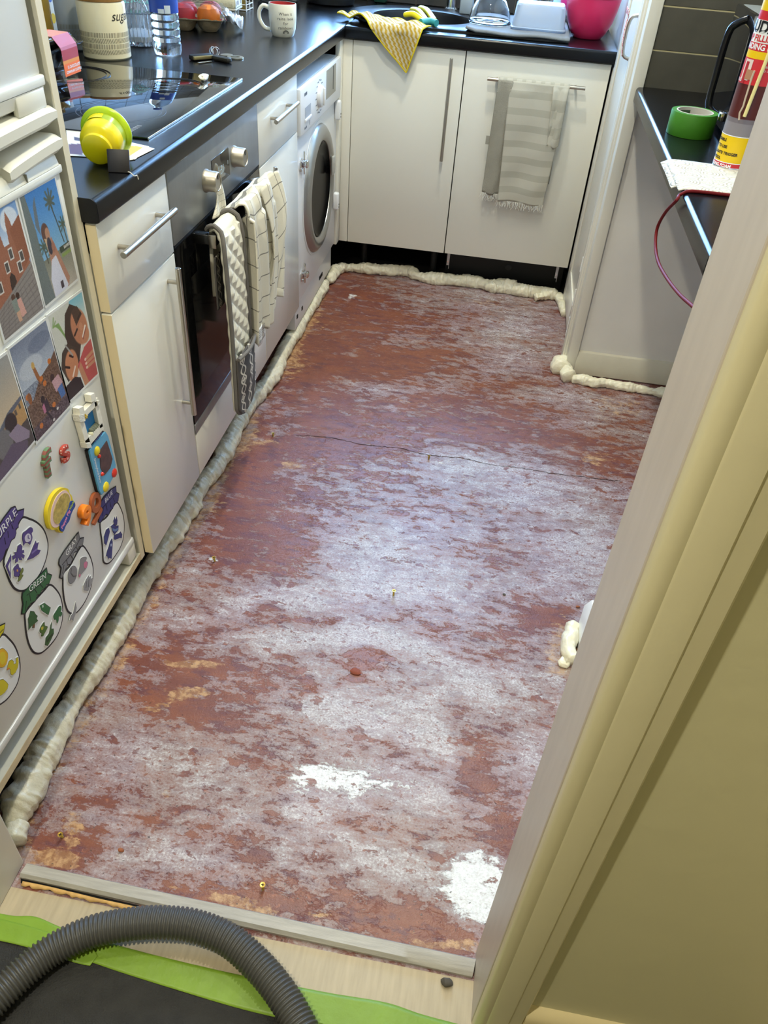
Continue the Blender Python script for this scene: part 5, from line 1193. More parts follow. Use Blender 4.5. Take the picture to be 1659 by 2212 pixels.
def corner_pt(i, j):                        # the corner that stands up behind the glove
    y = (.478+.062*j)+(.534-(.478+.062*j))*i**1.3; z = .722+.066*i*(.75+.25*j)-.004*(1-j)*(1-i)
    return Vector((.016+.012*j*(1-i)+.004*math.sin(6*j+3*i), y, z))
o = obj('raised_corner', sheet(14, 12, corner_pt, (.5, .5)), bpy.data.materials['tea_towel_check'], tt); solidify(o, .003)
lb = obj('care_label', sheet(6, 6, lambda i, j: Vector((.084+.003*math.sin(5*j), .548+.062*j, .432-.048*i))), mat('label_white', S(236, 234, 226), .6), tt); solidify(lb, .0006)
pr = NB()
for k in range(4): box(pr, .0868, .0872, .553, .600, .424-.006*k, .4262-.006*k)
for k in range(5): box(pr, .0868, .0872, .553+.010*k, .560+.010*k, .391, .398)
put(obj('label_print', pr, mat('print_grey', S(150, 150, 146)), lb, smooth=False), kind='stuff')

# grey hand towel with fringe on the dishwasher rail
ht = thing('hand_towel', 'pale grey striped hand towel with fringe on the dishwasher handle', 'towel', (.69, 1.90, .37))
M_tow = uvlines('towel_stripe', S(188, 184, 168), S(173, 169, 153), 0, 7.5, 0, .42, bump=.25, bscale=700)
M_terry = mat('towel_terry', S(160, 156, 141), .95, bump=.9, bscale=420)
yh = YF-.024
def drape(x0a, x1a, x0b, x1b, ztop, zbot, out, seed, back=.0):
    def f(i, j):
        xa, xb = x0a+(x0b-x0a)*i, x1a+(x1b-x1a)*i
        x = xa+(xb-xa)*j
        z = ztop-(ztop-zbot)*i+.004*math.sin(j*6+seed)*i
        y = yh-.011-out*math.sin(min(1, i*3)*math.pi/2)-.004*math.sin(j*8+seed+i*2)-.003*math.sin(i*20+j*5)*i*.5
        if i < .08: y = (yh-.0090)+(y-(yh-.0090))*(i/.08)
        y = min(y, yh-.0090)
        return Vector((x, y, z))
    return f
o = obj('front_layer', sheet(70, 40, drape(.602, .808, .620, .790, .793, .392, .008, 0), (1, 1)), [M_tow], ht); solidify(o, .004)
for me in (o.data,):                          # stripes run across: swap uv
    for l in me.uv_layers[0].data: l.uv = (l.uv[1], l.uv[0])
o = obj('terry_layer', sheet(50, 16, drape(.561, .625, .556, .628, .793, .412, .002, 2)), M_terry, ht); solidify(o, .004)
o = obj('folded_edge', sheet(50, 10, drape(.752, .806, .765, .806, .793, .60, .014, 1), (.3, .5)), M_tow, ht); solidify(o, .003)
for me in (o.data,):
    for l in me.uv_layers[0].data: l.uv = (l.uv[1], l.uv[0])
o = obj('back_layer', sheet(30, 16, lambda i, j: Vector((.575+.225*j, yh+.0112+.0015*math.sin(9*j), .792-.33*i))), M_terry, ht); solidify(o, .003)
o = obj('rail_wrap', sheet(8, 20, lambda i, j: Vector((.561+.246*j, yh-.0088*math.cos(math.pi*i), .7895+.0082*math.sin(math.pi*i)))), M_tow, ht); solidify(o, .003)
fg = NB(); R = random.Random(4)
for n_, xa, xb, z, y in ((70, .617, .792, .394, yh-.020), (30, .552, .626, .414, yh-.014)):
    for k in range(n_):
        x = xa+(xb-xa)*(k+.5)/n_; L_ = R.uniform(.018, .030)
        tube(fg, [(x, y, z), (x+R.uniform(-.004, .004), y-R.uniform(0, .004), z-L_*.5), (x+R.uniform(-.008, .008), y-R.uniform(-.002, .004), z-L_)], .0008, 4)
put(obj('fringe', fg, mat('fringe_cream', S(222, 220, 208), .9), ht), kind='stuff')
lb = obj('care_label', B(.545, .558, yh-.016, yh-.0152, .583, .612), M_terry, ht)

# ochre knitted dishcloth draped over the sink edge
M_knit = None
def knit():
    m = bpy.data.materials.new('knit_ochre'); m.use_nodes = True; nt = m.node_tree; L = nt.links.new; b = nt.nodes['Principled BSDF']
    uv = nt.nodes.new('ShaderNodeUVMap'); mp = nt.nodes.new('ShaderNodeMapping'); mp.inputs['Rotation'].default_value = (0, 0, math.radians(45)); L(uv.outputs[0], mp.inputs[0])
    sp = nt.nodes.new('ShaderNodeSeparateXYZ'); L(mp.outputs[0], sp.inputs[0])
    def M(op, a, c=None):
        n = nt.nodes.new('ShaderNodeMath'); n.operation = op
        for i, v in enumerate((a, c)):
            if v is None: continue
            if isinstance(v, (int, float)): n.inputs[i].default_value = v
            else: L(v, n.inputs[i])
        return n.outputs[0]
    zig = M('MULTIPLY', M('ABSOLUTE', M('SUBTRACT', M('FRACT', M('MULTIPLY', sp.outputs[0], 20)), .5)), .035)
    f = M('FRACT', M('MULTIPLY', M('ADD', sp.outputs[1], zig), 15))
    g = M('GREATER_THAN', f, .5)
    mx = nt.nodes.new('ShaderNodeMix'); mx.data_type = 'RGBA'; mx.inputs[6].default_value = (*S(178, 144, 44), 1); mx.inputs[7].default_value = (*S(196, 184, 150), 1)
    L(g, mx.inputs[0]); L(mx.outputs[2], b.inputs['Base Color']); b.inputs['Roughness'].default_value = .95
    n = nt.nodes.new('ShaderNodeTexNoise'); n.inputs['Scale'].default_value = 60; L(uv.outputs[0], n.inputs['Vector'])
    bp = nt.nodes.new('ShaderNodeBump'); bp.inputs['Strength'].default_value = .8; bp.inputs['Distance'].default_value = .003; L(n.outputs[0], bp.inputs['Height']); L(bp.outputs[0], b.inputs['Normal'])
    return m
dc = thing('dishcloth', 'ochre and beige zigzag dishcloth draped over the sink edge', 'dishcloth', (.13, 2.0, .80))
EY = 1.918
corn = (Vector((-.045, 2.055)), Vector((.235, EY-.125)), Vector((.300, 1.985)), Vector((.045, 2.135)))   # left, tip, right, back
def cl(a, b_):
    p = corn[0].lerp(corn[1], a).lerp(corn[3].lerp(corn[2], a), b_)
    lump = .007*math.sin(a*7+2)*math.sin(b_*6+1)+.004*math.sin(a*15+b_*9)
    if p.y >= EY+.012: return Vector((p.x, p.y, .919+abs(lump)*1.2+(.012*math.exp(-((p.x-.06)/.03)**2) if p.y < 2.05 else 0)))
    d = EY+.012-p.y
    if d < .02: th = d/.02*math.pi/2; return Vector((p.x, EY+.012-.018*math.sin(th), .901+.018*math.cos(th)+abs(lump)*.5))
    return Vector((p.x, EY-.006-.004*math.sin(p.x*50)+lump*.4, .901-(d-.02)))
o = obj('knitted_square', sheet(60, 44, cl), knit(), dc); solidify(o, .004)
rim = [cl(k/30, 0) for k in range(31)]+[cl(1, k/24) for k in range(25)]+[cl(1-k/30, 1) for k in range(31)]+[cl(0, 1-k/24) for k in range(25)]
obj('yellow_edging', tube(NB(), rim, .003, 6), mat('edge_yellow', S(214, 190, 36), .9), dc)

# ================================================================== FOAM BEADS
def fbm(v): return mnoise.noise(v)+.5*mnoise.noise(v*2.1)
def foam(name, label, px, r, m=M_foam, z=.022, seed=0, ridge=.20, lump=.28, rvar=None):
    P = resample([at(x, y, 'z', z) for x, y in px], .02)
    for i, q in enumerate(P): q.x += .0045*mnoise.noise(Vector((i*.9, seed, 0))); q.y += .0045*mnoise.noise(Vector((0, i*.9, seed)))
    def rf(s, a, t):
        v = Vector((math.cos(a)*.9, math.sin(a)*.9, s*26+seed*7))
        k = 1+lump*mnoise.noise(Vector((seed*3.1, 0, s*13)))+.5*lump*mnoise.noise(Vector((seed, 5, s*31)))+.20*fbm(v*1.3)+.10*mnoise.noise(Vector((math.cos(a)*2.5, math.sin(a)*2.5, s*90+seed)))
        k += ridge*(.35+.65*abs(mnoise.noise(Vector((9, seed, s*7)))))*abs(math.sin(s*190+7*mnoise.noise(Vector((0, seed, s*14)))+.9*math.cos(a)+.6*math.sin(2*a)))
        if rvar: k *= rvar(t)
        e = min(t, 1-t)*40
        return k*(math.sqrt(max(.03, 1-(1-e)**2)) if e < 1 else 1)
    return solo(name, tube(NB(), P, r, 28, .003, rf, zmin=.0005), m, label, 'foam bead', angle=180)
foam('foam_bead', 'long expanding foam bead along the fridge and oven units', [(22, 1790), (50, 1722), (85, 1650), (122, 1575), (165, 1500), (205, 1440), (240, 1380), (272, 1318), (300, 1268), (330, 1222), (368, 1158), (400, 1105), (432, 1052), (468, 1005), (492, 962), (512, 915), (540, 870), (568, 838), (590, 810), (606, 772), (624, 738), (648, 700), (668, 664), (690, 630), (706, 608)], .0245, seed=1,
     rvar=lambda t: 1.0+.12*math.sin(t*40)*(t < .5)-.08*t)
foam('foam_bead', 'foam knob on the end of the long bead by the door lining', [(30, 1822), (34, 1800), (40, 1778)], .019, z=.018, seed=2)
foam('foam_bead', 'foam bead along the missing plinth under the sink', [(716, 592), (740, 578), (790, 580), (840, 584), (885, 586), (900, 596), (940, 602), (990, 606), (1030, 610), (1060, 618), (1090, 622), (1130, 628), (1170, 632), (1205, 638)], .0215, z=.019, seed=3, lump=.45)
foam('foam_bead', 'foam blob in the far corner by the washing machine', [(708, 606), (716, 598), (722, 588)], .019, m=M_foam2, z=.02, seed=4, lump=.5)
foam('foam_bead', 'foam mound on the bead under the dishwasher', [(1062, 622), (1078, 618), (1096, 620), (1112, 624)], .028, z=.02, seed=5, lump=.5)
foam('foam_bead', 'pale foam dollop near the right wall cupboard', [(1156, 642), (1168, 640), (1182, 636), (1194, 634)], .021, m=M_foam2, z=.018, seed=6, lump=.6)
foam('foam_bead', 'foam bead turning along the cupboard frame', [(1206, 640), (1212, 652), (1216, 664), (1220, 678)], .017, m=M_foam2, z=.015, seed=7)
foam('foam_bead', 'fat foam blob at the corner of the grey skirting', [(1212, 800), (1212, 788), (1216, 782), (1222, 800), (1230, 816)], .026, m=M_foam2, z=.020, seed=8, lump=.5)
foam('foam_bead', 'knobbly foam bead along the grey skirting', [(1234, 818), (1258, 820), (1280, 826), (1310, 828), (1340, 834), (1370, 838), (1400, 844), (1440, 850)], .0155, m=M_foam2, z=.013, seed=9, lump=.6)
foam('foam_bead', 'smooth foam blob against the white skirting end', [(1238, 1350), (1235, 1364), (1232, 1380), (1228, 1392), (1228, 1405), (1233, 1418), (1240, 1430)], .0165, m=M_foam2, z=.0155, seed=10, ridge=.03, lump=.2)
foam('foam_bead', 'thin curl of foam beside the white skirting end', [(1226, 1420), (1220, 1422), (1214, 1428), (1214, 1434), (1222, 1436), (1230, 1440)], .0075, m=M_foam2, z=.007, seed=11, ridge=.03, lump=.15)

# ================================================================== SMALL THINGS ON THE FLOOR
M_brass = mat('brass', S(206, 172, 84), .3, .9)
def screw(px, py, h, label, tilt=0.0):
    p = at(px, py, 'z', 0); t = thing('screw', label, 'screw', (p.x, p.y, 0), 'screws standing in the floor')
    Mx = Matrix.Rotation(tilt, 4, 'X')
    hd = NB(); lathe(hd, [(0, h-.0035), (.002, h-.0035), (.0046, h-.0006), (.0046, h), (.0030, h), (0, h-.0008)], (0, 0, 0), 18, M=Mx); bmesh.ops.translate(hd, verts=hd.verts, vec=p); obj('head', hd, M_brass, t)
    cr = NB()
    for a in (0, math.pi/2): box(cr, -.0028, .0028, -.0005, .0005, h-.0006, h+.0001, M=Mx@Matrix.Rotation(a, 4, 'Z'))
    bmesh.ops.translate(cr, verts=cr.verts, vec=p); obj('cross_slot', cr, M_dark, t, smooth=False)
    sh = NB(); n = 22; lathe(sh, [(0, -.001)]+[(.0019+.0005*(k % 2), (h-.003)*k/n) for k in range(n+1)], (0, 0, 0), 10, M=Mx); bmesh.ops.translate(sh, verts=sh.verts, vec=p); obj('shank', sh, M_brass, t)
screw(568, 1921, .017, 'brass cross head screw standing in front of the threshold strip')
screw(135, 1808, .014, 'brass screw in the bare patch by the foam bead', .2)
screw(850, 1286, .016, 'brass screw standing in the middle of the floor')
screw(926, 992, .012, 'brass screw by the long floor crack', -.2)
screw(464, 1212, .016, 'screw in the white splash near the narrow cupboard', .25)
screw(590, 942, .010, 'short screw by the tip of the oven glove')
def pebble(px, py, r, label, m, z0=0.0):
    p = at(px, py, 'z', z0); b = NB(); bmesh.ops.create_icosphere(b, subdivisions=2, radius=r)
    for v in b.verts: k = 1+.45*mnoise.noise(v.co/r*1.1+Vector((px, py, 0))); v.co = Vector((v.co.x*k*1.25, v.co.y*k*.9, v.co.z*k*(.3 if 'flake' in label else .7)))
    zm = min(v.co.z for v in b.verts); bmesh.ops.translate(b, verts=b.verts, vec=Vector((p.x, p.y, z0-zm-.0003)))
    return solo('debris_chip', b, m, label, 'debris')
pebble(965, 2125, .0075, 'dark chip of grit on the laminate', mat('grit_dark', S(84, 80, 74), .8))
pebble(1248, 1312, .004, 'brown crumb near the white skirting end', mat('crumb_brown', S(150, 92, 62), .9))
pebble(768, 1452, .010, 'flake of red paint on the floor', mat('red_flake', S(138, 72, 54), .8))
pebble(1089, 1285, .003, 'dark crumb on the pale part of the floor', MATS['grit_dark'])
pebble(262, 1838, .004, 'brown crumb by the bare corner patch', MATS['crumb_brown'])

# ================================================================== HALL: MAT, TAPE, HOSE
M_tape = mat('green_tape', S(122, 156, 46), .45, bump=.35, bscale=45, var=.10, vscale=18)
mt = NB(); prism(mt, [(-.9, -.745), (.02, -.722), (.16, -.733), (.30, -.743), (.49, -.752), (.75, -.752), (1.2, -.756), (1.2, -1.7), (-.9, -1.7)], lambda u, v, t: Vector((u, v, t)), .0002, .004)
solo('floor_mat', mt, mat('black_mat', S(38, 38, 37), .7, bump=.5, bscale=420, var=.35, vscale=30), 'black dusty floor protector taped down in the hall', 'floor mat')
def tape(label, top, bot, z):
    b = NB(); n = 40
    T = resample([Vector((*p, 0)) for p in top], .01); Bo = resample([Vector((*p, 0)) for p in bot], .01)
    rows = [[Vector((0, 0, 0))]]
    def f(i, j):
        p = poly_at(T, i).lerp(poly_at(Bo, i), j)
        return Vector((p.x, p.y, z+.0006+.0010*abs(mnoise.noise(Vector((p.x*30, p.y*60, 1))))))
    o = put(obj('masking_tape', sheet(120, 8, f), M_tape), label, 'tape', 'strips of green masking tape'); solidify(o, .0006, 1); return o
tape('green masking tape strip sealing the mat edge to the laminate', [(-.14, -.700), (.02, -.704), (.068, -.698), (.127, -.707), (.25, -.716), (.415, -.720), (.55, -.719), (.64, -.716), (.70, -.722), (.79, -.726)], [(-.14, -.742), (.03, -.736), (.09, -.737), (.157, -.742), (.262, -.752), (.43, -.764), (.55, -.765), (.64, -.768), (.70, -.77), (.79, -.772)], .0042)
tape('second green masking tape strip overlapping the first at its left end', [(-.14, -.716), (.02, -.712), (.10, -.716), (.17, -.722), (.19, -.735)], [(-.14, -.745), (.02, -.742), (.10, -.744), (.16, -.750), (.185, -.750)], .0052)
hz_ = .030
hp = [at(-160, 2290, 'z', hz_), at(-60, 2208, 'z', hz_), at(0, 2148, 'z', hz_), at(60, 2092, 'z', hz_), at(120, 2048, 'z', hz_), at(200, 2012, 'z', hz_+.004), at(280, 1996, 'z', hz_+.008), at(350, 1992, 'z', hz_+.010), at(420, 2000, 'z', hz_+.008), at(490, 2028, 'z', hz_+.004), at(550, 2078, 'z', hz_), at(600, 2136, 'z', hz_), at(640, 2200, 'z', hz_), at(672, 2270, 'z', hz_), at(690, 2350, 'z', hz_)]
hs = thing('vacuum_hose', 'grey corrugated vacuum cleaner hose curving over the tape', 'hose', tuple(at(350, 1992, 'z', 0)))
obj('corrugated_tube', tube(NB(), hp, .0215, 26, .0011, lambda s, a, t: 1+.11*(1 if (s/.0066) % 1 < .5 else 0)-.0+.02*math.sin(2*math.pi*s/.0066)), mat('hose_grey', S(74, 74, 72), .42), hs, angle=180)
# ================================================================== THINGS ON THE LEFT WORKTOP
ZW = .906
def wrap(c, r, a0, z0):                       # lettering bent round an upright cylinder
    return lambda u, v, d: Vector((c[0]+(r+d)*math.cos(a0+u/r), c[1]+(r+d)*math.sin(a0+u/r), z0+v))
def arcband(bm, c, r, a0, a1, z0, z1, n=24, d=.0004):
    g = [[bm.verts.new((c[0]+(r+d)*math.cos(a0+(a1-a0)*i/n), c[1]+(r+d)*math.sin(a0+(a1-a0)*i/n), z)) for z in (z0, z1)] for i in range(n+1)]
    for a, b in zip(g, g[1:]): bm.faces.new((a[0], b[0], b[1], a[1]))
    return bm
rad = math.radians
# ceramic canisters
def canister(name, label, c, r, h, col, wood=True):
    t = thing(name, label, 'canister', (c[0], c[1], ZW))
    m = mat(name+'_glaze', col, .28)
    obj('pot', lathe(NB(), [(0, 0), (r-.004, 0), (r, .004), (r, h-.006), (r-.004, h), (r-.008, h), (r-.008, h-.02), (0, h-.02)], (c[0], c[1], ZW), 56), m, t)
    obj('lid', lathe(NB(), [(0, h-.001), (r-.001, h-.001), (r, h+.002), (r, h+.016), (r-.003, h+.019), (0, h+.019)], (c[0], c[1], ZW), 48), mat('bamboo', S(170, 124, 66), .5, var=.12, vscale=30, aniso=(1, 8, 1)), t)
    hb_ = NB()
    for row in range(4):
        z0 = ZW+.014+row*.0125
        for k in range(92):
            a = 2*math.pi*k/92; s = (1 if row % 2 else -1)*.032
            f = wrap(c, r, a, z0); w_ = .0015
            vs_ = [hb_.verts.new(f(x, z, .0004)) for x, z in ((0, 0), (w_, 0), (w_+s*r*1.2, .0105), (s*r*1.2, .0105))]
            hb_.faces.new(vs_)
    put(obj('herringbone_print', hb_, mat('print_taupe', S(120, 112, 90), .5), t, smooth=False), kind='stuff')
    return t
zt_ = at(235, 7, 'y', .975).z-ZW
cn = canister('cream_canister', 'cream ceramic canister with bamboo lid marked sugar', (-.445, 1.035), .060, zt_, S(222, 212, 176))
obj('lettering', text('sugar', .030, wrap((-.445, 1.035), .060, rad(-44), ZW+.088), .0005, shear=.35), mat('script_ink', S(52, 46, 40)), cn, smooth=False)
canister('grey_canister', 'grey ceramic canister standing behind the cream one', (-.575, 1.10), .055, zt_+.02, S(132, 134, 130))
# clear ribbed jar with domed lid
t = thing('glass_jar', 'ribbed clear glass sugar jar with a pointed lid', 'jar', (-.448, 1.255, ZW))
rib = lambda a, h: 1+.03*math.cos(a*30)
J = (-.448, 1.255, ZW)
M_jar = mat('ribbed_glass', S(244, 248, 252), .04, trans=.9)
obj('bowl', lathe(NB(), [(0, .0), (.050, 0), (.053, .004), (.052, .012), (.0525, .075), (.050, .078), (.047, .075), (.047, .010), (.0, .008)], J, 120, rfn=rib), M_jar, t)
obj('lid', lathe(NB(), [(.0535, .079), (.055, .086), (.050, .094), (.036, .108), (.024, .128), (.016, .142), (.011, .147), (.012, .152), (.016, .160), (.014, .168), (0, .171)], J, 120, rfn=lambda a, h: 1+.03*math.cos(a*30) if h < .14 else 1), M_jar, t)
obj('sugar', lathe(NB(), [(0, .009), (.045, .0095), (.046, .022), (.030, .026), (0, .024)], J, 32), mat('white_sugar', S(240, 240, 238), .9, bump=.6, bscale=800), t)
# water bottle
t = thing('water_bottle', 'clear plastic water bottle with a blue label', 'bottle', (-.318, 1.135, ZW)); Wc = (-.318, 1.135, ZW)
pr_ = [(0, .004), (.026, 0), (.034, .003), (.0365, .012)]
for k in range(5): z = .018+.017*k; pr_ += [(.0365, z), (.0375, z+.006), (.0365, z+.012), (.0345, z+.0145)]
pr_ += [(.0360, .110), (.0360, .172), (.0375, .180), (.036, .20), (.028, .225), (.016, .245), (.0125, .255), (.0125, .27)]
obj('bottle_body', lathe(NB(), pr_, Wc, 48), M_plastic, t)
obj('water', lathe(NB(), [(0, .006)]+[(max(0, r-.0022), z+.001) for r, z in pr_[1:] if z < .15]+[(.033, .15), (0, .15)], Wc, 40), mat('water', (.96, .98, 1), .0, trans=1.0, ior=1.33), t)
obj('label', arcband(NB(), Wc, .0368, 0, 2*math.pi, ZW+.100, ZW+.165, 48), mat('label_blue', S(40, 74, 168), .35), t)
wl = NB(); 
for a, z0, z1 in ((-80, .140, .158), (-66, .100, .118), (-92, .100, .110)): arcband(wl, Wc, .0372, rad(a), rad(a+24), ZW+z0, ZW+z1, 8)
put(obj('label_panels', wl, mat('label_pale', S(206, 218, 226), .4), t), kind='stuff')
obj('cap', lathe(NB(), [(0, .268), (.0150, .268), (.0150, .284), (.014, .286), (0, .286)], Wc, 28), mat('cap_blue', S(40, 84, 180), .4), t)
# cake tub with printed sleeve
ZW = .9108
t = thing('bakery_tub', 'clear plastic bakery tub in an orange printed sleeve', 'food tub', (-.5, .76, ZW))
b = NB(); X0, X1, Y0, Y1 = -.595, -.415, .665, .845
def shell(bm, z0, z1, ins0, ins1):
    lo = [(X0+ins0, Y0+ins0), (X1-ins0, Y0+ins0), (X1-ins0, Y1-ins0), (X0+ins0, Y1-ins0)]; hi = [(X0+ins1, Y0+ins1), (X1-ins1, Y0+ins1), (X1-ins1, Y1-ins1), (X0+ins1, Y1-ins1)]
    a = [bm.verts.new((x, y, z0)) for x, y in lo]; c = [bm.verts.new((x, y, z1)) for x, y in hi]
    for k in range(4): bm.faces.new((a[k], a[(k+1) % 4], c[(k+1) % 4], c[k]))
    return a, c
a, c = shell(b, ZW+.001, ZW+.056, .010, .003); b.faces.new(a); bmesh.ops.bevel(b, geom=[e for e in b.edges if abs(e.verts[0].co.z-e.verts[1].co.z) > .02], offset=.012, segments=3, affect='EDGES')
o = obj('tub', b, M_plastic, t); solidify(o, .0012)
b = NB(); a, c = shell(b, ZW+.058, ZW+.078, .001, .012); b.faces.new(c); bmesh.ops.bevel(b, geom=[e for e in b.edges if abs(e.verts[0].co.z-e.verts[1].co.z) > .01], offset=.012, segments=3, affect='EDGES')
o = obj('lid', b, M_plastic, t); solidify(o, .0012)
o = obj('rim', B(X0-.004, X1+.004, Y0-.004, Y1+.004, ZW+.055, ZW+.0585, .001), M_plastic, t)
sl = [(X1+.0055, ZW+.001), (X1+.0055, ZW+.026), (X1+.0055, ZW+.033), (X1+.0055, ZW+.054), (X1+.004, ZW+.060), (X1-.012, ZW+.0805), (X1-.055, ZW+.0815), (X0+.03, ZW+.0815)]
cols = ['sleeve_orange', 'sleeve_amber', 'sleeve_red', 'sleeve_red', 'sleeve_red', 'sleeve_salmon', 'sleeve_orange']
for nm, cc in (('sleeve_orange', (238, 112, 32)), ('sleeve_amber', (226, 142, 46)), ('sleeve_red', (172, 52, 44)), ('sleeve_salmon', (226, 150, 128))): mat(nm, S(*cc), .45)
sv = None
for k in range(len(sl)-1):
    (xa, za), (xb, zb_) = sl[k], sl[k+1]; b = NB()
    b.faces.new([b.verts.new(q) for q in ((xa, .735, za), (xa, .812, za), (xb, .812, zb_), (xb, .735, zb_))])
    o = obj('sleeve_panel', b, MATS[cols[k]], t, smooth=False); solidify(o, .0007)
tx = lambda y0, z0: (lambda u, v, d: Vector((X1+.0063, y0+u, z0+v)))
obj('lettering', text('15 CHOCOLATE', .0085, tx(.750, ZW+.0155), 0, bold=.0002), M_inkw, t, smooth=False)
obj('lettering', text('CORNFLAKE CLUSTERS', .0070, tx(.742, ZW+.0065), 0, bold=.0002), M_inkw, t, smooth=False)
ck = NB(); R = random.Random(9)
for k in range(14):
    b = bmesh.new(); bmesh.ops.create_icosphere(b, subdivisions=2, radius=.017)
    q = Vector((X0+.03+.038*(k % 4), Y0+.03+.038*(k//4), ZW+.022))
    for v in b.verts: v.co = v.co*(1+.35*mnoise.noise(v.co*90+q*50))
    bmesh.ops.translate(b, verts=b.verts, vec=q); merge(ck, b)
put(obj('chocolate_clusters', ck, mat('chocolate', S(70, 42, 34), .6, bump=.8, bscale=200), t), kind='stuff')
ZW = .906
# bottles and cartons at the back
t = thing('oil_bottle', 'square dark gold bottle of cooking oil behind the bakery tub', 'bottle', (-.565, .93, ZW))
obj('bottle_body', B(-.595, -.535, .900, .955, ZW, ZW+.22, .010, 3), mat('oil_gold', S(122, 96, 22), .12, coat=.6), t)
obj('neck', lathe(NB(), [(.024, .22), (.016, .24), (.014, .28), (0, .28)], (-.565, .928, ZW), 24), MATS['oil_gold'], t)
em = NB()
for k in range(5): box(em, -.5352, -.5345, .934, .940, ZW+.14+.013*k, ZW+.148+.013*k, .0003, 1)
put(obj('embossed_marks', em, mat('oil_emboss', S(196, 178, 110), .3), t), kind='stuff')
t = thing('patterned_carton', 'carton printed with fruit beside the oil bottle', 'carton', (-.57, .985, ZW))
obj('box', B(-.61, -.545, .958, .985, ZW, ZW+.24, .002), mat('carton_white', S(196, 204, 206), .5), t)
for k, (z, cc) in enumerate(((.17, (206, 120, 60)), (.13, (70, 96, 170)), (.085, (196, 176, 60)), (.045, (206, 190, 90)))): obj('fruit_print', lathe(NB(), [(0, .0005), (.011, .0005), (.011, 0)], (-.545, .972, ZW+z), 20, 'x'), mat('fruit_%d' % k, S(*cc), .5), t)
t = thing('cereal_carton', 'cream printed carton next to the fridge panel', 'carton', (-.58, .86, ZW))
obj('box', B(-.61, -.555, .855, .893, ZW, ZW+.25, .002), mat('carton_cream', S(206, 194, 148), .5), t)
lm = NB()
for k in range(12): box(lm, -.5552, -.5545, .862, .862+.024*(.5+.5*((k*7) % 5)/5), ZW+.03+.017*k, ZW+.035+.017*k)
put(obj('print_lines', lm, mat('carton_print', S(120, 100, 60)), t, smooth=False), kind='stuff')
# toddler cup on its side
cb = at(207, 322, 'z', .936); ce = at(236, 284, 'z', .944); ax = Vector((ce.x-cb.x, ce.y-cb.y, 0)).normalized(); ax.z = .19; ax.normalize()
rt = ax.to_track_quat('Z', 'Y').to_matrix().to_4x4()
t = thing('toddler_cup', 'yellow and lime toddler cup lying on its side on the worktop', 'cup', (cb.x, cb.y, ZW))
c0 = Vector((cb.x, cb.y, ZW+.0275))
M_yel = mat('cup_yellow', S(236, 214, 10), .3); M_lime = mat('cup_lime', S(196, 222, 40), .22, trans=.35)
obj('base', lathe(NB(), [(0, 0), (.021, 0), (.025, .003), (.026, .008), (.024, .011), (.022, .013)], c0, 44, M=rt), M_yel, t)
obj('shell', lathe(NB(), [(.022, .012), (.031, .018), (.034, .026), (.035, .044)], c0, 44, M=rt), M_yel, t)
obj('clear_band', lathe(NB(), [(.035, .044), (.0365, .062), (.0335, .062), (.033, .044), (.031, .02), (0, .016)], c0, 44, M=rt), M_lime, t)
obj('rim', lathe(NB(), [(.0365, .060), (.041, .063), (.0435, .067), (.043, .071), (.040, .071), (.0365, .066), (.0345, .062)], c0, 44, M=rt), mat('cup_rim', S(186, 214, 22), .28), t)
pb_ = NB(); arc = [(-.9+.09*k) for k in range(9)]
for a0, a1 in zip(arc, arc[1:]):
    vs_ = [Vector((.0362*math.cos(a), .0362*math.sin(a), z)) for a, z in ((a0+1.9, .044), (a1+1.9, .044), (a1+1.9, .060-.004*abs(a1+.5)**2*4), (a0+1.9, .060-.004*abs(a0+.5)**2*4))]
    pb_.faces.new([pb_.verts.new(rt@v+c0) for v in vs_])
obj('yellow_tongue', pb_, M_yel, t)
# small black plate leaning beside it
p0 = at(235, 374, 'z', ZW); b = NB(); box(b, -.018, .018, -.003, .003, 0, .036, .001)
bmesh.ops.transform(b, matrix=Matrix.Translation((-.012, .133, ZW))@Matrix.Rotation(rad(12), 4, 'Z')@Matrix.Rotation(rad(-20), 4, 'X'), verts=b.verts)
solo('cap_cover', b, mat('brown_black', S(30, 25, 24), .5), 'small square black plastic cap leaning by the toddler cup', 'plastic cap')
# flyers under the cup
c = Canvas(60, 30, (232, 230, 220)).poly([(0.55, .25), (1, .15), (1, .85), (.35, .95), (.3, .6)], (242, 196, 28)).ell(.3, .7, .14, .22, (242, 196, 28)).poly([(.02, .6), (.24, .5), (.2, .95), (.02, .95)], (88, 60, 92)).rect(.1, .3, .26, .42, (60, 48, 72)).grain(6, 1)
for k in range(5): c.line([(.6, .35+.1*k), (.95, .28+.1*k)], .004, (206, 150, 30), .6)
tl, tr, br, bl_ = [at(x, y, 'z', ZW+.0016) for x, y in ((142, 276), (322, 316), (292, 344), (150, 336))]
t = thing('flyer', 'yellow and white printed flyer under the toddler cup', 'paper', tuple(bl_))
o = obj('sheet', c.mesh(lambda u, v: tl.lerp(tr, u).lerp(bl_.lerp(br, u), v)), M_print, t, smooth=False); solidify(o, .0006, -1)
tl, tr, br, bl_ = [at(x, y, 'z', ZW+.0008) for x, y in ((250, 300), (334, 322), (284, 347), (220, 340))]
t = thing('envelope', 'torn white envelope edge under the yellow flyer', 'paper', tuple(bl_))
def env(i, j):
    q = tl.lerp(tr, i).lerp(bl_.lerp(br, i), j); return Vector((q.x, q.y+(.003*math.sin(i*40) if j > .98 else 0), q.z+.0004*math.sin(i*9)))
o = obj('sheet', sheet(30, 6, env), mat('paper_white', S(236, 234, 222), .6), t); solidify(o, .0006, -1)
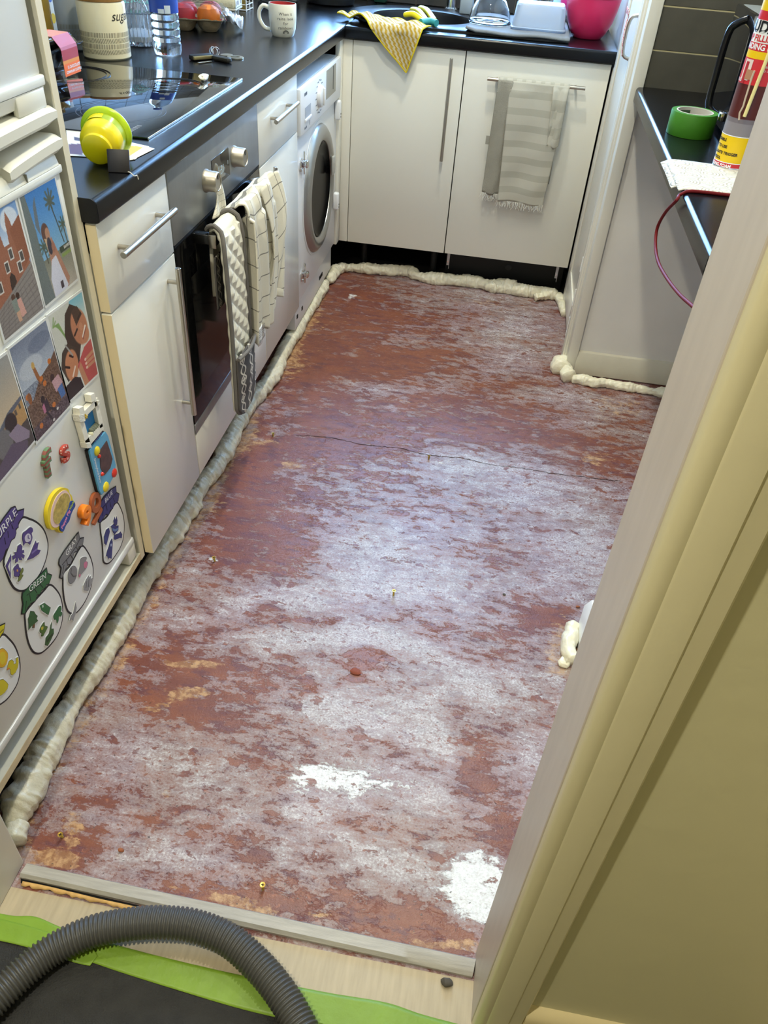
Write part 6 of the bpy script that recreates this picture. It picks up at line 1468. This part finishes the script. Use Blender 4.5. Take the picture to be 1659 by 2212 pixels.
b = NB(); tube(b, [at(268, 370, 'z', ZW+.001), at(280, 372, 'z', ZW+.003), at(290, 380, 'z', ZW+.001), Vector((.012, .148, .90)), Vector((.0125, .150, .893))], .0009, 6, .003)
solo('thread', b, mat('thread_white', S(206, 198, 180), .9), 'loose pale thread hanging over the worktop edge', 'thread')
# foam crumb on the hob
b = NB(); bmesh.ops.create_icosphere(b, subdivisions=3, radius=.012); p = at(441, 172, 'z', .911)
for v in b.verts: v.co = Vector((v.co.x*.8, v.co.y*1.6, v.co.z*.6))*(1+.4*mnoise.noise(v.co*120))
bmesh.ops.translate(b, verts=b.verts, vec=Vector((p.x, p.y, .9165))); solo('foam_crumb', b, M_foam2, 'pale foam crumb lying on the hob', 'debris')
# keys
t = thing('key_bunch', 'bunch of keys with black fobs and a steel opener', 'keys', (-.2, 1.1, ZW))
def kb(x0, x1, y0, y1, z0, z1, ang, cx, cy, bev=.002, m=M_black, nm='fob', tilt=0):
    b = NB(); box(b, x0, x1, y0, y1, z0, z1, bev); bmesh.ops.transform(b, matrix=Matrix.Translation((cx, cy, ZW+.0005))@Matrix.Rotation(ang, 4, 'Z')@Matrix.Rotation(tilt, 4, 'Y'), verts=b.verts); return obj(nm, b, m, t)
q = at(420, 130, 'z', ZW); kb(-.034, .034, -.011, .011, 0, .013, rad(52), q.x+.015, q.y+.015, .004, M_black, 'car_key')
kb(-.031, .031, -.004, .004, .003, .011, rad(52), q.x+.024, q.y+.006, .001, mat('key_gold', S(170, 156, 108), .35, .8), 'key_blade_case')
q = at(478, 134, 'z', ZW); kb(-.030, .030, -.010, .010, 0, .012, rad(-25), q.x, q.y+.005, .005, mat('fob_olive', S(40, 38, 30), .4), 'leather_fob')
q = at(443, 136, 'z', ZW); kb(-.022, .022, -.004, .004, .001, .003, rad(60), q.x, q.y, .0008, M_chrome, 'door_key')
q = at(485, 122, 'z', ZW)
op = NB(); lathe(op, [(.013, .001), (.013, .004), (.022, .004), (.022, .001), (.013, .001)], (q.x+.035, q.y-.012, ZW), 32); lathe(op, [(0, .001), (.017, .001), (.017, .0042), (0, .0042)], (q.x+.004, q.y+.006, ZW), 28); box(op, q.x+.026, q.x+.046, q.y-.014, q.y-.010, ZW+.001, ZW+.004)
obj('bottle_opener', op, mat('opener_steel', S(196, 190, 172), .3, .9), t)
for ang, off in ((0, 0), (50, .006), (100, -.004)):
    rg = NB(); pts = [Vector((math.cos(k*.35)*.011, 0, math.sin(k*.35)*.011+.011)) for k in range(19)]; tube(rg, pts, .0012, 6, caps=False)
    q2 = at(462, 122, 'z', ZW); bmesh.ops.transform(rg, matrix=Matrix.Translation((q2.x+off, q2.y, ZW+.001))@Matrix.Rotation(rad(ang), 4, 'Z'), verts=rg.verts); obj('split_ring', rg, M_chrome, t)
# punnet of fruit in film
t = thing('fruit_punnet', 'film wrapped cardboard punnet of red and orange fruit', 'fruit tray', (-.40, 1.58, ZW))
FC = Vector((-.395, 1.585, ZW)); rz = Matrix.Translation(FC)@Matrix.Rotation(rad(15), 4, 'Z')
b = NB()
for sx in (-1, 1):
    for sy in (-1, 1): lathe(b, [(0, 0), (.022, .001), (.033, .012), (.040, .030), (.041, .034)], (sx*.038, sy*.038, 0), 24)
box(b, -.083, .083, -.083, .083, .032, .037, .003); bmesh.ops.transform(b, matrix=rz, verts=b.verts); obj('cardboard_tray', b, mat('grey_card', S(136, 118, 88), .9, bump=.4, bscale=200), t)
for k, (sx, sy, cc) in enumerate(((-1, -1, (196, 52, 60)), (1, -1, (240, 126, 36)), (-1, 1, (206, 60, 60)), (1, 1, (186, 44, 56)))):
    b = NB(); lathe(b, [(0, .014), (.02, .016), (.033, .03), (.036, .046), (.030, .062), (.014, .071), (.004, .068), (0, .066)], (sx*.038, sy*.038, 0), 28); bmesh.ops.transform(b, matrix=rz, verts=b.verts); obj('fruit', b, mat('fruit_skin_%d' % k, S(*cc), .4, var=.15, vscale=40), t)
M_film = mat('cling_film', (1, 1, 1), .12, trans=1.0, ior=1.08)
def film(i, j):
    x, y = (i-.5)*.19, (j-.5)*.18; e = max(abs(i-.5), abs(j-.5))*2
    z = .074-.036*e**4+.004*mnoise.noise(Vector((x*60, y*60, 2)))
    return rz@Vector((x, y, z))
o = obj('film', sheet(30, 30, film), M_film, t); solidify(o, .0006)
def tail(i, j):
    x = .085+.055*i; y = (j-.5)*(.10+.02*math.sin(i*7)); z = .045-.025*i+.010*math.sin(j*24+i*5)+.006*mnoise.noise(Vector((i*9, j*9, 0)))
    return rz@Vector((x, y, z))
o = obj('film_end', sheet(20, 24, tail), mat('foil_film', S(206, 214, 224), .18, .55), t); solidify(o, .0005)
# egg boxes
def eggbox(label, c, ang, z0, lid):
    t = thing('egg_box', label, 'egg box', (c[0], c[1], z0), 'egg boxes stacked at the back'); Mx = Matrix.Translation((c[0], c[1], z0))@Matrix.Rotation(ang, 4, 'Z')
    b = NB()
    for i in range(3):
        for j in range(2): lathe(b, [(0, 0), (.014, 0), (.019, .012), (.023, .034), (.024, .036)], ((i-1)*.048, (j-.5)*.048, 0), 16)
    box(b, -.076, .076, -.052, .052, .033, .040, .003); bmesh.ops.transform(b, matrix=Mx, verts=b.verts); obj('tray', b, mat('egg_card', S(186, 178, 156), .9, bump=.5, bscale=150), t)
    if lid:
        b = NB(); box(b, -.074, .074, -.050, .050, .040, .068, .008, 2); bmesh.ops.transform(b, matrix=Mx, verts=b.verts); obj('lid', b, mat('egg_lid', S(206, 200, 166), .85, bump=.4, bscale=150), t)
        b = NB(); box(b, .0735, .0752, -.046, .046, .042, .066, .0005, 1); bmesh.ops.transform(b, matrix=Mx, verts=b.verts); lb = obj('label', b, mat('egg_label', S(222, 224, 206), .6), t)
        b = NB()
        for y0, y1, z1, z2, in ((-.036, -.030, .046, .060), (-.020, -.004, .048, .060), (.026, .034, .048, .060)): box(b, .0752, .0756, y0, y1, z1, z2)
        bmesh.ops.transform(b, matrix=Mx, verts=b.verts); put(obj('label_print', b, mat('egg_print', S(110, 70, 76)), lb, smooth=False), kind='stuff')
eggbox('lidded egg box with a printed end label behind the fruit punnet', (-.405, 1.80), rad(5), ZW, True)
eggbox('open grey egg box tray on top of the lidded one', (-.44, 1.80), rad(4), ZW+.0685, False)
# wire caddy
t = thing('wire_caddy', 'small white wire caddy behind the egg boxes', 'rack', (-.42, 2.06, ZW)); cc = Vector((-.415, 2.07, ZW))
for k in range(5):
    z = .004+.016*k; P = [cc+Vector((x, y, z)) for x, y in ((-.04, -.04), (.04, -.04), (.04, .04), (-.04, .04), (-.04, -.04))]; obj('wire', tube(NB(), P, .0016, 6), M_appl, t)
for x, y in ((-.04, -.04), (.04, -.04), (.04, .04), (-.04, .04), (0, -.04), (.04, 0)): obj('upright', tube(NB(), [cc+Vector((x, y, 0)), cc+Vector((x, y, .085))], .0018, 6), M_appl, t)
obj('jar', lathe(NB(), [(0, .002), (.026, .002), (.028, .01), (.028, .07), (0, .07)], cc, 24), mat('spice_ochre', S(136, 112, 48), .3), t)
# teal-lidded box behind the glass jar
t = thing('storage_box', 'clear storage box with a teal lid behind the glass jar', 'food box', (-.557, 1.412, ZW))
o = obj('box', B(-.63, -.485, 1.337, 1.487, ZW, ZW+.05, .008, 2), mat('frosted', S(206, 214, 216), .3, trans=.5), t)
obj('lid', B(-.635, -.48, 1.332, 1.492, ZW+.05, ZW+.062, .004), mat('teal', S(40, 150, 128), .4), t)
# mug
MC = (-.125, 1.605, ZW); t = thing('mug', 'white mug with a red inside and printed rainbow motto', 'mug', MC); mh = at(606, 12, 'y', 1.60).z-ZW
mh = max(.088, min(.11, mh))
obj('cup', lathe(NB(), [(0, .002), (.031, 0), (.034, .003), (.040, .02), (.043, .05), (.043, mh-.002), (.042, mh), (.040, mh)], MC, 48), mat('mug_white', S(230, 226, 206), .2), t)
obj('inside', lathe(NB(), [(.0405, mh-.0005), (.0395, mh-.006), (.039, .05), (.03, .008), (0, .006)], MC, 48), mat('mug_red', S(168, 40, 36), .25), t)
ha = rad(-174); hv = Vector((math.cos(ha), math.sin(ha), 0))
obj('handle', tube(NB(), [Vector(MC)+hv*.041+Vector((0, 0, mh*.82)), Vector(MC)+hv*.060+Vector((0, 0, mh*.88)), Vector(MC)+hv*.073+Vector((0, 0, mh*.7)), Vector(MC)+hv*.072+Vector((0, 0, mh*.45)), Vector(MC)+hv*.058+Vector((0, 0, mh*.22)), Vector(MC)+hv*.038+Vector((0, 0, mh*.17))], .0062, 12, .006), MATS['mug_white'], t)
for k, s in enumerate(('When it', 'rains look', 'for', 'rainbows')):
    obj('lettering', text(s, .0112, wrap(MC, .0432, rad(-62), ZW+mh*.68-.0122*k), .0003, align='CENTER', space=1.15), M_inkb, t, smooth=False)
rb_ = NB()
for r0, r1 in ((.0095, .0075), (.0065, .005)):
    f = wrap(MC, .0432, rad(-62), ZW+mh*.68-.0122*4+.001)
    for k in range(14):
        a0, a1 = math.pi*k/14, math.pi*(k+1)/14; rb_.faces.new([rb_.verts.new(f(r*math.cos(a), r*math.sin(a), .0003)) for r, a in ((r0, a0), (r0, a1), (r1, a1), (r1, a0))])
obj('rainbow_print', rb_, M_inkb, t, smooth=False)
# clear tub and black pan in the far corner
t = thing('plastic_tub', 'clear plastic tub in the far worktop corner', 'food box', (-.345, 2.36, ZW))
o = obj('box', lathe(NB(), [(0, .001), (.07, .001), (.082, .01), (.088, .07)], (-.345, 2.36, ZW), 4 if False else 40), M_plastic, t); solidify(o, .0015)
t = thing('saucepan', 'black saucepan standing in the corner beside the sink', 'saucepan', (-.145, 2.44, ZW))
obj('pan', lathe(NB(), [(0, .0), (.085, 0), (.095, .006), (.098, .10), (.100, .102), (.095, .102), (.092, .01), (0, .008)], (-.155, 2.44, ZW), 48), mat('pan_black', S(14, 14, 15), .35), t)
obj('handle', tube(NB(), [(-.13, 2.35, ZW+.085), (-.10, 2.28, ZW+.10), (-.075, 2.22, ZW+.105)], .009, 10, .01), M_black, t)
t = thing('soap_bottle', 'dark green soap bottle with a pale label by the back tiles', 'bottle', (.02, 2.61, ZW))
obj('bottle_body', B(-.01, .045, 2.595, 2.635, ZW, ZW+.14, .01, 2), mat('soap_green', S(28, 62, 50), .2), t); obj('label', B(-.002, .037, 2.5935, 2.5955, ZW+.03, ZW+.10, .0005, 1), mat('soap_label', S(190, 206, 196), .5), t)
obj('pump', lathe(NB(), [(0, .139), (.010, .139), (.010, .16), (.004, .165), (.004, .19), (0, .19)], (.017, 2.615, ZW), 16), M_appl, t)

# ================================================================== BY THE SINK
t = thing('rubber_glove', 'yellow rubber glove hanging over the sink edge', 'rubber glove', (.24, 2.14, .92))
M_rub = mat('rubber_yellow', S(226, 206, 22), .4)
base = at(925, 52, 'z', .925)
for (x0, y0), (x1, y1) in (((910, 50), (868, 36)), ((918, 50), (884, 24)), ((936, 50), (902, 20))):
    a, e = at(x0, y0, 'z', .9255)+Vector((0, .044, 0)), at(x1, y1, 'z', .935)+Vector((0, .044, 0)); obj('finger', tube(NB(), [a, a.lerp(e, .5)+Vector((0, 0, .012)), e], .0105, 12, .004, lambda s, an, q: (.85+.15*(1-q))*(math.sqrt(max(.02, 1-((q-.85)/.15)**2)) if q > .85 else 1)), M_rub, t)
o = obj('cuff', tube(NB(), [at(905, 52, 'z', .926)+Vector((0, .044, 0)), at(925, 50, 'z', .9275)+Vector((0, .044, 0)), at(940, 54, 'z', .926)+Vector((0, .044, 0))], .0115, 10, .004), mat('cuff_teal', S(60, 150, 150), .45), t)
# drying mat
def dmat(i, j):
    a, b_, c_, d_ = (at(x, y, 'z', .9195) for x, y in ((1005, 66), (1231, 86), (1222, 44), (1028, 30)))
    p = a.lerp(b_, i).lerp(d_.lerp(c_, i), j); return Vector((p.x, p.y, .9215+.002*math.sin(i*11)*math.cos(j*7)+.012*max(0, .10-i)/.10*max(0, 1-j/.13)+(-.004 if j < .03 else 0)))
o = put(obj('drying_mat', sheet(50, 30, dmat), mat('mat_grey', S(134, 138, 140), .95, bump=.8, bscale=400)), 'grey fluffy drying mat on the drainer', 'drying mat'); solidify(o, .007, 0)
gbx = at(1062, 52, 'z', .927); gbx.x = .4935; gbx.y += .008
t = thing('glass_bowl', 'clear glass bowl upside down on the drying mat', 'bowl', (gbx.x, gbx.y+.03, .926))
o = obj('bowl', lathe(NB(), [(.0755, 0), (.0735, .012), (.067, .04), (.051, .068), (.028, .084), (0, .088)], (gbx.x, gbx.y+.03, .9268), 56), M_clear, t); solidify(o, .003)
obj('rim', lathe(NB(), [(.0735, 0), (.077, 0), (.078, .003), (.0765, .006), (.0735, .005)], (gbx.x, gbx.y+.03, .9260), 56), M_clear, t)
ca, cb2 = at(1104, 60, 'z', .926), at(1219, 72, 'z', .926)
t = thing('plastic_container', 'frosted plastic container upside down on the drying mat', 'food box', (.67, 2.26, .926))
M_fr = mat('frosted_plastic', S(214, 226, 238), .22, trans=.55, ior=1.2)
b = NB(); cx, cy = (ca.x+cb2.x)/2, (ca.y+cb2.y)/2+.055
def rrect(hx, hy, r, n=6):
    out = []
    for qx, qy, a0 in ((1, 1, 0), (-1, 1, 90), (-1, -1, 180), (1, -1, 270)):
        for k in range(n+1): a = rad(a0+90*k/n); out.append((cx+qx*(hx-r)+r*math.cos(a), cy+qy*(hy-r)+r*math.sin(a)))
    return out
rg_ = [[b.verts.new((x, y, z)) for x, y in rrect(hx, hy, r)] for hx, hy, r, z in ((.0955, .075, .025, .927), (.0965, .077, .025, .932), (.092, .071, .024, .934), (.085, .064, .022, .996), (.080, .058, .02, 1.002))]
for p, q in zip(rg_, rg_[1:]):
    for k in range(len(p)): b.faces.new((p[k], p[(k+1) % len(p)], q[(k+1) % len(p)], q[k]))
b.faces.new(rg_[-1]); bmesh.ops.recalc_face_normals(b, faces=b.faces)
o = obj('box', b, M_fr, t); solidify(o, .0015)
# cutlery stand and other washing-up behind
t = thing('cutlery_stand', 'pale plastic cutlery stand behind the glass bowl', 'cutlery stand', (.386, 2.465, .915))
obj('stand', B(.361, .411, 2.43, 2.50, .914, .97, .006), mat('stand_grey', S(150, 160, 164), .4), t)
for k in range(4): obj('fork_handle', tube(NB(), [(.370+.011*k, 2.46, .965), (.368+.012*k, 2.465, 1.03)], .003, 8), M_chrome, t)
t = thing('steel_pan', 'steel pan with dark handle draining at the back', 'saucepan', (.74, 2.45, .915))
obj('pan', lathe(NB(), [(.088, 0), (.09, .01), (.085, .07), (.07, .078), (0, .080)], (.74, 2.47, .9262), 40), M_chrome, t)
obj('handle', tube(NB(), [(.66, 2.44, .97), (.60, 2.41, .985), (.54, 2.39, .99)], .009, 10, .01), M_black, t)
# pink mixing bowl
pa, pb2 = at(1236, 84, 'z', ZW), at(1300, 88, 'z', ZW); pc = Vector(((pa.x+pb2.x)/2, (pa.y+pb2.y)/2+.05, ZW)); pc.x = min(pc.x, .856)
t = thing('mixing_bowl', 'bright pink plastic mixing bowl at the end of the sink worktop', 'bowl', tuple(pc))
obj('bowl', lathe(NB(), [(0, .002), (.048, 0), (.052, .003), (.064, .018), (.080, .05), (.090, .09), (.096, .125), (.0985, .127), (.0985, .130), (.094, .130), (.087, .09), (.076, .05), (.058, .018), (0, .010)], pc, 56), mat('bowl_pink', S(214, 46, 92), .3), t)
t = thing('plastic_tray', 'translucent plastic tray standing in the pink bowl', 'tray', (pc.x, pc.y, ZW+.05))
b = NB(); box(b, -.043, .043, -.003, .003, 0, .14, .002); box(b, -.043, .043, -.013, -.003, .127, .14, .002); bmesh.ops.transform(b, matrix=Matrix.Translation((pc.x-.004, pc.y+.008, ZW+.0285))@Matrix.Rotation(rad(22), 4, 'Y')@Matrix.Rotation(rad(-15), 4, 'X'), verts=b.verts)
obj('tray', b, mat('tray_pale', S(214, 216, 224), .3, trans=.3), t)

# ================================================================== ON THE BREAKFAST BAR
# roll of green tape
tc0 = at(1482, 300, 'z', ZW); TC = (tc0.x+.012, tc0.y+.047, ZW)
t = thing('tape_roll', 'roll of green masking tape lying on the breakfast bar', 'tape roll', TC)
obj('tape', lathe(NB(), [(.040, .0005), (.0505, .0005), (.0508, .001), (.0508, .0475), (.0505, .048), (.040, .048), (.040, .0005)], TC, 64), mat('tape_green', S(60, 124, 24), .55, bump=.1, bscale=600), t)
obj('card_core', lathe(NB(), [(.0375, .001), (.0402, .001), (.0402, .0485), (.0375, .0485), (.0375, .001)], TC, 64), mat('core_card', S(206, 200, 186), .7), t)
obj('core_print', arcband(NB(), TC, .0370, rad(95), rad(140), ZW+.030, ZW+.042, 10, 0), mat('core_ink', S(60, 84, 50)), t, smooth=False)
# can of expanding foam
CC = (1.0755, .597, ZW+.002); CR = .0325
t = thing('foam_can', 'tall can of expanding foam with yellow and red label', 'aerosol can', CC)
bands = [(.002, .012, 'band_red', (206, 50, 58)), (.012, .060, 'band_yellow', (236, 196, 22)), (.060, .084, 'band_grey', (138, 132, 136)), (.084, .092, 'band_grey2', (120, 112, 118)), (.092, .150, 'band_darkred', (84, 36, 34)), (.150, .192, 'band_red', (206, 50, 58)), (.192, .204, 'band_yellow', (236, 196, 22)), (.204, .217, 'band_red', (206, 50, 58)), (.217, .232, 'band_white', (240, 238, 232)), (.232, .252, 'band_white', (240, 238, 232)), (.252, .266, 'band_red', (206, 50, 58)), (.266, .285, 'band_yellow', (236, 196, 22))]
for z0, z1, nm, cc in bands: obj('label_band', lathe(NB(), [(CR, z0), (CR, z1)], CC, 56), mat(nm, S(*cc), .28), t)
obj('can_ends', lathe(NB(), [(0, .001), (CR-.002, 0), (CR+.0006, .001), (CR+.0006, .003), (CR, .004)], CC, 56), M_chrome, t)
obj('shoulder', lathe(NB(), [(CR, .285), (CR-.003, .290), (.018, .302), (.016, .31), (0, .31)], CC, 48), M_chrome, t)
obj('white_line', lathe(NB(), [(CR+.0004, .0600), (CR+.0004, .0615)], CC, 56), M_inkw, t); obj('white_line', lathe(NB(), [(CR+.0004, .0115), (CR+.0004, .0130)], CC, 56), M_inkw, t)
A0 = math.atan2(CAM[1]-CC[1], CAM[0]-CC[0])
def can_text(s, size, u0, z, m, bold=.0003, **k): obj('lettering', text(s, size, wrap(CC, CR, A0+u0/CR, CC[2]+z), .0004, bold=bold, **k), m, t, smooth=False)
LE = -CR*1.42
can_text('SOUDAL', .025, LE-.030, .2335, M_inkb, .0009)
can_text('GAP FILLING', .0140, LE-.016, .2195, MATS['band_red'], .0004)
can_text('EXPANDING FOAM', .0128, LE-.030, .2065, M_inkw, .0004)
can_text('REUSABLE', .0070, LE-.006, .0490, M_inkb); can_text('EASY TO USE', .0070, LE-.010, .0375, M_inkb); can_text('ACCURATE TRIGGER', .0070, LE-.011, .0260, M_inkb); can_text('CONTROL', .0070, LE-.010, .0160, M_inkb)
can_text('EXPANDING FOAM', .0080, LE-.020, .0038, M_inkw); can_text('Easy\nto use', .0068, .004, .180, M_inkw, 0); can_text('NO GUN', .0068, LE-.008, .1525, M_inkw, .0002)
pc_ = NB(); arcband(pc_, CC, CR, A0+rad(-62), A0+rad(-30), CC[2]+.156, CC[2]+.190, 10, .0007); obj('picture_patch', pc_, mat('patch_pale', S(226, 206, 196), .4), t)
pc_ = NB(); arcband(pc_, CC, CR, A0+rad(-55), A0+rad(-42), CC[2]+.150, CC[2]+.186, 8, .0010); obj('picture_gun', pc_, mat('gun_red', S(176, 44, 50), .4), t)
pc_ = NB(); arcband(pc_, CC, CR, A0+rad(-44), A0+rad(-14), CC[2]+.158, CC[2]+.174, 8, .0011); obj('picture_hand', pc_, mat('hand_tan', S(176, 128, 98), .5), t)
sa, sb = A0+rad(-2), A0+rad(14)
obj('straw', tube(NB(), [Vector((CC[0]+(CR+.004)*math.cos(sa), CC[1]+(CR+.004)*math.sin(sa), CC[2]+.098)), Vector((CC[0]+(CR+.004)*math.cos(sb), CC[1]+(CR+.004)*math.sin(sb), CC[2]+.262))], .0034, 12), mat('straw_cream', S(232, 218, 150), .35), t)
gl_ = NB(); R = random.Random(2)
tube(gl_, [Vector((CC[0]+(CR+.0008)*math.cos(sa-rad(16)+rad(R.uniform(-3, 3))), CC[1]+(CR+.0008)*math.sin(sa-rad(16)+rad(R.uniform(-3, 3))), CC[2]+.090+.012*k)) for k in range(8)], .0018, 8)
obj('glue_bead', gl_, mat('glue_pale', S(200, 182, 160), .4), t)
# kitchen paper under the can
t = thing('kitchen_paper', 'folded white kitchen paper under the foam can', 'kitchen paper', (1.05, .49, ZW))
M_kp = mat('embossed_paper', S(204, 202, 190), .9)
nt = M_kp.node_tree; tc_n = nt.nodes.new('ShaderNodeTexCoord'); v_ = nt.nodes.new('ShaderNodeTexVoronoi'); v_.inputs['Scale'].default_value = 26; nt.links.new(tc_n.outputs['Object'], v_.inputs['Vector'])
sn = nt.nodes.new('ShaderNodeMath'); sn.operation = 'MULTIPLY'; sn.inputs[1].default_value = 42; nt.links.new(v_.outputs['Distance'], sn.inputs[0]); s2 = nt.nodes.new('ShaderNodeMath'); s2.operation = 'SINE'; nt.links.new(sn.outputs[0], s2.inputs[0])
bp2 = nt.nodes.new('ShaderNodeBump'); bp2.inputs['Strength'].default_value = .5; bp2.inputs['Distance'].default_value = .003; nt.links.new(s2.outputs[0], bp2.inputs['Height']); nt.links.new(bp2.outputs[0], nt.nodes['Principled BSDF'].inputs['Normal'])
for k, (x0, x1, y0, y1) in enumerate(((.942, 1.16, .425, .60), (.950, 1.17, .392, .575))):
    def kp(i, j):
        x = x0+(x1-x0)*i; y = y0+(y1-y0)*j; z = ZW+.0012+.0018*k+.0006*math.sin(x*60+y*40)
        if x < .957: z -= (.957-x)*.5
        return Vector((x, y, z))
    o = obj('sheet', sheet(26, 20, kp), M_kp, t); solidify(o, .0016, 1)
# red cable
P = [Vector((1.17, .3888, ZW+.0031)), Vector((1.10, .3888, ZW+.0031)), Vector((1.03, .3888, ZW+.0031)), Vector((.985, .3888, ZW+.0031)), Vector((.962, .385, ZW+.002)), Vector((.952, .386, ZW-.006))]+[at(x, y, 'x', .945) for x, y in ((1462, 432), (1438, 458), (1420, 492), (1416, 530), (1422, 566), (1440, 600), (1466, 634), (1492, 658), (1530, 690), (1570, 740))]
solo('power_cable', tube(NB(), P, .0031, 10, .008), mat('cable_red', S(104, 16, 18), .6, spec=.25), 'red cable looping down from the breakfast bar', 'cable')
# microwave
t = thing('microwave', 'black microwave oven with bow handle on the breakfast bar', 'microwave', (1.26, .85, ZW))
MX, MY0, MY1, MZ0, MZ1 = 1.096, .64, 1.055, ZW+.014, 1.142
obj('case', B(MX+.012, 1.44, MY0, MY1, MZ0, MZ1, .004), mat('case_silver', S(150, 156, 152), .35, .3), t)
d = obj('door', B(MX, MX+.013, MY0, MY1, MZ0, MZ1, .003), mat('microwave_glass', S(24, 25, 28), .05, coat=.5), t)
obj('handle', tube(NB(), [(MX+.001, .911, 1.128), (MX-.016, .918, 1.118), (MX-.027, .926, 1.098), (MX-.028, .926, 1.02), (MX-.026, .926, .962), (MX-.016, .920, .944), (MX+.001, .913, .936)], .0080, 12, .005), mat('handle_black', S(20, 20, 22), .2), d)
obj('handle_trim', tube(NB(), [(MX-.0335, .926, 1.09), (MX-.0345, .926, 1.02), (MX-.0325, .926, .97)], .0014, 6, .01), M_chrome, d)
kb_ = obj('door_button', B(MX-.012, MX+.001, .840, .873, .938, .958, .004, 3), M_chrome, d)
obj('button_panel', B(MX-.0128, MX-.0115, .845, .868, .9405, .9475, .0005, 1), mat('button_gold', S(206, 176, 60), .3), kb_)
for y in (MY0+.04, MY1-.04):
    for x in (MX+.04, 1.40): obj('foot', cyl(NB(), (x, y, ZW), .014, .0145, 'z', 14), M_black, t)
